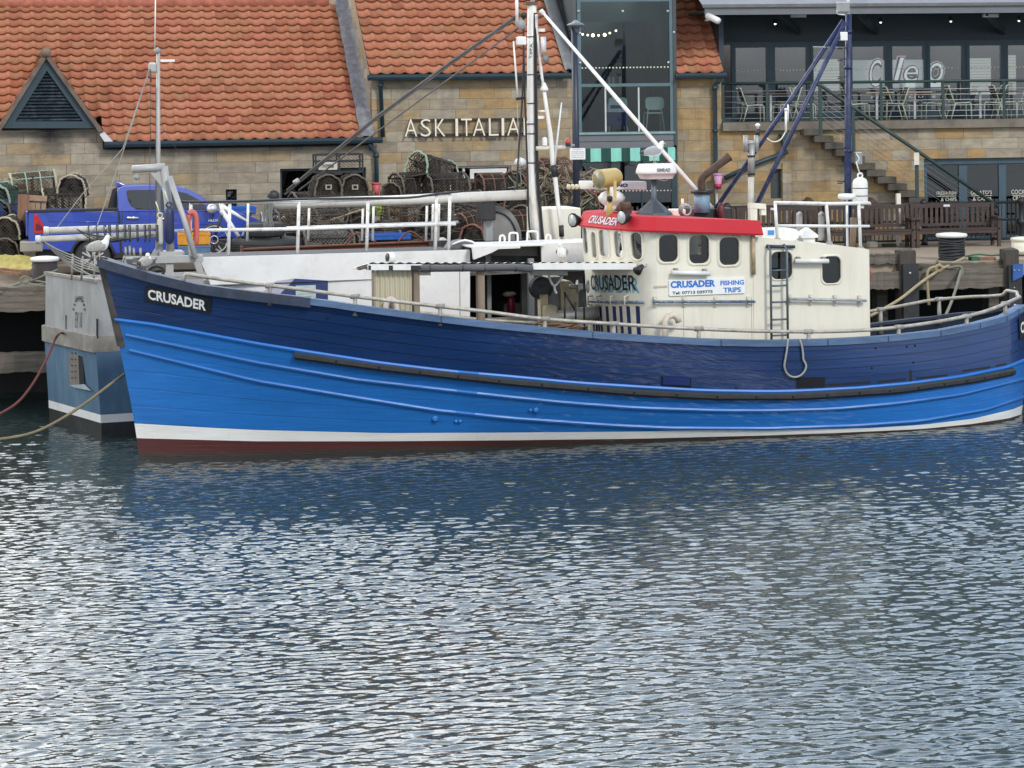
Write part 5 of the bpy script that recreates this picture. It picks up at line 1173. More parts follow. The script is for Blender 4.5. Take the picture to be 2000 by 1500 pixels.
# strip lamps, side details
def strip(px0,py0,px1,py1,par):
    a=C.loc(px0,py0,-V-.08); b=C.loc(px1,py1,-V-.08); l=cb.part('strip_lamp',M().tube([(a[0],-V-.1,a[1]),(b[0],-V-.1,b[1])],.045,10),m_white,par); 
    for t_ in (.12,.88): x=lerp(a[0],b[0],t_); z=lerp(a[1],b[1],t_); cb.part('bracket',M().box(x-.03,x+.03,-V-.1,-V-.001,z-.01,z+.08),mat('bracket grey',(.25,.24,.22),.6),l)
strip(1312,532.5,1386,534,wh); strip(1552,510,1617,510,dh)
m_grey2=mat('galvanised',(.34,.34,.33),.5,.4,var=.2)
mb=M(); a=C.p(1300,664,-V-.25); pts=[(a.x,-V-.22,zdk),(a.x,-V-.22,C.loc(1303,628,-V-.2)[1]),(a.x+.06,-V-.22,C.loc(1306,619,-V-.2)[1]),(a.x+.15,-V-.22,C.loc(1314,615,-V-.2)[1]),(a.x+.24,-V-.22,C.loc(1323,619,-V-.2)[1]),(a.x+.27,-V-.22,C.loc(1327,629,-V-.2)[1])]; cb.part('gooseneck_vent',M().tube(pts,.062,10),mat('cream pipe',(.60,.54,.44),.55,var=.15,stain=(.3,.22,.15),sscale=5))
cb.part('drain_pipe',M().tube([C.p(1471,461,-V-.05),C.p(1472,536,-V-.05)],.04,9),mat('rusty cream pipe',(.42,.34,.22),.7,var=.35,scale=6,stain=(.2,.1,.05),sscale=5),wh)
mb=M(); x0,z0=C.loc(1278,562,-V-.005); x1,z1_=C.loc(1303,557,-V-.005); cb.part('name_plate',M().box(x0,x1,-V-.015,-V-.001,z0,z1_),mat('dull plate',(.48,.44,.33),.6),wh)
cb.part('edge_moulding',M().box(ua-.02,ua+.03,-V-.015,-V+.0,zdk,wz(1473,452)),m_cream,wh)
for px,q0,q1 in ((1335,599,664),(1468,580,664)): 
    x=C.loc(px,620,-V)[0]; cb.part('panel_seam',M().box(x-.006,x+.006,-V-.004,-V+.001,C.loc(px,q1,-V)[1],C.loc(px,q0,-V)[1]),mat('seam',(.45,.42,.33),.7),wh)
# ladder
m_ladder=mat('grey ladder',(.11,.14,.17),.5,.3,var=.25); yl=-V-.14
x0=C.loc(1506,600,yl)[0]; x1=C.loc(1538,600,yl)[0]; zl0=C.loc(1520,668,yl)[1]; zl1=C.loc(1515,486,yl)[1]
CURB[0]=cb; ld=TT('ladder','grey steel ladder hooked on the side of the cream deckhouse','ladder',C,((x0+x1)/2,yl,zl0))
for x in (x0,x1): ld.part('rail',M().tube([(x,-V+.25,zl1+.02),(x,-V-.03,zl1+.06),(x,yl,zl1-.04),(x,yl,zl0)],.024,8),m_ladder)
for py in (528,558,590,624,655): z=C.loc(1520,py,yl)[1]; ld.part('rung',M().tube([(x0,yl,z),(x1,yl,z)],.018,8),m_ladder)
a=C.p(1497,481,-V-.03); b=C.p(1552,482,-V-.03); cb.part('roof_handrail',M().tube([a,b],.03,8),mat('navy rail',(.03,.045,.08),.5),dh)
# rope loop over the side
pts=[(1537,662),(1535,680),(1532,700),(1530,716),(1536,730),(1548,736),(1561,733),(1570,723),(1572,712),(1567,702),(1566,690),(1564,676),(1560,664)]
solo('rope','grey rope looped over the navy bulwark below the ladder','rope',C,M().tube(catmull([on_hull(a,max(b,672),.05)+(Vector((0,0,.0)) if b>=672 else Vector((0,.0,(672-b)*.0102))) for a,b in pts],4),.02,7),mat('grey rope',(.36,.36,.34),.9,bump=.5,bscale=80))
CURB[0]=cb
# ---------------------------------------------------------------- gear on the blue boat
m_wht=mat('gear white',(.78,.78,.76),.4,var=.05,stain=(.5,.48,.42),sscale=5,samt=.35); m_blk=mat('gear black',(.018,.018,.02),.5,var=.3); m_yel=mat('faded yellow',(.50,.37,.13),.6,var=.15,stain=(.3,.25,.15),sscale=6)
m_slate=mat('slate blue',(.10,.13,.17),.5,var=.25); m_spar=mat('navy spar',(.013,.022,.08),.45,var=.35,stain=(.12,.14,.19),sscale=6,samt=.5)
def cz(py,y,px): return C.loc(px,py,y)[1]
# searchlight
y=-.35; t=TT('searchlight','faded yellow searchlight drum on its yoke above the red roof','lamp',C,C.p(1188,410,y)); a=C.p(1170,350,y-.12); b=C.p(1206,345,y+.1)
d=(b-a); t.part('drum',M().tube([a,a+d*.08,a+d*.9,b],[.185,.18,.17,.14],20),m_yel,bev=0); n_=d.normalized(); t.part('lens',M().tube([a-n_*.004,a-n_*.012],.16,20),mat('dull lens',(.25,.22,.13),.2))
for dy in (-.2,.2): t.part('yoke',M().bar(C.p(1191,392,y+dy*.3-.0)+Vector((0,dy-.1,0)),C.p(1191,352,y)+Vector((0,dy-.1,0)),.05,.04),m_yel)
t.part('post',M().tube([C.p(1190,425,y),C.p(1191,388,y)],[.07,.045],10),m_yel); t.part('gland',M().lathe([(.05,0),(.06,.08),(.03,.1)],C.p(1191,393,y-.05),10),m_blk)
# open array radar
y=.15; t=TT('scanner_radar','white open bar radar on a white pedestal behind the yellow searchlight','radar',C,C.p(1195,415,y))
a=C.p(1132,361,y); b=C.p(1261,362,y); r=t.part('bar',M().prism([(a.x,a.z-.08),(b.x,b.z-.09),(b.x,b.z+.07),(b.x-.05,b.z+.08),(a.x,a.z+.075)],y-.07,y+.07),m_wht,bev=.02)
c0=C.p(1195,412,y); t.part('pedestal',M().lathe([(.16,0),(.13,.08),(.15,.12),(.24,.2),(.26,.26),(.2,.34),(.09,.39),(.07,.5)],c0,18),m_wht)
for tx_,p0,p1 in (('F',1159,1164),('UR',1174,1190),('UNO',1196,1226)):
    q0=C.p(p0,366,y-.075); q1=C.p(p1,358,y-.075); l=text_mb(tx_,fit=(q1.x-q0.x,q1.z-q0.z),bold=.05,ext=.002); m2=M(); m2.join(l,lambda v:(v[0]+q0.x,y-.076+v[1],v[2]+q0.z)); t.part('lettering',m2,mat('logo blue',(.01,.03,.16),.5),r)
for k in range(3): t.part('insulator',M().tube([C.p(1108+k*8,365,y),C.p(1113+k*8,365,y)],.05,8),mat('cream insulator',(.6,.52,.36),.5))
# radome
y=-.5; t=TT('radome','white closed radar dome on a slate pole with a gull standing on it','radar',C,C.p(1278,418,y)); z0=cz(349,y,1281); z1=cz(320,y,1281); xa=C.loc(1246,335,y)[0]; xb=C.loc(1317,335,y)[0]; cx=(xa+xb)/2; hw=(xb-xa)/2
mb=M(); n=28; rows=[]
for zz,k in ((z0,.80),(z0+.09,.93),(z0+.1,1.0),(z0+.14,1.0),(z1-.05,.93),(z1,.86)):
    rows.append([(cx+hw*k*(abs(math.cos(a))**.5)*(1 if math.cos(a)>0 else -1),y+hw*.8*k*(abs(math.sin(a))**.6)*(1 if math.sin(a)>0 else -1),zz) for a in [2*math.pi*j/n for j in range(n)]])
mb.grid(rows,closed=True); mb.add(rows[0],[tuple(range(n-1,-1,-1))]); mb.add(rows[-1],[tuple(range(n))]); dm=t.part('dome',mb,m_wht)
q0=C.p(1283,336,y-hw*.78); q1=C.p(1309,328,y-hw*.78); l=text_mb('SIMRAD',fit=(q1.x-q0.x,q1.z-q0.z),bold=.03); m2=M(); m2.join(l,lambda v:(v[0]+q0.x,y-hw*.80+v[1],v[2]+q0.z)); t.part('lettering',m2,mat('worn grey letters',(.22,.23,.24),.6),dm)
t.part('pole',M().tube([C.p(1277,417,y),C.p(1277,350,y)],.05,10),m_slate); p=C.p(1277,420,y); mb=M(); R_=[]
for rr_r,zz in ((.36,0),(.33,.05),(.08,.27),(.06,.3)): R_.append([(p.x+rr_r*math.cos(a),p.y+rr_r*math.sin(a),p.z+zz) for a in [2*math.pi*(j+.5)/8 for j in range(8)]])
mb.grid(R_,closed=True,smooth=False); t.part('cone_base',mb,mat('dark slate',(.045,.055,.07),.5,var=.3))
t.part('cable',M().tube(catmull([C.p(1282,349,y-.1),C.p(1295,353,y-.1),C.p(1303,351,y-.1),C.p(1308,343,y-.1)],4),.008,5),m_wht)
# round floodlights on the visor
for px,py,lb in ((1122,430,'round black floodlight on the far front corner of the red roof'),(1218,424,'round black floodlight on the front of the red roof beside the lettering')):
    s=fs_of(px if px>1150 else 1153,3.9); q=fpt(s,cz(py,-1,px),.3); yq=q.y if px>1150 else .9; q=C.p(px,py,yq); t=TT('floodlight',lb,'lamp',C,q,'round floodlights on the wheelhouse visor')
    ax=Vector((-.93,-.36,-.05)).normalized(); t.part('body',M().tube([q,q+ax*.05,q-ax*.10],[.135,.14,.08],16),m_blk); t.part('lens',M().tube([q+ax*.051,q+ax*.055],.115,16),mat('lens glass',(.45,.47,.48),.15,var=.1)); t.part('bracket',M().bar(q-ax*.05,q-ax*.3+Vector((0,0,-.1)),.12,.08),m_blk)
# bits on the wheelhouse roof
t=TT('horn','rusty horn and valve gear on the red roof behind the floodlight','horn',C,C.p(1217,418,-.2)); t.part('body',M().tube([C.p(1205,406,-.2),C.p(1232,414,-.2)],.06,10),mat('rusty iron',(.12,.075,.05),.8,var=.4)); t.part('cap',M().tube([C.p(1212,404,-.2),C.p(1230,403,-.2)],[.09,.09],12),mat('rusty iron',(.12,.075,.05),.8))
t=TT('roof_locker','cream vent box with a short pipe on the wheelhouse roof','vent',C,C.p(1325,425,.3)); mb=M(); a=C.p(1311,424,.3); b=C.p(1336,408,.3); mb.box(a.x,b.x,.2,.5,a.z,b.z); t.part('box',mb,m_cream,bev=.02); t.part('pipe',M().tube([C.p(1333,410,.3),C.p(1333,388,.3)],.03,8),m_cream)
t=TT('hose_coil','grey coiled hose on the wheelhouse roof left of the funnel','hose',C,C.p(1338,425,-.4))
for k in range(3): t.part('coil',M().tube([C.p(1338,424,-.4)+Vector((.12*math.cos(a)*(1-.12*k),-.04*k,.13+.12*math.sin(a)*(1-.12*k))) for a in [2*math.pi*j/14 for j in range(14)]],.018,6,closed=True),m_grey2)
# funnel and exhaust
y=.35; t=TT('funnel','pale blue funnel stub with a rusty bent exhaust pipe','funnel',C,C.p(1371,420,y)); p=C.p(1371,415,y); zt=cz(377,y,1371); t.part('stub',M().tube([p,(p.x,y,zt)],.155,18),mat('pale blue paint',(.17,.27,.35),.5,var=.2,stain=(.1,.1,.1),sscale=4)); t.part('flange',M().tube([(p.x,y,zt),(p.x,y,zt+.06)],[.21,.2],18),m_blk)
ep=catmull([(p.x,y,zt+.05),C.p(1370,352,y),C.p(1377,342,y),C.p(1390,332,y),C.p(1424,306,y)],5); t.part('exhaust_pipe',M().tube(ep,[.075]*(len(ep)-3)+[.08,.085,.095],12),mat('rusty exhaust',(.075,.045,.035),.75,.2,var=.4,scale=6))
SS('engine_hatch','black engine casing box behind the red roof','hatch',C,M().box(C.loc(1352,420,.5)[0],C.loc(1425,420,.5)[0],.4,1.1,cz(432,.5,1390),cz(406,.5,1390)),m_blk,bev=.02)
SS('gas_bottle','dark red canister standing on the black casing','canister',C,M().lathe([(.07,0),(.08,.02),(.08,.2),(.05,.25),(.03,.3)],C.p(1408,426,.3),14),mat('dark red',(.10,.012,.02),.5))
# antenna post
y=.2; t=TT('antenna_post','grey pipe post with two side cylinders and a white cap aerial','aerial',C,C.p(1466,440,y)); t.part('pole',M().tube([C.p(1466,440,y),C.p(1467,345,y)],.062,10),mat('pale grey pole',(.52,.50,.44),.5,var=.15)); t.part('pole',M().tube([C.p(1467,345,y),C.p(1468,282,y)],.068,10),m_grey2)
for px in (1456.5,1477.5): t.part('cylinder',M().tube([C.p(px,297,y),C.p(px,264,y)],.05,12),m_grey2)
t.part('crossbar',M().tube([C.p(1455,279,y),C.p(1479,279,y)],.045,10),m_grey2); t.part('cap_aerial',M().lathe([(.03,-.12),(.02,0),(.05,.02),(.05,.05),(.02,.07)],C.p(1480,248,y),12),m_wht); t.part('lead_wrap',M().tube([C.p(1479,266,y),C.p(1481,252,y)],.045,8),m_blk)
for py in (305,340): t.part('clamp_band',M().tube([C.p(1467,py+2,y),C.p(1467,py-2,y)],.078,10),m_blk)
t=TT('angle_bracket','cream steel angle bracket at the rear corner of the red roof','bracket',C,C.p(1477,440,-.6)); a=C.p(1463,401,-.6)
t.part('arm',M().bar(C.p(1463,401,-.6),C.p(1493,403,-.6),.14,.1),m_cream); t.part('leg',M().bar(C.p(1470,402,-.6),C.p(1470,430,-.6),.14,.12),m_cream); t.part('leg',M().bar(C.p(1490,402,-.6),C.p(1490,420,-.6),.1,.09),m_cream)
# navy mast with legs and rungs
y=.25; t=TT('mast','tall navy steel mast with rungs and two sloping legs on the cream deckhouse','mast',C,C.p(1656,480,y)); t.part('pole',M().tube([C.p(1656,480,y),C.p(1656,270,y),C.p(1657,28,y)],[.072,.068,.06],12),m_spar); t.part('pole',M().tube([C.p(1657,30,y),C.p(1655,-40,y)],.032,8),m_wht)
t.part('strut',M().tube([C.p(1647,40,y),C.p(1530,216,y+.1),C.p(1396,410,y+.2)],.045,10),m_spar); t.part('strut',M().tube([C.p(1650,44,y-.05),C.p(1560,230,y-.25),C.p(1478,400,y-.45)],.045,10),m_spar)
for py in (92,115,150,184,253,289,321,355): 
    q=C.p(1654,py,y); q2=C.p(1636,py-.5,y); mb=M(); mb.tube([q,q2,q2+Vector((0,0,-.035)),q2+Vector((.1,0,-.04))],.011,6); t.part('rung',mb,m_blk)
for py in (62,132,295): t.part('collar',M().tube([C.p(1656.5,py+3,y),C.p(1656.5,py-3,y)],.078,10),m_spar)
t.part('tie_bar',M().tube([C.p(1588,92,y),C.p(1652,93,y)],.014,6),m_grey2)
p=C.p(1646,14,y-.1); t.part('floodlight',M().cbox(p,(.24,.12,.2)),mat('lamp casing',(.30,.31,.31),.4,.3),bev=.015); t.part('lamp_bracket',M().tube(catmull([C.p(1636,20,y-.1),C.p(1636,27,y-.1),C.p(1650,29,y-.1)],4),.014,6),m_wht)
p=C.p(1647,71,y-.1); t.part('junction_box',M().cbox(p,(.15,.1,.17)),m_wht,bev=.012); p=C.p(1676,309,y-.1); t.part('floodlight',M().cbox(p,(.14,.1,.24)),mat('lamp casing',(.30,.31,.31),.4,.3),bev=.012); t.part('lamp_cable',M().tube(catmull([C.p(1672,300,y-.16),C.p(1678,310,y-.2),C.p(1672,318,y-.16)],4),.01,5),m_wht)
# white pipe aerial on the leg
t=TT('pipe_aerial','white plastic pipe aerial clamped to the sloping navy mast leg','aerial',C,C.p(1535,262,y-.35)); t.part('pipe',M().tube([C.p(1535,258,y-.35),C.p(1535,216,y-.35)],.024,8),m_wht); t.part('pipe',M().tube([C.p(1539,237,y-.35),C.p(1539,204,y-.35)],.016,8),m_wht); t.part('cap',M().lathe([(.035,0),(.03,.04),(0,.05)],C.p(1535,216,y-.35),10),m_wht); t.part('lead',M().tube(catmull([C.p(1534,258,y-.35),C.p(1524,273,y-.35),C.p(1510,277,y-.35),C.p(1498,270,y-.35)],5),.012,5),m_cream)
# hanging fender on the mast
def fender(px0,px1,py0,py1,y,label,mt,neck=True,fr=C):
    cx,z0=fr.loc((px0+px1)/2,py1,y); x0=fr.loc(px0,py0,y)[0]; x1=fr.loc(px1,py0,y)[0]; r_=(x1-x0)/2; h=fr.loc((px0+px1)/2,py0,y)[1]-z0
    t=TT('boat_fender',label,'fender',fr,(cx,y,z0)); t.part('body',M().lathe([(r_*.3,0),(r_*.8,h*.06),(r_,h*.16),(r_,h*.82),(r_*.8,h*.93),(r_*.3,h)],(cx,y,z0),18),mt); t.part('eye',M().tube([(cx+.05*math.cos(a),y,z0+h+.03+.05*math.sin(a)) for a in [2*math.pi*k/10 for k in range(10)]],.018,6,closed=True),mt)
    t.part('lanyard',M().tube([(cx,y,z0+h+.05),(cx-.08,y,z0+h+.3)],.012,5),m_cream); return t
t=fender(1667,1694,346,402,-.15,'white sausage fender hanging beside the navy mast above the deckhouse',m_wht); 
for k in (.35,.62): t.part('seam_band',M().tube([(C.loc(1680.5,400,-.15)[0],-.15,lerp(C.loc(1680,402,-.15)[1],C.loc(1680,346,-.15)[1],k)+d) for d in (-.008,.008)],.149,18),m_blk)
# white roof rail
t=TT('roof_rail','white pipe guard rail round the deckhouse roof','railing',C,C.p(1600,475,-1.2)); y=-1.22
RR=lambda a,b,yy=y:C.p(a,b,yy); m_wr=mat('chipped white rail',(.78,.78,.76),.45,var=.06,stain=(.3,.18,.1),sscale=7,samt=.6)
t.part('rail',M().tube([RR(1512,396),RR(1620,398),RR(1698,397)],.034,8),m_wr); t.part('rail',M().tube([RR(1516,441),RR(1698,442)],.028,8),m_wr)
for a,b,c,d in ((1514,396,1518,467),(1614,398,1620,474),(1677,398,1681,484)): s=t.part('post',M().tube([RR(a,b),RR(c,d)],.032,8),m_wr); t.part('foot',M().box(RR(c,d).x-.05,RR(c,d).x+.05,y-.03,y+.03,RR(c,d).z-.1,RR(c,d).z+.02),m_grey2,s)
t.part('rail',M().tube([RR(1698,397),C.p(1699,399,1.1)],.03,8),m_wr)
# roof items aft
t=T('life_raft','white life raft case with a blue label on the deckhouse roof','life raft',C,(C.loc(1515,466,-.5)[0],-.4,cz(470,-.5,1515)))
t.part('case',M().prism(rrect(C.loc(1480,466,-.5)[0],C.loc(1552,466,-.5)[0],cz(470,-.5,1515),cz(446,-.5,1515),.1),-.7,-.1),m_wht,bev=.03); t.part('blue_label',M().box(C.loc(1500,455,-.71)[0],C.loc(1512,455,-.71)[0],-.712,-.703,cz(459,-.71,1505),cz(450,-.71,1505)),mat('label blue',(.05,.25,.6),.5))
t=TT('roof_vent','white square roof vent with a pyramid cap','vent',C,C.p(1574,470,-.4)); a=C.p(1559,459,-.4); b=C.p(1591,459,-.4); cx=(a.x+b.x)/2; t.part('body',M().box(cx-.12,cx+.12,-.52,-.28,cz(474,-.4,1574),a.z),m_wht); mb=M(); h=(b.x-a.x)/2; zc=a.z; mb.add([(cx-h,-.4-h,zc),(cx+h,-.4-h,zc),(cx+h,-.4+h,zc),(cx-h,-.4+h,zc),(cx,-.4,zc+.17),(cx-h,-.4-h,zc-.05),(cx+h,-.4-h,zc-.05),(cx+h,-.4+h,zc-.05),(cx-h,-.4+h,zc-.05)],[(0,1,4),(1,2,4),(2,3,4),(3,0,4),(0,5,6,1),(1,6,7,2),(2,7,8,3),(3,8,5,0),(8,7,6,5)]); t.part('cap',mb,m_wht)
for px in (1558,1601): SS('pipe_hoop','grey pipe hoop standing on the deckhouse roof, '+('left' if px<1580 else 'right')+' of the pyramid vent','hoop',C,M().tube(catmull([C.p(px,470,.6),C.p(px,425,.6),C.p(px+1,418,.6),C.p(px+5,417,.75),C.p(px+6,425,.9),C.p(px+6,470,.9)],4),.035,8),m_grey2)
t=TT('satnav_dome','small white flat aerial dome on a post by the roof rail','aerial',C,C.p(1655,480,-.9)); t.part('dome',M().lathe([(.1,0),(.17,.03),(.17,.09),(.15,.11),(0,.12)],C.p(1654,390,-.9),16),m_wht); t.part('post',M().tube([C.p(1655,482,-.9),C.p(1654,390,-.9)],.025,8),m_wht)
SS('wooden_post','short brown wooden post at the aft end of the deckhouse roof','post',C,M().tube([C.p(1665,486,-.6),C.p(1667,425,-.6)],.065,10),mat('brown wood',(.19,.13,.085),.8,var=.3))
t=TT('hose_reel','red and white hose coiled on the aft end of the deckhouse','hose',C,C.p(1703,570,-1.0)); 
for k,mt in enumerate((mat('red hose',(.35,.06,.05),.6),mat('pale hose',(.55,.45,.40),.6),mat('red hose',(.35,.06,.05),.6))): t.part('coil',M().tube([(ub+.05+.03*k,-.9+.2*math.cos(a),cz(536,-1,1703)+.27*math.sin(a)) for a in [2*math.pi*j/18 for j in range(18)]],.03,6,closed=True),mt)
# ---------------------------------------------------------------- foredeck shelter
yc=-1.2
sh=TT('deck_shelter','white corrugated shelter roof on posts over the foredeck of the blue boat','canopy',C,C.p(980,640,yc)); shz=lambda px,py:C.loc(px,py,yc)
x0,z0=shz(722,520); x1,z1_=shz(1243,519); n=60; rows=[]
for yy,dzz in ((yc+.02,0),(.35,-.2)): rows.append([(lerp(x0,x1,i/(n*2)),yy,dzz+lerp(z0,z1_,i/(n*2))+.05+(.02 if i%4 in(1,2) else 0)) for i in range(n*2+1)])
mb=M(); mb.grid(rows,smooth=False); mb.grid([[(a,b,c-.03) for a,b,c in r] for r in rows],smooth=False); sh.part('roof_sheet',mb,mat('old white sheet',(.66,.64,.57),.6,var=.15,stain=(.35,.3,.22),sscale=4))
def fas(px0,px1,py0,py1,name,mt,y0=yc-.06,y1=yc):
    a=shz(px0,py1); b=shz(px1,py1); c=shz(px0,py0); d=shz(px1,py0); mb=M(); mb.add([(a[0],y0,a[1]),(b[0],y0,b[1]),(b[0],y0,d[1]),(a[0],y0,c[1]),(a[0],y1,a[1]),(b[0],y1,b[1]),(b[0],y1,d[1]),(a[0],y1,c[1])],[(0,1,2,3),(7,6,5,4),(0,4,5,1),(3,2,6,7),(0,3,7,4),(1,5,6,2)]); return sh.part(name,mb,mt)
fas(718,824,516,527,'fascia',m_wht); fas(1040,1241,514,526,'fascia',m_wht)
for a,b in ((718,723),(758,766),(801,820)): fas(a,b,518,527,'corner_clip',m_blk,yc-.066,yc-.06)
mb=M(); pts=[C.p(px,py,yc-.05) for px,py in ((822,524),(880,524),(940,523),(1005,522),(1038,525))]; sh.part('foam_sleeve',mb.tube(pts,[.068,.062,.066,.064,.07],10),mat('grey foam',(.10,.10,.11),.8,var=.2))
for px in (838,903,946,1006): sh.part('tie',M().tube([C.p(px-.6,523.5,yc-.05),C.p(px+.6,523.5,yc-.05)],.072,10),m_blk)
n=34; a=C.loc(729,528,yc+.1); b=C.loc(812,615,yc+.1); mb=M(); mb.grid([[(lerp(a[0],b[0],i/n),yc+.1+(.025 if i%4<2 else 0),z) for i in range(n+1)] for z in (b[1]-.3,a[1])],smooth=False); sh.part('corrugated_panel',mb,mat('cream sheet',(.50,.46,.33),.6,var=.12,stain=(.3,.26,.18),sscale=3,stretch=(1,1,.3)))
m_wood=mat('bare timber post',(.24,.185,.135),.85,var=.3,scale=3,stretch=(3,3,.4),stain=(.1,.08,.06),sscale=4)
for px0,px1,py in ((809,820,530),(933,947,530)): sh.part('post',M().box(C.loc(px0,py,yc)[0],C.loc(px1,py,yc)[0],yc+.02,yc+.14,1.2,C.loc(px0,py,yc)[1]+.03),m_wood)
sh.part('post',M().box(C.loc(727,528,yc)[0],C.loc(731,528,yc)[0],yc+.02,yc+.07,1.2,C.loc(727,526,yc)[1]),m_wood)
for a,b,c,d in ((822,848,531,540),(1044,1117,528,540)): fas(a,b,c,d,'strip_lamp',mat('old strip lamp',(.33,.31,.26),.5,var=.2),yc+.25,yc+.35)
q=C.p(763,503,yc+.1); fl_=TT('floodlight','white round floodlight on the left end of the corrugated shelter roof','lamp',C,q); ax=Vector((-1,-.25,.1)).normalized(); fl_.part('body',M().tube([q-ax*.1,q-ax*.04,q+ax*.06],[.06,.1,.095],14),m_wht); fl_.part('lens',M().tube([q+ax*.062,q+ax*.07],.08,14),m_blk); fl_.part('stem',M().tube([q,q+Vector((0,0,-.12))],.025,8),m_blk)
q=C.p(1250,524,-V-.12); fl_=TT('floodlight','small black floodlight at the corner of the deckhouse above the painted name','lamp',C,q); ax=Vector((-.75,-.4,-.5)).normalized(); fl_.part('body',M().tube([q-ax*.08,q+ax*.1],[.04,.09],12),m_blk); fl_.part('arm',M().tube([q,C.p(1262,520,-V-.02),C.p(1262,515,-V-.01)],.02,6),m_grey2)
# deck gear under the shelter
def box3(name,label,cat,p0,q0,p1,q1,y0,dp,mt,bev=.015,zb=None):
    a=C.loc(p0,q1,y0); b=C.loc(p1,q0,y0); return SS(name,label,cat,C,M().box(a[0],b[0],y0,y0+dp,zb if zb is not None else a[1],b[1]),mt,bev=bev)
m_dirty=mat('dirty cream steel',(.46,.40,.27),.7,var=.25,stain=(.2,.12,.06),sscale=4,samt=.8)
t=TT('winch','dirty cream deck winch with a white warping drum in front of the wheelhouse','winch',C,C.p(1110,640,.3)); a=C.loc(1096,610,.3); b=C.loc(1130,548,.3); t.part('casing',M().prism([(a[0],zdk),(b[0],zdk),(b[0],b[1]-.15),(b[0]-.15,b[1]),(a[0],b[1])],.3,.8),m_dirty,bev=.02); q=C.p(1128,560,.1); t.part('drum',M().lathe([(.13,0),(.06,.04),(.05,.16),(.13,.2)],q,16,axis='x'),m_wht); t.part('shaft',M().tube([C.p(1112,560,.1),q],.04,8),m_grey2)
box3('grey_locker','grey steel locker post beside the winch under the shelter','locker',1071,540,1097,640,.4,.4,mat('grey locker',(.22,.22,.215),.6,var=.2),zb=zdk); box3('white_post','short white post on the foredeck','post',1056,575,1071,620,.2,.2,m_dirty,zb=zdk)
t=TT('pot_hauler','black pot hauler wheel under the shelter','hauler',C,C.p(1057,640,.35)); q=C.p(1056,562,.35)
t.part('wheel',M().lathe([(.05,-.05),(.2,-.09),(.22,-.07),(.13,0),(.22,.07),(.2,.09),(.05,.05)],q,20,axis='y'),m_blk); t.part('arm',M().tube([C.p(1057,640,.5),C.p(1057,560,.5)],.05,8),m_grey2)
SS('white_rope','white rope end hanging under the shelter','rope',C,M().tube(catmull([C.p(1072,538,-.6),C.p(1077,552,-.6),C.p(1083,558,-.6),C.p(1091,551,-.6),C.p(1099,540,-.6)],4)+[],.022,6),m_wht)
SS('white_rope','knotted tail of white rope below the hanging loop','rope',C,M().tube(catmull([C.p(1083,557,-.62),C.p(1084,566,-.62),C.p(1087,573,-.62)],4),.022,6),m_wht)
box3('fish_sack','pale sack slumped on the foredeck','sack',1067,596,1090,625,-.1,.3,mat('sack',(.42,.38,.26),.9,var=.2,bump=.6),bev=.06); SS('white_pipe','thick white pipe lying across the foredeck','pipe',C,M().tube([C.p(1068,622,.0),C.p(1166,610,.1)],.13,12),m_grey2)
for pts in (((1103,570),(1103,640)),((1124,590),(1125,640)),((1103,572),(1125,608)),((1141,540),(1141,645))): SS('iron_rod','thin black iron rod in the frame before the wheelhouse','rod',C,M().tube([C.p(a,b,-.5) for a,b in pts],.02,6),m_blk,'iron rods of the foredeck frame')
mb=M(); rr2=random.Random(2)
for k in range(26): p=C.p(rr2.uniform(1050,1128),rr2.uniform(634,650),rr2.uniform(-1.5,-.9)); mb.tube(catmull([p+Vector((rr2.uniform(-.3,.3),rr2.uniform(-.1,.1),rr2.uniform(-.03,.06))) for _ in range(4)],3),.018,5)
SS('fishing_net','brown fishing net heaped behind the bulwark','net',C,mb,mat('brown net',(.17,.10,.055),.9,var=.4))
t=TT('life_ring','pale worn life ring leaning against the cream panel','life ring',C,C.p(765,615,yc)); t.part('ring',M().tube([C.p(764,605,yc-.05)+Vector((.10*math.cos(a),.02*math.sin(a),.19*math.sin(a))) for a in [2*math.pi*j/20 for j in range(20)]],.055,10,closed=True),mat('worn ring',(.60,.50,.46),.7,var=.2))
# ================================================================== the white and grey boat between the blue boat and the quay
YW=2.85
wb=T('fishing_boat','white fishing boat with pale blue hull and grey stern moored behind the blue boat','fishing boat',C,(4.0,4.3,0))
m_wpl=mat('white plating',(.76,.76,.75),.45,var=.05,scale=2,stain=(.52,.51,.48),sscale=2.2,samt=.5,bump=.05); m_gst=mat('weathered grey steel',(.30,.31,.31),.6,.1,var=.2,scale=2.5,stain=(.17,.17,.17),sscale=2,samt=.7,stretch=(1,1,.4)); m_pbl=mat('faded blue hull',(.075,.15,.235),.6,var=.2,scale=2,stain=(.16,.22,.26),sscale=2,samt=.7,stretch=(1,1,.3)); m_blkh=mat('black boot',(.02,.022,.024),.6,var=.3,stain=(.07,.07,.065),sscale=2)
W=lambda px,py,y=YW:C.p(px,py,y)
CURB[0]=wb
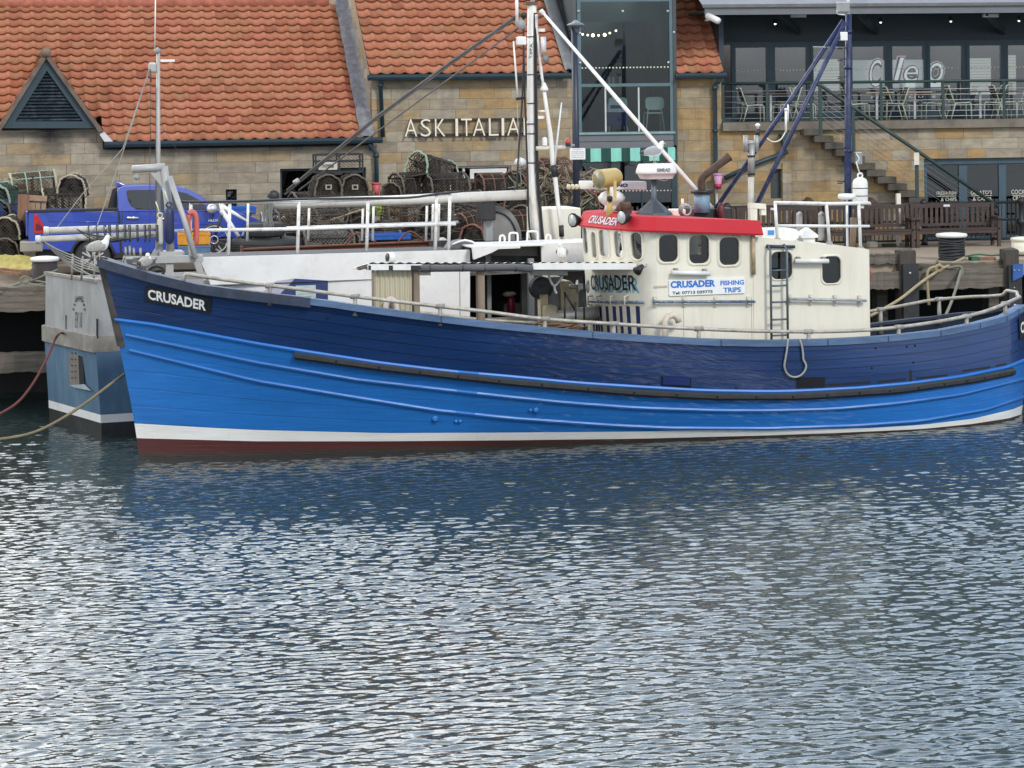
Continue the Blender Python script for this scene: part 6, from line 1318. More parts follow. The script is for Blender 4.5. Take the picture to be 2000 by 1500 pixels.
# stern: plan corners at the waterline
cw=C.onz(200,853,0.0); lw=C.onz(134,833,0.0)
tw=Vector((cw[0],cw[1])); tl=Vector((lw[0],lw[1])); tl=tw+(tl-tw).normalized()*2.6
far_l=Vector((tl.x+.5,6.3)); 
def stern_row(z,flare):
    return [(tl.x-flare*.9,tl.y,z),(tw.x-flare,tw.y-flare*.15,z),(tw.x+3.2,lerp(tw.y,YW,.75)-flare*.3,z),(tw.x+6.5,YW,z),(12.6,YW+.4,z),(12.6,6.2,z),(far_l.x,far_l.y,z)]
def zat(px,py): return C.loc(px,py,tw.y)[1]
zbt,zbb=zat(200,810),zat(200,826); zg0=zat(192,688); zg1=zat(194,656); ztp=zat(197,551)
def band(z0,f0,z1,f1,name,mt,par=None):
    mb=M(); mb.grid([stern_row(z0,f0),stern_row(z1,f1)],smooth=False,closed=True); return wb.part(name,mb,mt,par)
hl=band(zbt,.03,zg0,.10,'hull',m_pbl); band(-.8,0,zbb,.02,'antifouling',m_blkh,hl); band(zbb,.025,zbt,.03,'boot_top',m_wpl,hl)
mb=M(); mb.grid([stern_row(zg0,.10),stern_row(zg0,.16),stern_row(zg1,.16),stern_row(zg1,.08)],smooth=False,closed=True); wb.part('rubbing_belt',mb,mat('grey belt',(.24,.225,.20),.8,var=.3,scale=3,stain=(.11,.1,.09),sscale=2),hl)
def srow(z,fl_): r=stern_row(z,fl_); a=Vector(r[1]); b=Vector(r[2]); return [r[0],r[1],tuple(a.lerp(b,.62))]
mb=M(); mb.grid([srow(zg1,.08),srow(ztp,.06)],smooth=False); up=wb.part('bulwark',mb,m_gst); mb=M(); mb.grid([srow(ztp,.06),srow(ztp,.10),srow(ztp+.05,.10),srow(ztp+.05,.0)],smooth=False); wb.part('capping_rail',mb,mat('tan capping',(.26,.235,.20),.7,var=.3),up)
mb=M(); mb.add([(x,y,ztp-.15) for x,y,_ in stern_row(0,0)],[tuple(range(7))]); wb.part('deck',mb,mat('grey deck',(.20,.20,.19),.8,var=.3))
# markings on the stern plate
sd=(tl-tw).normalized(); nrm=Vector((sd.y,-sd.x)); nrm=nrm if nrm.x<0 or nrm.y<0 else -nrm
def st_pt(px,py,out=.0):
    a,b=unroll(px,py); dx=a/FP; dz=-b/FP; p0=C.world(tw.x-.075,tw.y,0); p1=C.world(tl.x-.065,tl.y,0); d=p1-p0; t_=(p0.x*d.y-p0.y*d.x)/(dx*d.y-d.x*1.0); q=C.local(t_*dx,t_,HC+t_*dz); return Vector((q.x+nrm.x*out,q.y+nrm.y*out,q.z))
def st_quad(p,out,name,mt,par): mb=M(); mb.quad(*[st_pt(a,b,out) for a,b in p]); return wb.part(name,mb,mt,par)
m_ink=mat('dark stencil',(.05,.055,.06),.7,var=.3)
def st_text(txt,px0,px1,py0,py1,rot=0):
    tx=text_mb(txt,fit=(1,1),bold=.0,ext=0); mb=M(); mb.add([st_pt(lerp(px0,px1,v[0])+rot*(v[2]-.5),lerp(py1,py0,v[2]),.012) for v in tx.v],tx.f); wb.part('lettering',mb,m_ink,up)
st_text('EY 10',148,161,609,640); st_text('WHITBY',147,163,578,589)
for k in range(9):
    a=math.pi*(.15+.7*k/8); px=155-12.5*math.cos(a); py=622-40*math.sin(a); st_quad([(px-1.2,py-2),(px+1.2,py-2),(px+1.2,py+2),(px-1.2,py+2)],.012,'stencil_mark',m_ink,up)
st_quad([(129,615),(130.5,615),(130.5,654),(129,654)],.012,'freeing_port',m_hole,up); st_quad([(189,622),(193.5,623),(193.5,661),(189,660)],.012,'freeing_port',m_hole,up)
pl_=st_quad([(136,678),(154,680),(157,751),(138,752)],.02,'rudder_plate',mat('drilled plate',(.17,.15,.135),.7,var=.2),hl); st_quad([(154,680),(162,682),(167,750),(157,751)],.02,'rudder_slot',m_hole,hl)
for j in range(5):
    for k in (142,149): st_quad([(k,688+j*12),(k+2.4,688.3+j*12),(k+2.4,691+j*12),(k,690.7+j*12)],.028,'plate_hole',m_hole,pl_)
st_quad([(137,752),(168,750),(181,763),(150,757)],.03,'plate_ledge',mat('pale ledge',(.3,.36,.4),.6),hl)
# stern guard rail
gx=tw.y+.35
for px,a,b in ((140.5,496,547),(160,500,547),(184,498,550)): wb.part('stern_stanchion',M().tube([C.p(px+2,a,gx),C.p(px-1,b,gx)],.02,7),m_grey2)
# white shelter side
mb=M(); a,b,c,d,e=W(388,503),W(918,488),W(918,640),W(440,660),W(408,545)
wb.part('shelter_side',mb.prism([(p.x,p.z) for p in (a,b,c,d,e)],YW,YW+.08),m_wpl); mb=M(); mb.add([(a.x,YW,a.z-.002),(b.x,YW,b.z-.002),(b.x,5.6,b.z-.1),(a.x+.3,5.6,a.z-.1)],[(0,1,2,3)]); wb.part('shelter_deck',mb,mat('dark shelter deck',(.10,.10,.10),.85,var=.3))
wb.part('plate_seam',M().box(W(898,560).x-.008,W(898,560).x+.008,YW-.006,YW,W(898,660).z,W(898,528).z),m_gst)
mb=M(); mb.prism([(p.x,p.z) for p in (W(512,592),W(548,548),W(575,544),W(640,548),W(640,600),(W(512,600)))],YW-.03,YW-.002); nvp=wb.part('blue_panel',mb,mat('faded navy panel',(.025,.045,.15),.5,var=.1)); mb=M(); mb.prism([(p.x,p.z) for p in (W(503,578),W(540,548),W(575,544.5),W(545,575))],YW-.036,YW-.031); wb.part('lilac_stripe',mb,mat('lilac stripe',(.42,.42,.50),.6),nvp)
st=wb.part('sticker',M().box(W(577,560).x,W(616,560).x,YW-.036,YW-.031,W(596,582).z,W(596,557).z),mat('pale sticker',(.45,.55,.55),.6,var=.15,scale=8),nvp); 
for py in (566,573,578): wb.part('sticker_text',M().box(W(581,560).x,W(612,560).x,YW-.039,YW-.0365,W(596,py+1.2).z,W(596,py).z),mat('sticker ink',(.25,.33,.35),.7),st)
# overhanging aft part with dark doorway
mb=M(); mb.prism([(p.x,p.z) for p in (W(915,480),W(1008,478),W(1008,483),W(966,484.5),W(952,492),W(918,505))],YW-.3,YW-.22); wb.part('overhang',mb,m_wpl)
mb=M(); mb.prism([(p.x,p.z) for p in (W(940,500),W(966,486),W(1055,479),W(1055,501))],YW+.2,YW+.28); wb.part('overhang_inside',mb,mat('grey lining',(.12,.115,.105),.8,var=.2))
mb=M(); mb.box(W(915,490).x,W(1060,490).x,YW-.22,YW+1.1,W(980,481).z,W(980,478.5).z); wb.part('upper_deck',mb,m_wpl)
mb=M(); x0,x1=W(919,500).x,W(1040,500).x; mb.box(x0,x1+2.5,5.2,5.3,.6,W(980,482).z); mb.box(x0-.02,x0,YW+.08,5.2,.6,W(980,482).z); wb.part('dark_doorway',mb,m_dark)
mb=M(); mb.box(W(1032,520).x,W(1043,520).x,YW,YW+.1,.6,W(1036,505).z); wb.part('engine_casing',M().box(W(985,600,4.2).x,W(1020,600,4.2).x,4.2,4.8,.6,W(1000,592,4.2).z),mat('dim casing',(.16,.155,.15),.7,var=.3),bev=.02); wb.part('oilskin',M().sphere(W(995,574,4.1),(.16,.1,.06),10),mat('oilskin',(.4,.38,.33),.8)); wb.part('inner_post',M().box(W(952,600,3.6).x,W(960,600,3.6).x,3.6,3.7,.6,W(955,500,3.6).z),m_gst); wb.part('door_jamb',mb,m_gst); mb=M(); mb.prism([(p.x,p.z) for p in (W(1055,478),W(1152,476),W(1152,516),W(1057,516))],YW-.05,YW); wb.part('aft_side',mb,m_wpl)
wb.part('aft_deck',M().box(W(1055,470).x,W(1180,470).x,YW-.05,YW+1.1,W(1100,477).z,W(1100,474).z),m_wpl)
mb=M(); 
for px in (1052,1150): pass
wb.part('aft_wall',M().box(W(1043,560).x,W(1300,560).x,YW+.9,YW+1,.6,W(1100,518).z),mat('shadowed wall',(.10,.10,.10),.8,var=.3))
t=TT('fire_extinguisher','small red extinguisher in the dark doorway of the white boat','extinguisher',C,W(1000,620,4.2)); t.part('bottle',M().lathe([(.07,0),(.08,.03),(.08,.3),(.03,.38)],W(998,612,4.2),12),mat('extinguisher red',(.3,.01,.03),.4)); t.part('valve',M().lathe([(.02,0),(.03,.06),(0,.08)],W(998,592,4.2),8),m_blk)
# curved hatch, engine casing plates and hoops on the upper deck
mb=M(); cxx=[W(px,py,YW+.5) for px,py in ((878,486),(884,478),(896,472),(908,469),(922,472),(934,480),(940,486))]; mb.prism([(p.x,p.z) for p in cxx],YW+.5,YW+1.0); wb.part('curved_hatch',mb,mat('dark hatch grey',(.11,.115,.125),.6,var=.2)); wb.part('hatch_trim',M().tube(cxx[1:]+[W(1010,478,YW+.5)],.022,6),m_wht)
y=4.6; p=W(990,470,y); c0=C.p(968,470,y); rr_=abs(C.loc(1019,470,y)[0]-c0.x); pts=[(c0.x,c0.z)]+[(c0.x+rr_*math.cos(a),c0.z+rr_*1.28*math.sin(a)) for a in [math.pi/2*k/12 for k in range(13)]]+[(c0.x-.12,c0.z+rr_*1.26),(c0.x-.12,c0.z)]
t=TT('net_drum_guard','grey quarter round steel drum guard beside the white mast','drum',C,W(990,470,y)); t.part('plate',M().prism(pts,y,y+.5),mat('grey drum guard',(.20,.20,.19),.6,var=.15)); t.part('rim',M().tube([(c0.x+rr_*.8*math.cos(a),y-.02,c0.z+rr_*1.05*math.sin(a)) for a in [math.pi/2*k/12 for k in range(13)]],.02,6),m_blk); t.part('motor',M().box(C.loc(935,400,y)[0],C.loc(961,400,y)[0],y-.3,y+.2,C.loc(945,430,y)[1],C.loc(945,386,y)[1]),m_blk,bev=.03); t.part('bracket',M().box(C.loc(947,430,y)[0],C.loc(960,430,y)[0],y-.1,y+.1,C.loc(945,470,y)[1],C.loc(945,430,y)[1]),m_gst)
SS('white_tank','cream white box tank on the upper deck right of the white mast','tank',C,M().box(C.loc(1055,440,4.4)[0],C.loc(1135,440,4.4)[0],4.4,5.4,C.loc(1095,473,4.4)[1],C.loc(1095,407,4.4)[1]),m_cream,bev=.02)
for px,w_,h_ in ((981,9,17),(1003,16,22),(1040,20,25),(1071,9,18)): wb.part('deck_hoop',M().tube(catmull([W(px-w_/2,477,YW+.3),W(px-w_/2,477-h_+4,YW+.3),W(px-w_/2+3,477-h_,YW+.3),W(px+w_/2-3,477-h_,YW+.3),W(px+w_/2,477-h_+4,YW+.3),W(px+w_/2,477,YW+.3)],3),.022,7),m_wht)
# guard rail on the shelter deck
rl=TT('guard_rail','white pipe guard rail round the shelter deck of the white boat','railing',C,W(600,495)); 
RY,RB_=YW+.15,YW+2.3
rl.part('rail',M().tube([W(340,451,RY),W(585,447,RY),W(890,437,RY)],.034,8),m_wr); rl.part('rail',M().tube([W(372,396,RY),W(450,394,RY),W(585,395,RY),W(720,389,RY),W(880,378,RY)],.03,8),m_wr); rl.part('rail',M().tube([C.p(560,445,RB_),C.p(895,434,RB_)],.03,8),m_wr)
for px in (372,448,583,718,852,878): rl.part('post',M().tube([W(px+1,393 if px<600 else (389 if px<800 else 379),RY),W(px-2,500 if px<600 else 490,RY)],.034,8),m_wr)
for px,a in ((484,394),(603,402),(708,408),(729,395),(833,402),(845,398),(857,382)): rl.part('post',M().tube([C.p(px+1,a,RB_),C.p(px-1,470,RB_)],.026,8),m_wr)
SS('black_hose','black hose lying along the guard rail of the white boat','hose',C,M().tube(catmull([W(345,394,RY-.06),W(450,393.5,RY-.06),W(585,389,RY-.06),W(720,387,RY-.06),W(800,386,RY-.06),W(860,378,RY-.06),W(900,374,RY-.06)],4),.024,7),m_blk)
# boom
y=4.3; bm=TT('boom','long lowered white boom lying aft of the white mast','boom',C,C.p(780,390,y)); bm.part('spar',M().tube([C.p(518,399,y),C.p(760,392,y),C.p(1034,380,y)],.105,12),mat('scraped white spar',(.62,.60,.55),.5,var=.15,stain=(.34,.27,.2),sscale=3,samt=.7)); bm.part('heel_fitting',M().tube([C.p(1012,381,y),C.p(1042,383,y)],.07,10),mat('rusty fitting',(.16,.09,.06),.8,var=.4))
# main mast with fittings
y=4.3; mm=TT('mast','stout white main mast hung with aerials and black cables','mast',C,C.p(1050,475,y)); m_mast=mat('white mast paint',(.74,.74,.71),.5,var=.06,scale=2,stain=(.45,.34,.22),sscale=2.5,samt=.55,stretch=(1,1,.35))
cc=[(1039,6),(1038,120),(1037.5,260),(1037,330),(1040,385),(1045,430),(1050,478)]; mm.part('pole',M().tube([C.p(a,b,y) for a,b in cc],[.095,.095,.085,.085,.09,.1,.1],14),m_mast); mm.part('head_plate',M().box(C.loc(1025,6,y)[0],C.loc(1048,6,y)[0],y-.12,y+.12,C.loc(1037,9,y)[1],C.loc(1037,4,y)[1]),mat('rusty fitting',(.16,.09,.06),.8)); mm.part('head_pole',M().tube([C.p(1040,4,y),C.p(1041,-40,y)],.05,8),m_mast)
for py in (72,146,202,242,261,318): mm.part('band',M().tube([C.p(1038,py+1,y),C.p(1038,py-1,y)],.102,12),m_blk)
for off_,r_ in ((-13,.021),(9,.017),(12,.022)):
    mm.part('cable_run',M().tube(catmull([C.p(1035+off_,25,y-.1),C.p(1034+off_+(2 if off_<0 else 1),100,y-.12),C.p(1037+off_*.9,200,y-.12),C.p(1038+off_*(1.05 if off_>0 else .6),330,y-.12),C.p(1046+off_,430,y-.12),C.p(1052+off_*.9,478,y-.12)],5),r_,6),m_blk)
mm.part('cable_run',M().tube(catmull([C.p(1023,30,y-.15),C.p(1022,130,y-.15),C.p(1020,195,y-.15),C.p(1016,250,y-.15),C.p(1011,330,y-.15),C.p(1010,370,y-.15)],4),.02,6),m_blk)
mm.part('whip_aerial',M().tube([C.p(1011,190,y-.1),C.p(1003,80,y-.1)],[.024,.016],8),m_wht); mm.part('whip_clamp',M().tube([C.p(1008,193,y-.1),C.p(1024,191,y-.1)],.03,8),m_blk)
mm.part('tube_lamp',M().tube([C.p(1010,50,y-.1),C.p(1009,-20,y-.1)],.035,8),m_wht); p=C.p(1018,80,y-.15); mm.part('junction_box',M().cbox(p,(.2,.14,.18)),m_wht,bev=.03); mm.part('pulley',M().lathe([(.1,-.03),(.11,0),(.1,.03)],C.p(1018,48,y-.15),14,axis='y'),m_gst); mm.part('pulley',M().lathe([(.06,-.03),(.07,0),(.06,.03)],C.p(1023,30,y-.15),14,axis='y'),m_blk)
mm.part('side_pole',M().tube([C.p(a,b,y-.1) for a,b in ((1047,28),(1048,65),(1052,92),(1058,150),(1063,180))],.036,8),m_mast); mm.part('side_pole',M().tube([C.p(a,b,y-.2) for a,b in ((1063,180),(1068,215),(1075,262),(1080,315),(1084,345),(1090,400),(1099,474))],[.04,.042,.05,.06,.05,.045,.035],10),m_mast)
mm.part('crossarm',M().box(C.loc(1040,59,y)[0],C.loc(1063,59,y)[0],y-.05,y,C.loc(1050,62,y)[1],C.loc(1050,56,y)[1]),m_wht); mm.part('reflector',M().tube([C.p(1062,102,y-.2),C.p(1061,72,y-.2)],.06,10),m_wht); mm.part('deck_lamp',M().lathe([(.04,0),(.07,.04),(.07,.12),(.04,.16)],C.p(1066,122,y-.2),12),m_gst)
mm.part('cone_lamp',M().lathe([(.02,.16),(.05,.1),(.085,.03),(.085,0),(.05,-.03)],C.p(1063,176,y-.2),14),m_wht); mm.part('black_coil',M().tube([C.p(1052,155,y-.1)+Vector((.06*math.cos(a),0,.1*math.sin(a))) for a in [2*math.pi*k/12 for k in range(12)]],.022,6,closed=True),m_blk)
mm.part('disc_aerial',M().lathe([(0,.03),(.12,.015),(.12,0),(.05,-.02)],C.p(1060,218,y-.1),14),m_wht); mm.part('small_box',M().cbox(C.p(1056,229,y-.1),(.14,.08,.06)),m_wht)
mm.part('crossarm',M().tube([C.p(1047,290,y-.15),C.p(1104,288,y-.15)],.045,8),mat('taped arm',(.62,.60,.52),.6,var=.2,scale=8)); mm.part('gps_mushroom',M().lathe([(.05,0),(.055,.02),(.055,.15),(.03,.18)],C.p(1064,285,y-.15),12),m_wht); mm.part('lamp_arm',M().tube([C.p(1098,286,y-.15),C.p(1122,284,y-.15)],.03,6),m_gst); b_=mm.part('red_lamp',M().lathe([(.055,.03),(.06,.06),(.05,.12),(.02,.15),(0,.155)],C.p(1109,284,y-.15),14),mat('red lamp',(.42,.06,.035),.3)); mm.part('lamp_base',M().lathe([(.06,-.01),(.065,.03)],C.p(1109,284,y-.15),14),m_blk,b_)
mm.part('whip_aerial',M().tube([C.p(1083,320,y-.25),C.p(1097,200,y-.25)],[.026,.014],8),m_wht); mm.part('black_band',M().tube([C.p(1080,322,y-.2),C.p(1085,345,y-.2)],.07,8),m_blk); mm.part('black_band',M().tube([C.p(1096,440,y-.2),C.p(1097,462,y-.2)],.055,8),m_blk); mm.part('thin_stay',M().tube([C.p(1010,200,y-.1),C.p(1014,290,y-.1),C.p(1018,360,y-.1)],.008,5),m_grey2)
tx=text_mb('A967',fit=(1,1)); mb=M(); mb.add([tuple(C.p(lerp(1040,1034,v[2])-(v[0]-.5)*2,lerp(84,114,v[0]),y-.098)) for v in tx.v],tx.f); mm.part('lettering',mb,m_ink)
# loading pole and stays
sp_=TT('derrick_pole','long slim white pole sloping from the white mast down to the blue boat funnel','spar',C,C.p(1220,210,2.2)); sp_.part('pole',M().tube([C.p(1058,22,4.0),C.p(1220,210,2.2),C.p(1392,408,.9)],[.03,.042,.045],10),m_wht); sp_.part('end_fitting',M().tube([C.p(1056,20,4.0),C.p(1062,27,4.0)],.05,8),m_wht)
tl_=TT('topping_lift','thick weathered wire tackle running from the white mast down to the boom end','rigging',C,C.p(780,210,4.3)); m_wire=mat('weathered wire',(.085,.08,.078),.7,var=.3)
for pts,r_ in (((( 1016,26),(880,121),(735,228),(560,372)),.025),(((1016,30),(880,126),(735,233),(556,380)),.021),(((1016,52),(880,152),(735,258),(583,372)),.017)): tl_.part('wire',M().tube([C.p(a,b,4.3) for a,b in pts],r_,7),m_wire)
tl_.part('shackle',M().tube([C.p(574,358,4.25),C.p(584,351,4.25)],.05,6),m_grey2); tl_.part('block',M().sphere(C.p(534,383,4.2),(.13,.09,.13),10),m_blk)
mb=M(); rr2=random.Random(6)
for k in range(12):
    p0=C.p(527+rr2.uniform(-8,7),386,4.15); mb.tube(catmull([p0,p0+Vector((rr2.uniform(-.1,.02),0,-.3)),p0+Vector((rr2.uniform(-.12,.05),0,-.62)),p0+Vector((rr2.uniform(-.06,.06),.05,-.5))],3),.016,5)
SS('rope_hank','hank of old grey rope hanging from the boom block','rope',C,mb,mat('dirty rope',(.17,.18,.16),.9))
# forward gantry, poles and small mast
m_gal=mat('grey gantry paint',(.42,.42,.41),.5,.15,var=.14,stain=(.26,.24,.22),sscale=3,samt=.5)
y=3.2; ga=TT('gantry','grey pipe gantry bent over at the top on the stern of the white boat','gantry',C,C.p(328,520,y)); ga.part('arm',M().tube([C.p(258,331,y),C.p(322,326,y)],.075,12),m_gal); ga.part('column',M().tube([C.p(320,325,y),C.p(329,400,y),C.p(333,495,y)],.08,12),m_gal); ga.part('brace',M().tube([C.p(331,345,y-.2),C.p(357,420,y-.4),C.p(382,505,y-.6)],.055,10),m_gal); mb=M(); mb.prism([(p.x,p.z) for p in (C.p(294,338,y),C.p(318,336,y),C.p(318,368,y))],y-.01,y+.01); ga.part('gusset',mb,m_gal); ga.part('pulley',M().lathe([(.05,-.03),(.06,0),(.05,.03)],C.p(267,346,y),12,axis='y'),m_gst)
ga.part('base_beam',M().box(C.loc(240,505,y)[0],C.loc(390,505,y)[0],y-.5,y-.3,C.loc(310,514,y-.5)[1],C.loc(310,501,y-.5)[1]),m_gal); ga.part('base_plate',M().box(C.loc(310,505,y)[0],C.loc(357,505,y)[0],y-.3,y+.3,C.loc(333,500,y)[1],C.loc(333,490,y)[1]),m_gal)
for px in (326,): ga.part('leg',M().box(C.loc(319,520,y)[0],C.loc(333,520,y)[0],y-.45,y-.35,ztp-.2,C.loc(326,512,y)[1]),m_gal)
ga.part('leg',M().bar(C.p(384,510,y-.5),C.p(397,548,y-.5),.1,.12),m_gal); mb=M(); mb.prism([(p.x,p.z) for p in (C.p(294,500,y),C.p(318,460,y),C.p(318,500,y))],y-.02,y+.02); ga.part('web_plate',mb,m_gst)
fender(321,341,403,477,y-.22,'navy sausage fender hanging on the grey gantry column',mat('navy fender',(.02,.03,.09),.5,var=.15)); fender(307.5,319.5,424,478,y-.15,'off white sausage fender hanging left of the navy one on the gantry',mat('dull white fender',(.55,.54,.50),.6,var=.15))
SS('buoy','red and pink pick up buoy strap hanging on the guard rail beside the gantry','buoy',C,M().tube(catmull([W(368,418,RY-.1),W(376,414,RY-.1),W(383,426,RY-.1),W(383,470,RY-.1),W(378,474,RY-.1),W(371,470,RY-.1),W(367,440,RY-.1),W(368,420,RY-.1)],4),.055,8),mat('faded coral',(.55,.13,.10),.6,var=.15))
y=3.6; sm=TT('mast','slim grey signal mast with a long white whip aerial in front of the left roof','mast',C,C.p(309,505,y)); sm.part('pole',M().tube([C.p(309,500,y),C.p(309,300,y),C.p(309,95,y)],[.055,.045,.035],10),m_gal); sm.part('whip_aerial',M().tube([C.p(302.5,95,y),C.p(304,-20,y)],.012,6),m_wht); p=C.p(298,132,y); sm.part('radar_reflector',M().cbox(p,(.16,.1,.2)),m_gal,bev=.04); sm.part('lamp_arm',M().box(C.loc(313,119,y)[0],C.loc(341,119,y)[0],y-.03,y+.03,C.loc(327,121,y)[1],C.loc(327,116,y)[1]),m_wht); sm.part('head_clamp',M().tube([C.p(304,103,y),C.p(312,96,y)],.06,8),m_gst)
for a,b,r_ in (((293,135),(295,160),.016),((294,160),(294,290),.007),((293,290),(292,470),.007),((305,170),(304,470),.008),((313,240),(350,300),.005)): sm.part('halyard',M().tube([C.p(*a,y-.05),C.p(*b,y-.05)],r_,5),m_wire)
for pts in (((292,135),(240,290),(160,380),(92,470)),((292,137),(236,310),(190,440),(176,455))): SS('stay_wire','thin grey stay wire from the slim mast to the end of the stern poles','wire',C,M().tube([C.p(a,b,lerp(y,2.6,k/3)) for k,(a,b) in enumerate(pts)],.009,5),mat('pale wire',(.30,.29,.27),.6),'stay wires of the slim mast')
m_pole=mat('grey white pole',(.52,.51,.47),.55,var=.14,stain=(.32,.30,.26),sscale=4,samt=.6)
for a,b,lb in (((92,450.5),(305,443),'upper grey white pole lashed over the stern in front of the blue truck'),((76,468),(306,457),'lower grey white pole lashed over the stern, longest to the left')):
    t=TT('outrigger_pole',lb,'pole',C,C.p(200,455,2.6),'poles lashed over the stern'); t.part('pole',M().tube([C.p(*a,2.5),C.p(*b,3.2)],.062,10),m_pole); e=C.p(*a,2.5); t.part('end_cap',M().tube([e-Vector((.06,0,0)),e+Vector((.03,0,0))],.078,10),mat('pale cap',(.6,.6,.57),.5))
mb=M()
for k in range(11):
    px=172+k*13+(k%3)*2; q0=C.p(px,440,2.75); q1=C.p(px+2,472,2.7); mb.tube([q0+Vector((0,-.1,0)),q1+Vector((0,-.1,0)),q1+Vector((.04,.08,0)),q0+Vector((.05,.08,0)),q0+Vector((0,-.1,0))],.012,5)
for k in range(5): mb.tube(catmull([C.p(150+k*3,447+k*2,2.5),C.p(170+k*9,462,2.48),C.p(205+k*12,474-k*2,2.5),C.p(300,458,2.9)],4),.011,5)
SS('lashing','thin dark line lashed round the two stern poles','rope',C,mb,mat('dark line',(.06,.065,.06),.9))
for k in range(6):
    e=((200+k*4,527+k*3) if k<4 else (150+k*8,540)); SS('mooring_line','slack grey line fanning from the pole ends toward the blue bow','rope',C,M().tube(catmull([C.p(84,471,2.5),C.p(112+k*3,487+k*5,2.2),C.p(155,505+k*5,1.8),C.p(*e,1.5)],5),.012,5),mat('grey line',(.30,.29,.26),.9),'slack lines from the pole ends')
# bollard pins at the stern rail of the white boat
for px,h_ in ((246,22),(254,24),(262,20),(275,20)): wb.part('belaying_pin',M().tube([C.p(px,504,2.6),C.p(px-1,504-h_,2.6)],.025,7),m_grey2)
wb.part('pin_rail',M().tube([C.p(240,520,2.6),C.p(242,502,2.6),C.p(290,503,2.6)],.03,7),m_grey2); wb.part('fairlead',M().tube([C.p(305,530,1.2)+Vector((.14*math.cos(a),0,.1*math.sin(a))) for a in [2*math.pi*k/14 for k in range(14)]],.03,7,closed=True),m_blk); wb.part('bitts',M().lathe([(.05,0),(.05,.2),(.08,.22),(.08,.26)],C.p(299,530,1.8),12),m_grey2); wb.part('bitts',M().lathe([(.05,0),(.05,.2),(.08,.22),(.08,.26)],C.p(254,530,1.8),12),m_grey2)
# ropes to the quay and the water at the left
SS('mooring_rope','dull red rope from the grey stern down to the left','rope',C,M().tube(catmull([st_pt(127,650,.05),C.p(117,651,1.6),C.p(108,662,1.5),C.p(92,700,1.4),C.p(64,750,1.3),C.p(30,790,1.2),C.p(-20,818,1.1)],5),.023,7),mat('dull red rope',(.13,.04,.042),.9,bump=.5,bscale=60))
SS('mooring_rope','olive rope from behind the blue bow dipping to the water at far left','rope',C,M().tube(catmull([C.p(244,730,.6),C.p(215,751,.4),C.p(170,785,.2),C.p(120,818,.1),C.p(70,843,0),C.p(20,855,-.1),C.p(-40,861,-.2)],5),.027,7),mat('olive rope',(.20,.17,.10),.9,bump=.5,bscale=60))
# ================================================================== things on the quay
# ---- lobster pots
m_pf=mat('dark pot frame',(.045,.038,.032),.8,var=.4); m_pn=mat('dark twine',(.055,.046,.038),.9,var=.35); m_pr=mat('grey rope edge',(.13,.115,.09),.9,var=.3)
m_cream_r=mat('cream rope edge',(.42,.37,.26),.9,var=.25); m_orange_r=mat('salmon rope edge',(.21,.105,.08),.9,var=.3); m_green_n=mat('green twine',(.03,.085,.06),.9,var=.3); m_pale_g=mat('pale green rope',(.27,.36,.28),.9,var=.2); m_blue_n=mat('blue twine',(.05,.09,.22),.9,var=.3); m_brown_n=mat('brown twine',(.10,.07,.048),.9,var=.3)
PROF=[(-.25,0),(-.26,.14),(-.20,.31),(-.09,.39),(0,.41),(.09,.39),(.20,.31),(.26,.14),(.25,0)]
POT=T('lobster_pot','','lobster pot',WORLD,(0,0,0),'lobster pots stacked on the quay')
mb=M()
for x in (-.36,-.12,.12,.36): mb.tube([(x,a,b) for a,b in PROF]+[(x,-.25,0)],.013,6)
for a,b in (PROF[0],PROF[2],PROF[6],PROF[8],(0,.41),(-.1,0),(.1,0)): mb.tube([(-.37,a,b),(.37,a,b)],.013,6)
POT.part('frame',mb,m_pf)
mb=M(); cum=[0]
for a,b in zip(PROF,PROF[1:]): cum.append(cum[-1]+math.dist(a,b))
def on_prof(s):
    for k in range(len(PROF)-1):
        if s<=cum[k+1]+1e-9: t_=(s-cum[k])/(cum[k+1]-cum[k]); return (lerp(PROF[k][0],PROF[k+1][0],t_),lerp(PROF[k][1],PROF[k+1][1],t_))
    return PROF[-1]
SL=cum[-1]
for sg_ in (1,-1):
    k=-SL
    while k<.72:
        pts=[]
        for j in range(9):
            s=SL*j/8; x=-.36+k+(s if sg_>0 else SL-s)
            if -.36<=x<=.36: a,b=on_prof(s); pts.append((x,a*1.01,b*1.01))
        if len(pts)>1: mb.tube(pts,(.0068),3,caps=False)
        k+=.058
for xe in (-.36,.36):
    for sg_ in (1,-1):
        k=-.5
        while k<.6:
            pts=[(y_,sg_*y_+k) for y_ in [(-.25+.5*j/14) for j in range(15)]]; pts=[p for p in pts if 0<=p[1]<=on_prof(SL*((p[0]+.25)/.5))[1]+.02 and p[1]<.41]
            if len(pts)>1: mb.tube([(xe,pts[0][0],pts[0][1]),(xe,pts[-1][0],pts[-1][1])],(.0068),3,caps=False)
            k+=.068
mb.tube([(-.37,.02,.2),(-.1,.0,.17)],.05,8,caps=False); POT.part('netting',mb,m_pn)
mb=M(); rr2=random.Random(4)
for x in (-.37,.37):
    pts=[]
    for k in range(41): a,b=on_prof(SL*k/40); pts.append((x+rr2.uniform(-.01,.01),a*1.02+rr2.uniform(-.012,.012),b*1.02+rr2.uniform(-.012,.012)))
    mb.tube(pts,.02,6)
mb.tube([(.38,-.24,.03),(.4,-.1,.0),(.38,.05,.03),(.39,.25,.02)],.014,5); POT.part('rope_edge',mb,m_pr)
mb=M(); mb.box(-.36,.36,-.24,.24,0,.02); mb.box(-.02,.0,-.22,.22,.02,.34); POT.part('base_board',mb,mat('pot slats',(.05,.042,.035),.9,var=.4))
used_pot=[]
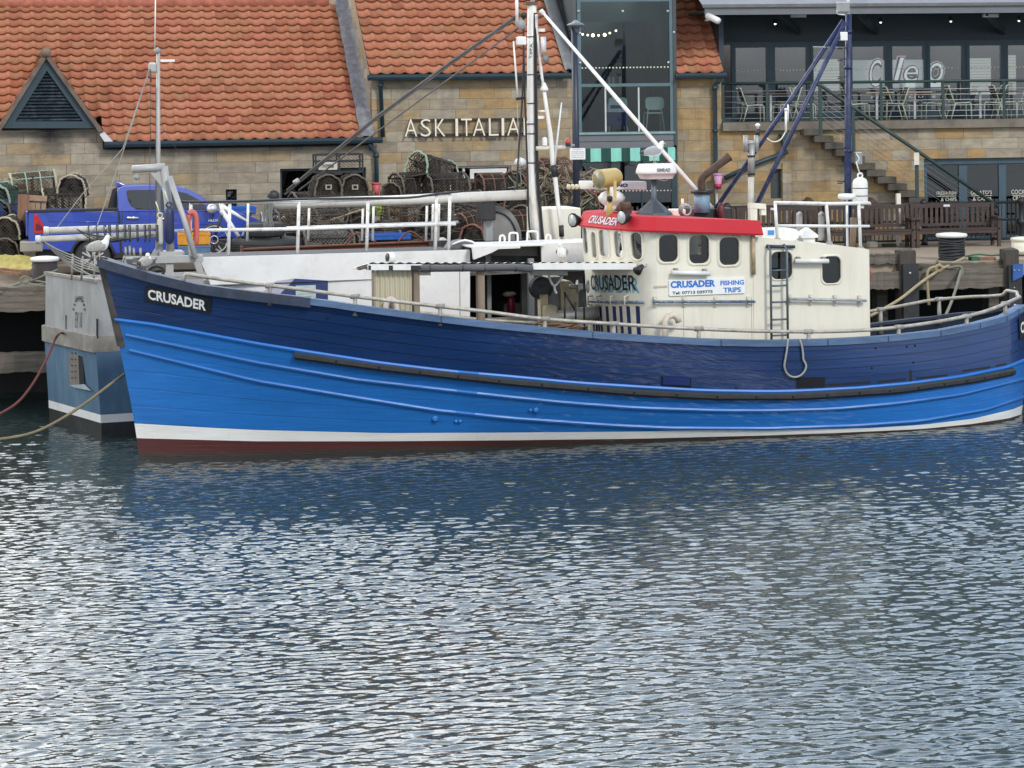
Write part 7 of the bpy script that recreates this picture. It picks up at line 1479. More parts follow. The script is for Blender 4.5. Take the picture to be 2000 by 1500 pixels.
def pot(px,py,y,rot,label,var=None,sc=1.0,tilt=0,roll=0,fr=Q):
    w=fr.world(*fr.p(px,py,y)); e=(roll,tilt,fr.yaw+R(rot))
    if not used_pot: used_pot.append(1); POT.o.location=w; POT.o.rotation_euler=e; POT.o.scale=(sc,)*3; POT.o['label']=label; return POT.o
    return dup(POT.o,w,e,label,scale=sc,mats=var)
VC={'rope_edge':m_cream_r}; VO={'rope_edge':m_orange_r,'frame':m_orange_r}; VG={'netting':m_green_n,'rope_edge':m_pale_g}; VGo={'netting':m_green_n,'rope_edge':m_orange_r,'frame':m_orange_r}; VB={'netting':m_blue_n}; VBr={'netting':m_brown_n,'frame':m_brown_n}
pr_=pot(690,382,4.4,88,'dark lobster pot end on, right one of the pair under the rectangular black pot',None,1.22)
pl2=pot(636,382,4.4,92,'dark lobster pot end on, left one of the pair under the rectangular black pot',None,1.22)
pot(2,404,4.6,75,'green netted lobster pot cut by the left edge of the picture',VG,1.3)
pot(66,383,5.3,6,'green and cream roped lobster pot lying lengthwise above the wooden pallet',{'netting':m_brown_n,'rope_edge':m_cream_r,'frame':m_pale_g},1.36,R(-4))
pot(143,383,5.2,84,'lobster pot with thick cream rope rim facing out, left of the blue truck cab',VC,1.22)
pot(124,413,5.0,4,'brown lobster pot lying lengthwise under the cream rimmed one behind the truck bed',VC,1.3)
pot(52,420,5.0,10,'dark lobster pot behind the wooden pallet at left',None,1.3)
pot(18,466,3.2,80,'lobster pot with cream rope rim on the stack at the far left edge, middle height',VC,1.2)
pot(14,505,3.1,85,'black lobster pot lowest in the stack at the far left edge',None,1.15)
pot(10,428,4.3,70,'dark lobster pot between the green one and the cream rimmed one at the left edge',VB,1.1)
pot(842,352,4.8,35,'large dark lobster pot tipped on top of the heap left of the white framed window',{'rope_edge':m_pale_g},1.42,R(14),R(-8))
pot(808,384,4.9,25,'dark lobster pot at the lower left of the heap left of the white framed window',None,1.4)
pot(868,384,4.5,18,'dark lobster pot at the lower right of the heap beside the white framed window',None,1.35)
pot(775,390,4.6,60,'small dark lobster pot at the foot of the heap, right of the red bucket',None,1.0)
pot(968,377,4.7,12,'salmon roped lobster pot standing alone before the white framed window',VO,1.12)
pot(925,380,5.2,0,'flattened dark pot between the heap and the salmon roped pot',VBr,.9)
pot(790,436,3.2,8,'dark lobster pot under the white boom, left of the grey drum guard',VBr,1.25)
pot(850,442,3.0,70,'dark lobster pot seen between the guard rail posts under the boom',None,1.3)
pot(905,415,4.0,20,'dark lobster pot hanging over the stack just left of the black motor',None,1.2)
pot(922,442,2.2,30,'small salmon roped lobster pot left of the grey drum guard, upper',VO,.85,R(-8)); pot(926,474,2.0,72,'salmon roped lobster pot left of the grey drum guard, lower',VO,1.05)
pot(572,452,2.9,20,'rounded pale meshed lobster pot right of the stacked tyres',VBr,1.3); pot(640,455,3.2,5,'dark lobster pot under the brush handle',None,1.3); pot(700,452,3.2,85,'dark lobster pot end on behind the guard rail, below the red bucket',None,1.2)
pot(640,503,1.6,3,'long grey meshed lobster pot on the quay edge behind the rusty beam',{'netting':mat('grey twine',(.15,.14,.125),.9,var=.3)},1.45); pot(740,500,1.7,2,'lobster pot below the blue fish box behind the rusty beam',None,1.3)
pot(610,420,4.2,15,'dark lobster pot under the end on pair, left side',None,1.3); pot(690,420,4.2,-10,'dark lobster pot under the end on pair, right side',None,1.3)
pot(1015,372,4.8,60,'green netted lobster pot left of the white mast under the white bag',VGo,1.2); pot(1076,349,4.6,28,'salmon framed lobster pot highest in the stack right of the white mast',{'netting':m_brown_n,'rope_edge':m_orange_r,'frame':m_orange_r},1.22)
pot(1066,388,4.4,85,'lobster pot with a dark funnel mouth right of the white mast, middle of the stack',{'netting':m_green_n},1.15); pot(1122,372,4.7,15,'green netted salmon framed lobster pot below the notice sign',VGo,1.05)
pot(1160,368,5.1,20,'blue netted lobster pot behind the yellow searchlight',VB,1.0); pot(1090,412,4.1,12,'dark lobster pot low in the stack above the white tank, left',None,1.25); pot(1146,412,4.3,75,'salmon framed lobster pot low in the stack above the white tank, right',VGo,1.2); pot(1176,412,4.5,70,'dark lobster pot partly behind the white radar pedestal',VO,1.1); pot(1008,410,4.2,80,'salmon framed lobster pot behind the boom heel left of the white mast',VO,1.1); pot(1030,440,3.9,60,'dark lobster pot low behind the white mast foot',None,1.2); pot(1000,450,3.6,20,'dark lobster pot behind the grey drum guard',VO,1.15)
pot(1112,440,4.0,40,'dark lobster pot behind the white tank at the bottom of the stack',None,1.25)
# rectangular black pot on the pair
a=Q.loc(617,337,4.3); b=Q.loc(708,301,4.3); t=T('fish_trap','rectangular black framed trap on top of two end on lobster pots','trap',Q,((a[0]+b[0])/2,4.5,a[1])); mb=M()
for y_ in (4.3,4.8):
    for z in (a[1],b[1]): mb.bar((a[0],y_,z),(b[0],y_,z),.045,.045)
    for k in (0,.5,1): mb.bar((lerp(a[0],b[0],k),y_,a[1]),(lerp(a[0],b[0],k),y_,b[1]),.04,.04)
    mb.bar((a[0],y_,lerp(a[1],b[1],.6)),(b[0],y_,lerp(a[1],b[1],.6)),.04,.04)
for x in (a[0],b[0]):
    for z in (a[1],b[1]): mb.bar((x,4.3,z),(x,4.8,z),.04,.04)
t.part('frame',mb,m_blk); mb=M()
for k in range(-5,14):
    x=a[0]+k*.09; mb.tube([(max(a[0],x),4.31,b[1]-max(0,a[0]-x)*.7),(min(b[0],x+.42),4.31,max(a[1],b[1]-min(.42,b[0]-x)*.7))],.008,3,caps=False)
t.part('netting',mb,m_pn); mb=M(); mb.panel(rect(a[0]+.06,a[0]+.5,a[1]+.06,a[1]+.24),[rect(a[0]+.14,a[0]+.42,a[1]+.1,a[1]+.19)],lambda x,z,d:(x,4.27+d,z),.02); t.part('entry_frame',mb,mat('dull white plastic',(.50,.49,.45),.6,var=.2))
for r_ in (pl2,pr_):
    mb=M(); mb.panel(rect(-.06,.06,.13,.225),[rect(-.035,.035,.15,.205)],lambda x,z,d:(-.395+d,x,z),.02); o_=bpy.data.objects.new('entrance_ring',mb.mesh('entrance_ring',mat('pot plastic',(.34,.32,.25),.6))); COL.objects.link(o_); o_.parent=r_
# ---- buckets, boxes, cloth, brush, tyres, beam
def bucket(px0,px1,py0,py1,y,fr,label,mt,m2=None):
    cx,z0=fr.loc((px0+px1)/2,py1,y); r=(fr.loc(px1,py0,y)[0]-fr.loc(px0,py0,y)[0])/2; h=fr.loc(px0,py0,y)[1]-z0; t=T('bucket',label,'bucket',fr,(cx,y,z0)); t.part('body',M().lathe([(r*.62,0),(r*.70,h*.3),(r*.88,h*.9)],(cx,y,z0),16),mt); t.part('rim',M().lathe([(r*.9,h*.88),(r,h*.9),(r,h),(r*.86,h),(r*.82,h*.9)],(cx,y,z0),16),m2 or mt); return t,cx,z0,r,h
bucket(725,744,357,381,4.2,Q,'faded red plastic bucket under the downpipe',mat('faded red',(.52,.09,.10),.5,var=.2))
t,cx,z0,r,h=bucket(1393,1412,339,368,-.35,RB,'pink bucket with a dark red base hanging by the drainpipe',mat('pink plastic',(.55,.28,.48),.5)); t.part('base',M().lathe([(r*.64,-.01),(r*.75,h*.3)],(cx,-.35,z0),16),mat('dark red plastic',(.33,.015,.04),.4))
mb=M(); mb.tube([RB.p(1399,365,-.2),RB.p(1402,470,-.2)],.045,8); solo('hanger_post','grey post behind the pink bucket','post',RB,mb,m_grey2)
def crate(px0,px1,py0,py1,y,dp,fr,label,mt,ribs=True,grp=None):
    a=fr.loc(px0,py1,y); b=fr.loc(px1,py0,y); t=T('fish_box',label,'crate',fr,((a[0]+b[0])/2,y+dp/2,a[1]),grp); w_=.025; mb=M(); x0,x1,z0,z1=a[0],b[0],a[1],b[1]
    mb.box(x0,x1,y,y+w_,z0,z1); mb.box(x0,x1,y+dp-w_,y+dp,z0,z1); mb.box(x0,x0+w_,y+w_,y+dp-w_,z0,z1); mb.box(x1-w_,x1,y+w_,y+dp-w_,z0,z1); mb.box(x0+w_,x1-w_,y+w_,y+dp-w_,z0,z0+w_); t.part('body',mb,mt)
    mb=M(); mb.box(x0-.015,x1+.015,y-.015,y-.001,z1-.04,z1+.005); 
    t.part('rim',mb,mt)
    if ribs:
        for k in (.08,.36,.64,.9): t.part('rib',M().box(lerp(x0,x1,k),lerp(x0,x1,k)+.025,y-.012,y-.001,z0+.02,z1-.045),mt)
    return t
m_ylw=mat('orange yellow plastic',(.62,.27,.02),.45,var=.1); m_bgr=mat('blue grey plastic',(.09,.16,.28),.5,var=.12); m_blb=mat('bright blue plastic',(.02,.10,.42),.45,var=.1); m_gtub=mat('grey tub',(.17,.18,.19),.6,var=.15)
crate(350,411,479,497,.5,.5,Q,'blue grey fish box under the orange yellow one beside the gantry',m_bgr); crate(349,410,455,478.5,.5,.5,Q,'orange yellow fish box stacked beside the gantry',m_ylw)
crate(718,802,456,469,1.0,.5,Q,'long bright blue fish box above the rusty beam',m_blb); crate(752,850,476,497,.6,.6,Q,'grey tub on the quay edge below the blue fish box',m_gtub,False)
crate(450,500,404,420,4.3,.6,Q,'blue lidded box stacked behind the bicycle',m_blb); crate(532,548,404,415,4.1,.5,Q,'small blue box right of the rope hank',m_blb); crate(512,556,416,442,4.2,.6,Q,'white and blue fish box behind the tyres',mat('dull white box',(.58,.60,.62),.6,var=.15))
rr2=random.Random(12); mb=M(); a=Q.p(716,420,2.6); mb.grid([[tuple(Q.p(lerp(716,746,i/6)+rr2.uniform(-1.5,1.5),lerp(401,419,j/4)+i*(1-j/4)*.6*0+(abs(i-3)*(.9) if j==4 else 0),2.6+rr2.uniform(-.08,.08))) for i in range(7)] for j in range(5)]); solo('hi_vis_cloth','yellow green high visibility cloth hung on the guard rail','cloth',Q,mb,mat('hi vis',(.36,.50,.05),.7))
t=T('brush','long wooden brush handle leaning across the lobster pots','brush',Q,Q.p(680,420,2.4)); t.part('handle',M().tube([Q.p(640,432,2.4),Q.p(728,402,2.4)],.018,6),mat('brush wood',(.36,.26,.16),.7)); t.part('head',M().cbox(Q.p(632,434,2.4),(.3,.08,.08)),mat('brush wood dark',(.14,.1,.07),.8))
m_tyre=mat('tyre rubber',(.03,.031,.033),.75,var=.25,scale=4,bump=.5,bscale=40)
def tyre(px0,px1,py0,py1,y,label):
    a=Q.loc(px0,py1,y); b=Q.loc(px1,py0,y); cx=(a[0]+b[0])/2; r=(b[0]-a[0])/2; h=b[1]-a[1]; t=T('tyre',label,'tyre',Q,(cx,y+r,a[1]),'old tyres on the quay'); t.part('tread',M().lathe([(r*.6,h*.12),(r*.78,0),(r*.95,h*.08),(r,h*.25),(r,h*.75),(r*.95,h*.92),(r*.78,h),(r*.6,h*.88),(r*.55,h*.5),(r*.6,h*.12)],(cx,y+r,a[1]),32),m_tyre)
    mb=M()
    for k in (.35,.5,.65): mb.lathe([(r*1.001,h*k-.012),(r*1.012,h*k),(r*1.001,h*k+.012)],(cx,y+r,a[1]),32)
    t.part('grooves',mb,m_tyre)
tyre(481,560,435,466,1.0,'dark tyre lying on top of the larger one behind the guard rail'); tyre(455,600,466,500,.9,'large grey tyre lying under the smaller one')
bm2=T('steel_beam','rusty red steel beam lying along the quay edge','beam',Q,Q.p(670,500,.3)); m_rust=mat('red rust',(.15,.055,.032),.85,var=.35,scale=3,stain=(.07,.035,.025),sscale=3)
a=Q.p(472,494,.3); b=Q.p(845,478,.3); bm2.part('web',M().bar(a,b,.05,.16),m_rust); bm2.part('flange',M().bar(a+Vector((0,0,.08)),b+Vector((0,0,.08)),.2,.03),m_rust); bm2.part('end_plate',M().cbox(a,(.05,.24,.3)),m_rust); bm2.part('end_block',M().cbox(b+Vector((.1,0,0)),(.4,.22,.17)),mat('dark iron',(.05,.045,.045),.8))
bm2.part('hoop',M().tube(catmull([Q.p(672,480,.25),Q.p(690,459,.25),Q.p(712,457,.25),Q.p(735,474,.25)],5),.02,6),m_rust); bm2.part('hoop',M().tube(catmull([Q.p(775,476,.25),Q.p(800,452,.25),Q.p(828,470,.25)],5),.02,6),m_rust)
solo('white_bag','white plastic bag on top of the lobster pots left of the white mast','bag',Q,M().sphere(Q.p(1016,318,4.9),(.16,.14,.13),10),m_wht); solo('buoy','round white buoy beside the guard rail post','buoy',Q,M().sphere(Q.p(864,475,.6),(.13,.13,.13),14),mat('dirty white buoy',(.60,.58,.53),.6,var=.15)); solo('buoy','small white buoy under the round one by the rail','buoy',Q,M().sphere(Q.p(863,488,.6),(.06,.06,.06),10),m_wht)
mb=M(); rr2=random.Random(21)
for k in range(80):
    px=rr2.uniform(1045,1180); py=rr2.uniform(335,412); p=Q.p(px,py,rr2.uniform(3.7,4.0)); mb.tube(catmull([p+Vector((rr2.uniform(-.25,.25),rr2.uniform(-.1,.1),rr2.uniform(-.2,.2))) for _ in range(4)],4),.013,4)
for k in range(18):
    px=rr2.uniform(1000,1035); py=rr2.uniform(335,400); p=Q.p(px,py,4.2); mb.tube(catmull([p+Vector((rr2.uniform(-.2,.2),rr2.uniform(-.1,.1),rr2.uniform(-.2,.2))) for _ in range(4)],4),.013,4)
solo('rope_tangle','tangle of pale ropes over the pot stack right of the white mast','rope',Q,mb,mat('pale tangle',(.27,.23,.17),.9,var=.4))
mb=M(); rr2=random.Random(22)
for k in range(110):
    px=rr2.choice((rr2.uniform(560,780),rr2.uniform(800,990))); py=rr2.uniform(395,470); p=Q.p(px,py,rr2.uniform(1.9,2.6)); mb.tube(catmull([p+Vector((rr2.uniform(-.35,.35),rr2.uniform(-.1,.1),rr2.uniform(-.12,.12))) for _ in range(4)],4),.011,4)
solo('rope_tangle','dark ropes strewn over the pots behind the white guard rail','rope',Q,mb,mat('dark tangle',(.09,.08,.065),.9,var=.4))
mb=M(); mb.box(Q.loc(560,440,5.2)[0],Q.loc(1180,440,5.2)[0],5.2,5.6,ZQ+.002,ZQ+.9); solo('tarpaulin','dark tarpaulin covered heap behind the lobster pots','tarpaulin',Q,mb,mat('dark tarpaulin',(.025,.025,.026),.8,var=.4),bev=.15)
# ---- pallet, tarp, boards at left
t=T('pallet','brown wooden pallet standing on end behind the truck tail','pallet',Q,Q.p(62,495,3.6)); m_pal=mat('pallet wood',(.22,.115,.065),.85,var=.35,scale=3,stretch=(4,4,.5)); m_pal2=mat('pale pallet wood',(.36,.24,.14),.85,var=.3,scale=3)
t.part('side_board',M().bar(Q.p(47,380,3.5),Q.p(42,492,3.5),.13,.25,up=(1,0,0)),m_pal)
for k,px in enumerate((57,65,75,86)): t.part('slat',M().bar(Q.p(px,384,3.65),Q.p(px-3,480,3.65),.03,.1,up=(1,0,0)),m_pal2)
t.part('top_board',M().bar(Q.p(50,386,3.6),Q.p(92,388,3.6),.05,.12),m_pal2)
mb=M(); rr2=random.Random(9); rows=[]
for j in range(7): rows.append([tuple(Q.p(lerp(-12,62,i/10)+rr2.uniform(-2,2),lerp(527,496+10*abs(i/10-.4),j/6)+rr2.uniform(-2,2),1.5+j*.12+rr2.uniform(-.05,.05))) for i in range(11)])
mb.grid(rows); solo('tarpaulin','crumpled yellow tarpaulin on the quay at far left','tarpaulin',Q,mb,mat('yellow tarp',(.40,.33,.09),.7,var=.25,bump=.4,bscale=8))
for k,(a,b) in enumerate((((-20,523),(58,531)),((-20,529),(40,535)))): solo('plank',('upper' if k==0 else 'lower')+' brown plank in front of the yellow tarpaulin','plank',Q,M().bar(Q.p(*a,1.2-k*.2),Q.p(*b,1.2-k*.2),.12,.05),m_pal,'planks by the yellow tarpaulin')
# ---- bollards
def bollard(px0,px1,pyt,pyb,y,label,mb_,capw,mt,cap=m_wht,rope=0):
    cx,z0=Q.loc((px0+px1)/2,pyb,y); r=(Q.loc(px1,pyb,y)[0]-Q.loc(px0,pyb,y)[0])/2; zt=Q.loc(px0,pyt,y)[1]; R2=r*capw; t=T('bollard',label,'bollard',Q,(cx,y,z0)); t.part('drum',M().lathe([(r*1.1,0),(r*1.05,.05),(r,.12),(r*.98,zt-z0-.1)],(cx,y,z0),26),mt); c=.11; t.part('cap',M().lathe([(r*.95,zt-z0-c),(R2*.95,zt-z0-c*.9),(R2,zt-z0-c*.45),(R2*.93,zt-z0-.02),(R2*.5,zt-z0),(0,zt-z0+.005)],(cx,y,z0),26),cap)
    if rope:
        for k in range(9): z=z0+.06+k*(zt-z0-.2)/8.5; t.part('wrap',M().tube([(cx+r*1.02*math.cos(a),y+r*1.02*math.sin(a),z+.02*math.sin(a*2+k)) for a in [2*math.pi*j/22 for j in range(22)]],.03,6,closed=True),m_rub)
    return t
bollard(63,113,501,551,.45,'dark iron bollard with a white painted cap at far left',None,1.16,mat('rusty black iron',(.035,.03,.03),.8,var=.4,stain=(.07,.045,.035),sscale=4)); bollard(1837,1881,455,517,.5,'black wrapped bollard with a white cap at the right of the quay',None,1.32,m_rub,rope=1); bollard(1977,2020,463,492,1.2,'cream bollard cut by the right edge of the picture',None,1.08,m_cream,m_cream)
# mooring ropes at the stern
m_tan=mat('tan rope',(.36,.29,.17),.9,bump=.6,bscale=50); m_olive=mat('grey green rope',(.20,.20,.15),.9,bump=.6,bscale=50)
solo('mooring_rope','tan mooring rope from the black bollard down to the blue boat stern','rope',Q,M().tube(catmull([Q.p(1884,503,.2),Q.p(1862,514,0),Q.p(1836,527,-.3),Q.p(1800,551,-1.0),Q.p(1755,586,-2.0),Q.p(1700,617,-3.0)],5),.034,7),m_tan)
solo('mooring_rope','loose tan rope tail hanging from the knot left of the black bollard','rope',Q,M().tube(catmull([Q.p(1838,522,-.35),Q.p(1822,522,-.4),Q.p(1812,530,-.4),Q.p(1811,550,-.42),Q.p(1814,596,-.45)],5),.034,7),m_tan); solo('rope_knot','knot of tan rope left of the black bollard','rope',Q,M().tube(catmull([Q.p(1826,528,-.4),Q.p(1834,518,-.45),Q.p(1840,524,-.45),Q.p(1832,530,-.42),Q.p(1828,521,-.4),Q.p(1837,517,-.4)],4),.035,7),m_tan)
solo('mooring_rope','grey green rope from the black bollard down behind the stern rail','rope',Q,M().tube(catmull([Q.p(1882,508,.2),Q.p(1876,530,-.3),Q.p(1868,560,-1.0),Q.p(1858,590,-1.9),Q.p(1846,618,-2.6)],5),.032,7),m_olive); solo('mooring_rope','short olive rope turn in front of the black bollard foot','rope',Q,M().tube(catmull([Q.p(1830,508,.0),Q.p(1838,518,-.1),Q.p(1852,523,-.2),Q.p(1874,520,-.25),Q.p(1880,532,-.3),Q.p(1872,545,-.35)],5),.028,7),m_olive)
solo('mooring_rope','olive rope round the foot of the white capped iron bollard at far left','rope',Q,M().tube(catmull([Q.p(-20,583,-.4),Q.p(30,556,.0),Q.p(62,548,.1),Q.p(95,552,.0),Q.p(113,545,.3)],5)+[],.025,6),m_olive); solo('mooring_rope','thin line from the left bollard up toward the stern poles','rope',Q,M().tube([Q.p(62,549,.1),Q.p(112,527,-.1)],.022,6),m_olive); solo('rope_ring','small rope eye lying on the quay beside the left bollard','rope',Q,M().tube([Q.p(49,546,.05)+Vector((.09*math.cos(a),0,.07*math.sin(a))) for a in [2*math.pi*j/12 for j in range(12)]],.02,6,closed=True),m_olive)
solo('wooden_block','small green painted block on the quay timber right of the black bollard','block',Q,M().box(Q.loc(1898,512,.1)[0],Q.loc(1913,512,.1)[0],.1,.3,Q.loc(1905,515,.1)[1],Q.loc(1905,502,.1)[1]),mat('green block',(.02,.10,.05),.6)); solo('wooden_block','brown timber block on the quay edge left of the blue plated pile','block',Q,M().box(Q.loc(1914,512,.1)[0],Q.loc(1945,512,.1)[0],.1,.3,Q.loc(1930,515,.1)[1],Q.loc(1930,503,.1)[1]),m_pal); solo('green_line','thin green line lying on the quay between bollard and pile','rope',Q,M().tube(catmull([Q.p(1884,501,.3),Q.p(1910,497,.3),Q.p(1935,499,.3),Q.p(1962,497,.3)],4),.02,5),mat('green line',(.05,.12,.06),.9))
# weeds on the timber
rr2=random.Random(31)
for px,py,lb in ((1796,525,'small tuft of weed on the quay timber by the rubber faced pile'),(1955,512,'small tuft of weed on the quay timber by the blue plated pile')):
    mb=M(); 
    for k in range(40):
        p=Q.p(px+rr2.gauss(0,5),py+rr2.gauss(0,3),-.12); d=Vector((rr2.uniform(-.05,.05),rr2.uniform(-.06,.0),rr2.uniform(.01,.06))); s=d.cross(Vector((rr2.uniform(-1,1),.3,1))).normalized()*.012; mb.add([p-s,p+s,p+d],[(0,1,2)])
    solo('weed',lb,'plant',Q,mb,mat('weed green',(.07,.10,.035),.9,var=.4))
# ---- blue pickup truck
TR=Frame(181,504,49.0,12.5); tp=lambda px,py,y=0:TR.p(px,py,y)
m_blue_t=mat('truck blue',(.024,.058,.36),.28,var=.08,scale=1.5,coat=.5,stain=(.055,.065,.15),sscale=1.2,samt=.4,stretch=(.6,1,2)); m_tglass=glass('truck glass',(.16,.18,.19),.07); m_plast=mat('black plastic',(.014,.014,.016),.55)
zb=TR.loc(181,412)[1]; x_c=TR.loc(181,504)[0]
tk=T('pickup_truck','bright blue double cab pickup truck parked behind the stern of the white boat','truck',TR,(TR.loc(280,540)[0],.9,ZQ))
def inset(z): return max(0,z-zb)*.27+.0
def tprism(poly,w_=1.82,dy=0):
    P_=[TR.loc(a,b) for a,b in poly]; n=len(P_); vs=[(x,inset(z)+dy,z) for x,z in P_]+[(x,w_-inset(z)-dy,z) for x,z in P_]; tri=tessellate_polygon([[Vector((p[0],p[1],0)) for p in P_]]); return M().add(vs,[(i,(i+1)%n,n+(i+1)%n,n+i) for i in range(n)]+[tuple(t_) for t_ in tri]+[tuple(n+k for k in reversed(t_)) for t_ in tri])
arc=lambda cx,cy,r,a0,a1,n=9:[(cx+r*math.cos(R(lerp(a0,a1,k/n))),cy-r*math.sin(R(lerp(a0,a1,k/n)))) for k in range(n+1)]
low=[(56,414),(230,414),(236,414),(415,414),(440,415),(485,421),(508,431),(515,446),(516,480),(506,494)]+[(480,496)]+arc(441,503,41,8,172)+[(398,500),(224,500)]+arc(181,503,41,8,172)+[(138,492),(60,484),(55,460)]
body=tk.part('body',tprism(low),m_blue_t,bev=.045)
cab=tk.part('cab',tprism([(231,413.8),(229,374),(234,367),(243,364.5),(290,362.5),(335,363.5),(362,368),(392,382),(415,399),(430,413.8)]),m_blue_t,bev=.04)
def tpane(poly,name,mt,off_=.006,par=cab):
    P_=[TR.loc(a,b) for a,b in poly]; vs=[(x,inset(z)-off_,z) for x,z in P_]; tri=tessellate_polygon([[Vector((p[0],p[1],0)) for p in P_]]); return tk.part(name,M().add(vs,[tuple(t_) for t_ in tri]),mt,par)
tpane([(247,374),(252,371.5),(303,371),(304,409.5),(266,409),(256,402),(250,391)],'window_seal',m_plast,.004); tpane([(249,375),(253,373),(301,372.5),(302,408),(267,407.5),(257,400),(251.5,390)],'window',m_tglass,.008)
tpane([(309,371),(340,372),(366,378),(392,392),(409,409.5),(310,409.5)],'window_seal',m_plast,.004); tpane([(311,372.5),(340,373.5),(365,379.5),(390,393),(405,408),(311,408)],'window',m_tglass,.008)
mb=M(); mb.box(TR.loc(240,400)[0],TR.loc(405,400)[0],.35,1.5,zb-.2,zb+.1); mb.box(TR.loc(290,400)[0],TR.loc(305,400)[0],.4,1.4,zb,zb+.35); tk.part('seats',mb,m_plast,cab)
for pts in (((308,368),(308,414),(309,492)),((240,414),(237,450),(238,470)),((416,414),(414,450),(412,480))):
    mb=M(); 
    for a,b in zip(pts,pts[1:]): p,q=TR.loc(*a),TR.loc(*b); mb.bar((p[0],inset(p[1])-.003,p[1]),(q[0],inset(q[1])-.003,q[1]),.014,.008)
    tk.part('door_gap',mb,m_plast,body)
mb=M(); p,q=tp(231,400,-.004),tp(236,498,-.004); mb.bar(tp(232,415,-.004),tp(237,496,-.004),.05,.012); tk.part('bed_gap',mb,m_plast,body)
tk.part('bed_cap',M().box(TR.loc(54,412)[0],TR.loc(230,412)[0],-.012,.1,TR.loc(140,414)[1],TR.loc(140,408)[1]),m_plast,body,bev=.012)
tk.part('tailgate',M().box(TR.loc(52,440)[0]-.02,TR.loc(57,440)[0]+.0,.06,1.76,TR.loc(56,462)[1],TR.loc(56,413)[1]),m_blue_t,body,bev=.03)
mb=M(); P_=[TR.loc(a,b) for a,b in ((66,418),(73,419),(92,451),(90,456),(66,456))]; mb.prism(P_,-.02,.03); tl2=tk.part('tail_light',mb,mat('tail light red',(.42,.012,.015),.15,var=.25,scale=14),body,bev=.01); mb=M(); P_=[TR.loc(a,b) for a,b in ((70,436),(80,440),(86,450),(70,450))]; mb.prism(P_,-.026,-.0205); tk.part('reverse_lens',mb,mat('dark lens',(.10,.005,.01),.1),tl2)
tk.part('rear_bumper',M().box(TR.loc(50,480)[0]-.12,TR.loc(84,480)[0],-.03,1.85,TR.loc(60,492)[1],TR.loc(60,471)[1]),mat('dull bumper',(.28,.26,.23),.5,.2,var=.15),bev=.03)
h_=tk.part('door_handle',M().tube([tp(248,425,-.03),tp(271,426,-.03)],.03,8),mat('chrome',(.75,.75,.75),.15,.9),body); tk.part('door_handle',M().tube([tp(316,427,-.03),tp(338,428,-.03)],.03,8),mat('chrome',(.75,.75,.75),.15,.9),body)
mb=M(); mb.sphere(tp(414,408,-.16),(.13,.1,.11),12); tk.part('wing_mirror',mb,mat('chrome mirror',(.62,.63,.64),.2,.6),cab)
mb=M(); mb.prism([TR.loc(a,b) for a,b in ((229,366),(229,357),(236,358),(247,363),(244,366))],.5,1.3); tk.part('roof_spoiler',mb,m_blue_t,cab,bev=.015)
mb=M(); mb.prism([TR.loc(a,b) for a,b in ((211,408),(221,371),(230,366),(230,408))],.32,.36); tk.part('roll_bar',mb,m_plast); mb=M(); mb.prism([TR.loc(a,b) for a,b in ((224,374),(229,372),(229,405),(224,405))],.4,1.4); tk.part('rear_window',mb,m_tglass,cab)
a=tp(407,433,-.006); b=tp(426,428,-.006); tx=text_mb('HILUX',fit=(b.x-a.x,b.z-a.z),bold=.02); mb=M(); mb.join(tx,lambda v:(v[0]+a.x,-.004+v[1],v[2]+a.z)); tk.part('lettering',mb,mat('badge white',(.7,.7,.72),.4),body)
for px,yy in ((181,0),(441,0)):
    c=TR.p(px,504,0); rt=.41
    for y_,s_ in ((.02,1),(1.58,-1)):
        wl=tk.part('wheel',M().lathe([(rt*.66,0),(rt*.8,-.0),(rt*.95,.02),(rt,.06),(rt,.2),(rt*.95,.25),(rt*.6,.25)],(c.x,y_,ZQ+rt),28,axis='y'),m_tyre)
        mb=M(); rr_=rt*.66
        mb.lathe([(rr_*.92,.015),(rr_,.01),(rr_*1.02,.04)],(c.x,y_,ZQ+rt),28,axis='y')
        for k in range(6):
            an=2*math.pi*k/6+.3; d=Vector((math.cos(an),0,math.sin(an))); e=Vector((-d.z,0,d.x)); o_=Vector((c.x,y_+.01,ZQ+rt))
            for sg_ in (-1,1): mb.bar(o_+d*rr_*.2,o_+d*rr_*.95+e*sg_*rr_*.17,.035,.03,up=(0,1,0))
        mb.lathe([(0,-.0),(rr_*.25,.0),(rr_*.28,.04)],(c.x,y_,ZQ+rt),16,axis='y'); tk.part('rim',mb,mat('alloy rim',(.62,.62,.63),.3,.5),wl); tk.part('hub_shadow',M().lathe([(0,.07),(rr_,.07),(rr_,.075)],(c.x,y_,ZQ+rt),20,axis='y'),m_plast,wl)
mb=M(); mb.box(TR.loc(70,480)[0],TR.loc(500,480)[0],.25,1.57,ZQ+.35,TR.loc(181,470)[1]); tk.part('underbody',mb,m_plast)
tk.part('body_crease',M().tube([tp(94,432,-.0),tp(230,434,-.0)],.012,6),m_blue_t,body); tk.part('body_crease',M().tube([tp(242,434,-.0),tp(418,438,-.0)],.012,6),m_blue_t,body); tk.part('side_sill',M().box(TR.loc(222,480)[0],TR.loc(400,480)[0],-.012,.05,TR.loc(300,502)[1],TR.loc(300,492)[1]),m_plast,body)
# mudguard flare
tk.part('wheel_arch',M().tube([TR.p(a,b,-.005) for a,b in arc(181,503,42,5,178,14)],.03,6),m_plast,body)
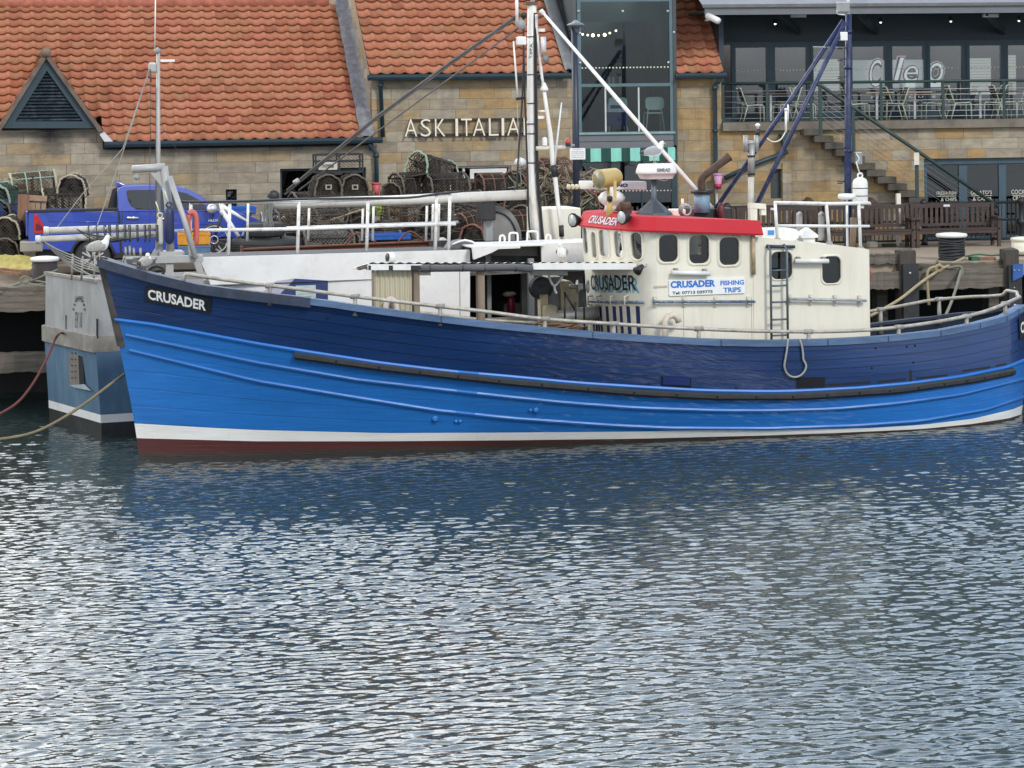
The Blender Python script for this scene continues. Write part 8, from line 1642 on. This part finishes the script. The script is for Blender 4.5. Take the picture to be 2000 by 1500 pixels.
# ---- bicycle leaning on the quay gear
BY=1.6; bp_=lambda px,py,y=BY:Q.p(px,py,y)
bk=T('bicycle','white framed bicycle leaning between the truck and the tyres','bicycle',Q,bp_(465,500)); m_bw=mat('bike white',(.80,.80,.80),.3)
H_,S_,B_,F_,RW=bp_(433,402),bp_(486,434),bp_(470,468),bp_(418,468),bp_(520,470)
bk.part('frame',M().tube([H_,S_],[.05,.026],8).tube([H_+Vector((0,0,-.1)),B_],[.055,.04],8).tube([S_,B_],.025,8).tube([B_,RW],.018,6).tube([S_,RW],.015,6),m_bw); bk.part('head_tube',M().tube([H_+Vector((-.01,0,.06)),H_+Vector((.02,0,-.2))],.05,8),m_bw)
bk.part('fork',M().tube([H_+Vector((0,0,-.18)),F_],.03,7),m_blk)
for c,nm in ((F_,'wheel'),(RW,'wheel')):
    w_=bk.part(nm,M().tube([c+Vector((.33*math.cos(a),0,.33*math.sin(a))) for a in [2*math.pi*k/30 for k in range(30)]],.024,7,closed=True),m_tyre); bk.part('rim',M().tube([c+Vector((.3*math.cos(a),-.001,.3*math.sin(a))) for a in [2*math.pi*k/30 for k in range(30)]],.014,6,closed=True),mat('pale rim',(.62,.62,.60),.3,.3),w_); bk.part('brake_disc',M().tube([c+Vector((.085*math.cos(a),-.04,.085*math.sin(a))) for a in [2*math.pi*k/16 for k in range(16)]],.012,5,closed=True),mat('disc silver',(.6,.6,.6),.3,.7),w_)
    mb=M()
    for k in range(14): an=2*math.pi*k/14; mb.tube([c,c+Vector((.3*math.cos(an),0,.3*math.sin(an)))],.003,3)
    bk.part('spokes',mb,m_grey2,w_)
bk.part('seat_post',M().tube([S_,S_+Vector((.03,0,.22))],.018,6),m_blk); bk.part('saddle',M().prism([(bp_(471,416).x,bp_(471,416).z),(bp_(496,413).x,bp_(496,413).z),(bp_(490,421).x,bp_(490,421).z),(bp_(484,424).x,bp_(484,424).z),(bp_(480,419).x,bp_(480,419).z)],BY-.06,BY+.06),m_blk,bev=.01); bk.part('handlebar',M().tube([H_+Vector((-.02,-.32,.1)),H_+Vector((0,0,.08)),H_+Vector((-.02,.3,.1))],.016,7),m_blk); bk.part('chainring',M().lathe([(.0,0),(.09,0),(.09,.01)],(B_.x,BY-.06,B_.z),18,axis='y'),m_blk)
# ---- benches and iron fence
_a=unroll(1870,483); BF=Frame(1870,483,(HC-ZQ)*FP/_a[1],8); m_bench=mat('dark bench wood',(.050,.032,.028),.6,var=.35,scale=3,stretch=(.5,2,2),stain=(.09,.07,.06),sscale=5,samt=.4)
bx=lambda px:BF.loc(px,440,0)[0]; bz=lambda py:BF.loc(1870,py,0)[1]
L_=bx(1955)-bx(1790); x0=bx(1790); x1=x0+L_
BN=T('bench','dark wooden bench with a small white plaque, nearest the right edge','bench',BF,((x0+x1)/2,.25,ZQ),'wooden benches in a row on the quay')
zs_=ZQ+.43; zt_b=bz(399)
BN.part('seat',M().box(x0+.03,x1-.03,.0,.08,zs_-.0,zs_+.035).box(x0+.03,x1-.03,.1,.2,zs_,zs_+.03).box(x0+.03,x1-.03,.22,.32,zs_,zs_+.03).box(x0+.03,x1-.03,.34,.44,zs_,zs_+.03).box(x0+.06,x1-.06,.02,.05,zs_-.09,zs_-.002),m_bench)
mb=M(); mb.box(x0,x1,.50,.55,zt_b-.10,zt_b); mb.box(x0+.05,x1-.05,.48,.52,zs_+.08,zs_+.15); n=15
for k in range(n): x=lerp(x0+.12,x1-.19,k/(n-1)); mb.box(x,x+.075,.495,.515,zs_+.15,zt_b-.10)
BN.part('backrest',mb,m_bench)
for x in (x0,x1-.08):
    BN.part('leg',M().box(x,x+.08,.0,.08,ZQ,zs_+.26),m_bench); BN.part('leg',M().box(x,x+.08,.46,.54,ZQ,zt_b-.02),m_bench); BN.part('armrest',M().box(x-.02,x+.1,-.06,.52,zs_+.26,zs_+.31),m_bench,bev=.01); BN.part('stretcher',M().box(x+.02,x+.06,.08,.46,ZQ+.14,ZQ+.2),m_bench)
pq=BN.part('plaque',M().box(lerp(x0,x1,.40),lerp(x0,x1,.475),.494,.499,zt_b-.08,zt_b-.025),mat('plaque white',(.6,.6,.58),.4))
for k,lb in enumerate(('dark wooden bench behind the black wrapped bollard, second from the right','dark wooden bench behind the navy mast and the white roof rail, third from the right','dark wooden bench mostly hidden by the red roof, leftmost of the row')):
    dx=-(k+1)*L_*1.02; c=BN.off; r=dup(BN.o,BF.world(c.x+dx,c.y,c.z),(0,0,BF.yaw),lb)
m_iron=mat('black iron',(.012,.014,.018),.5,var=.2); fx0,fx1=bx(1330),bx(2080); yf=1.0; zt_f2=BF.loc(1900,396,yf)[1]
fe=T('iron_fence','black iron railing fence running behind the wooden benches','fence',BF,((fx0+fx1)/2,yf,ZQ)); fe.part('top_rail',M().tube([(fx0,yf,zt_f2),(fx1,yf,zt_f2)],.035,8),m_iron); fe.part('mid_rail',M().tube([(fx0,yf,BF.loc(1900,430,yf)[1]),(fx1,yf,BF.loc(1900,430,yf)[1])],.025,8),m_iron); fe.part('bottom_rail',M().tube([(fx0,yf,ZQ+.12),(fx1,yf,ZQ+.12)],.025,8),m_iron)
mb=M(); x=fx0
while x<fx1: mb.box(x-.009,x+.009,yf-.009,yf+.009,ZQ+.1,zt_f2); x+=.115
fe.part('bars',mb,m_iron)
for px in (1420,1610,1805,1995): x=BF.loc(px,440,yf)[0]; fe.part('post',M().lathe([(.09,0),(.07,.1),(.05,.2),(.05,.42),(.11,.5),(.11,.56),(.05,.65),(.06,.98),(.09,1.02),(.1,1.1),(.04,1.16)],(x,yf,ZQ),14),m_iron)
solo('white_post','tall thin cream post behind the benches','post',BF,M().box(BF.loc(1752,440,.8)[0],BF.loc(1760,440,.8)[0],.8,.9,ZQ,BF.loc(1756,378,.8)[1]),m_cream)
for px,w_,py,lb,mt in ((1737,26,476,'small dark green box under the second bench from the right',mat('green box',(.02,.05,.035),.6)),(1767,16,474,'grey stone base under the second bench from the right',m_gst),(1704,18,472,'pale crate under the bench behind the navy mast',m_cream)):
    x=BF.loc(px,480,.7)[0]; solo('box',lb,'box',BF,M().box(x-w_/170,x+w_/170,.6,.85,ZQ,BF.loc(px,py,.7)[1]),mt,bev=.01)
for px,lb in ((1583,'left brown peaked wooden lid behind the benches'),(1705,'right brown peaked wooden lid behind the benches, near the white fender')):
    a=BF.loc(px-19,404,1.6); b=BF.loc(px+19,404,1.6); c=BF.loc(px,386,1.6); solo('planter_lid',lb,'lid',BF,M().prism([(a[0],a[1]-.5),(b[0],b[1]-.5),b,c,a],1.6,2.0),mat('brown lid',(.085,.055,.04),.7,var=.3))
# ---- gulls
m_gw=mat('gull white',(.74,.74,.72),.8,var=.06); m_gg=mat('gull grey',(.34,.35,.37),.8,var=.12,scale=20); m_gk=mat('gull wing tip',(.05,.05,.055),.8); m_gb=mat('gull bill',(.55,.38,.08),.5); m_gl=mat('gull leg',(.52,.36,.30),.6); m_gbr=mat('young gull grey brown',(.36,.345,.32),.8,var=.2,scale=25)
def gull(px,py,fr,y,flip,label,sc=1.0,preen=0,rot=0,wing=m_gg):
    b=fr.p(px,py,y); mb=M(); h=.15
    sp=[(-.27,0,h+.03),(-.21,0,h+.05),(-.13,0,h+.075),(-.02,0,h+.09),(.07,0,h+.10),(.125,0,h+.155),(.15,0,h+.205),(.168,0,h+.24),(.19,0,h+.25),(.215,0,h+.245)]; rad=[.015,.045,.088,.108,.104,.07,.05,.05,.043,.012]
    if preen: sp=sp[:5]+[(.10,0,h+.16),(.10,0,h+.205),(.085,-.01,h+.22),(.06,-.02,h+.215),(.03,-.03,h+.20)]
    P_=catmull(sp,3); rr_=[]; 
    for k in range(len(P_)): t_=k/(len(P_)-1)*(len(sp)-1); i=min(int(t_),len(sp)-2); rr_.append(lerp(rad[i],rad[i+1],t_-i))
    n=14; mb.tube(P_,rr_,n)
    for f in range((len(P_)-1)*n):
        ring=f//n; j=f%n; x=P_[ring].x; up=math.cos(2*math.pi*(j+.5)/n) if True else 0
        vz=sum(mb.v[q][2] for q in mb.f[f])/4; top=vz>P_[ring].z-.012
        if top and x<.07 and ring<16: mb.mi[f]=1 if x>-.2 else 2
    for s in (-1,1):  # folded wings
        rows=[]
        for k in range(8):
            t_=k/7; x=lerp(.09,-.31,t_); w_=.075*math.sin(math.pi*min(1,.12+t_*.85))**.7; zc=h+.10-.045*t_; yc_=s*(.10*(1-t_)**.5+.012) ; rows.append([(x,yc_+s*.012*math.sin(math.pi*q/4),zc+w_*(1-q/2)*.9) for q in range(5)])
        i0=len(mb.f); mb.grid(rows,mi=1)
        for f in range(i0,len(mb.f)):
            if sum(mb.v[q][0] for q in mb.f[f])/4<-.24: mb.mi[f]=2
    e=P_[-1]; d=(P_[-1]-P_[-3]).normalized(); mb.tube([e-d*.01,e+d*.035,e+d*.06+Vector((0,0,-.012))],[.014,.011,.003],6,mi=3)
    hd=P_[-6]; 
    for s in (-1,1): mb.sphere((hd.x+.012,hd.y+s*.04,hd.z+.012),.007,6,mi=2)
    for s in (-.035,.035): mb.tube([(.0,s,h+.03),(.005,s,.07),(.0,s,.008),(.045,s,.004)],[.014,.008,.007,.009],6,mi=4)
    k=sc; c=math.cos(rot); s_=math.sin(rot); fl_=-1 if flip else 1
    M2=M(); M2.join(mb,lambda v:(b.x+k*(v[0]*fl_*c-v[1]*s_),b.y+k*(v[0]*fl_*s_+v[1]*c),b.z+k*v[2])); return solo('seagull',label,'gull',fr,M2,[m_gw,wing,m_gk,m_gb,m_gl])
gull(193,507,C,-.05,False,'young grey gull standing on the stem head of the blue bow',.98,0,.2,m_gbr); gull(284,534,C,-.3,False,'small gull preening on the capping just behind the blue bow',.86,1,.9,m_gbr); gull(1099,515,C,-.5,True,'white gull standing on the corrugated shelter roof, facing left',.88,0,1.0); gull(1278,319,C,-.5,False,'gull standing on one white radar dome, facing right',.95,0,.1)
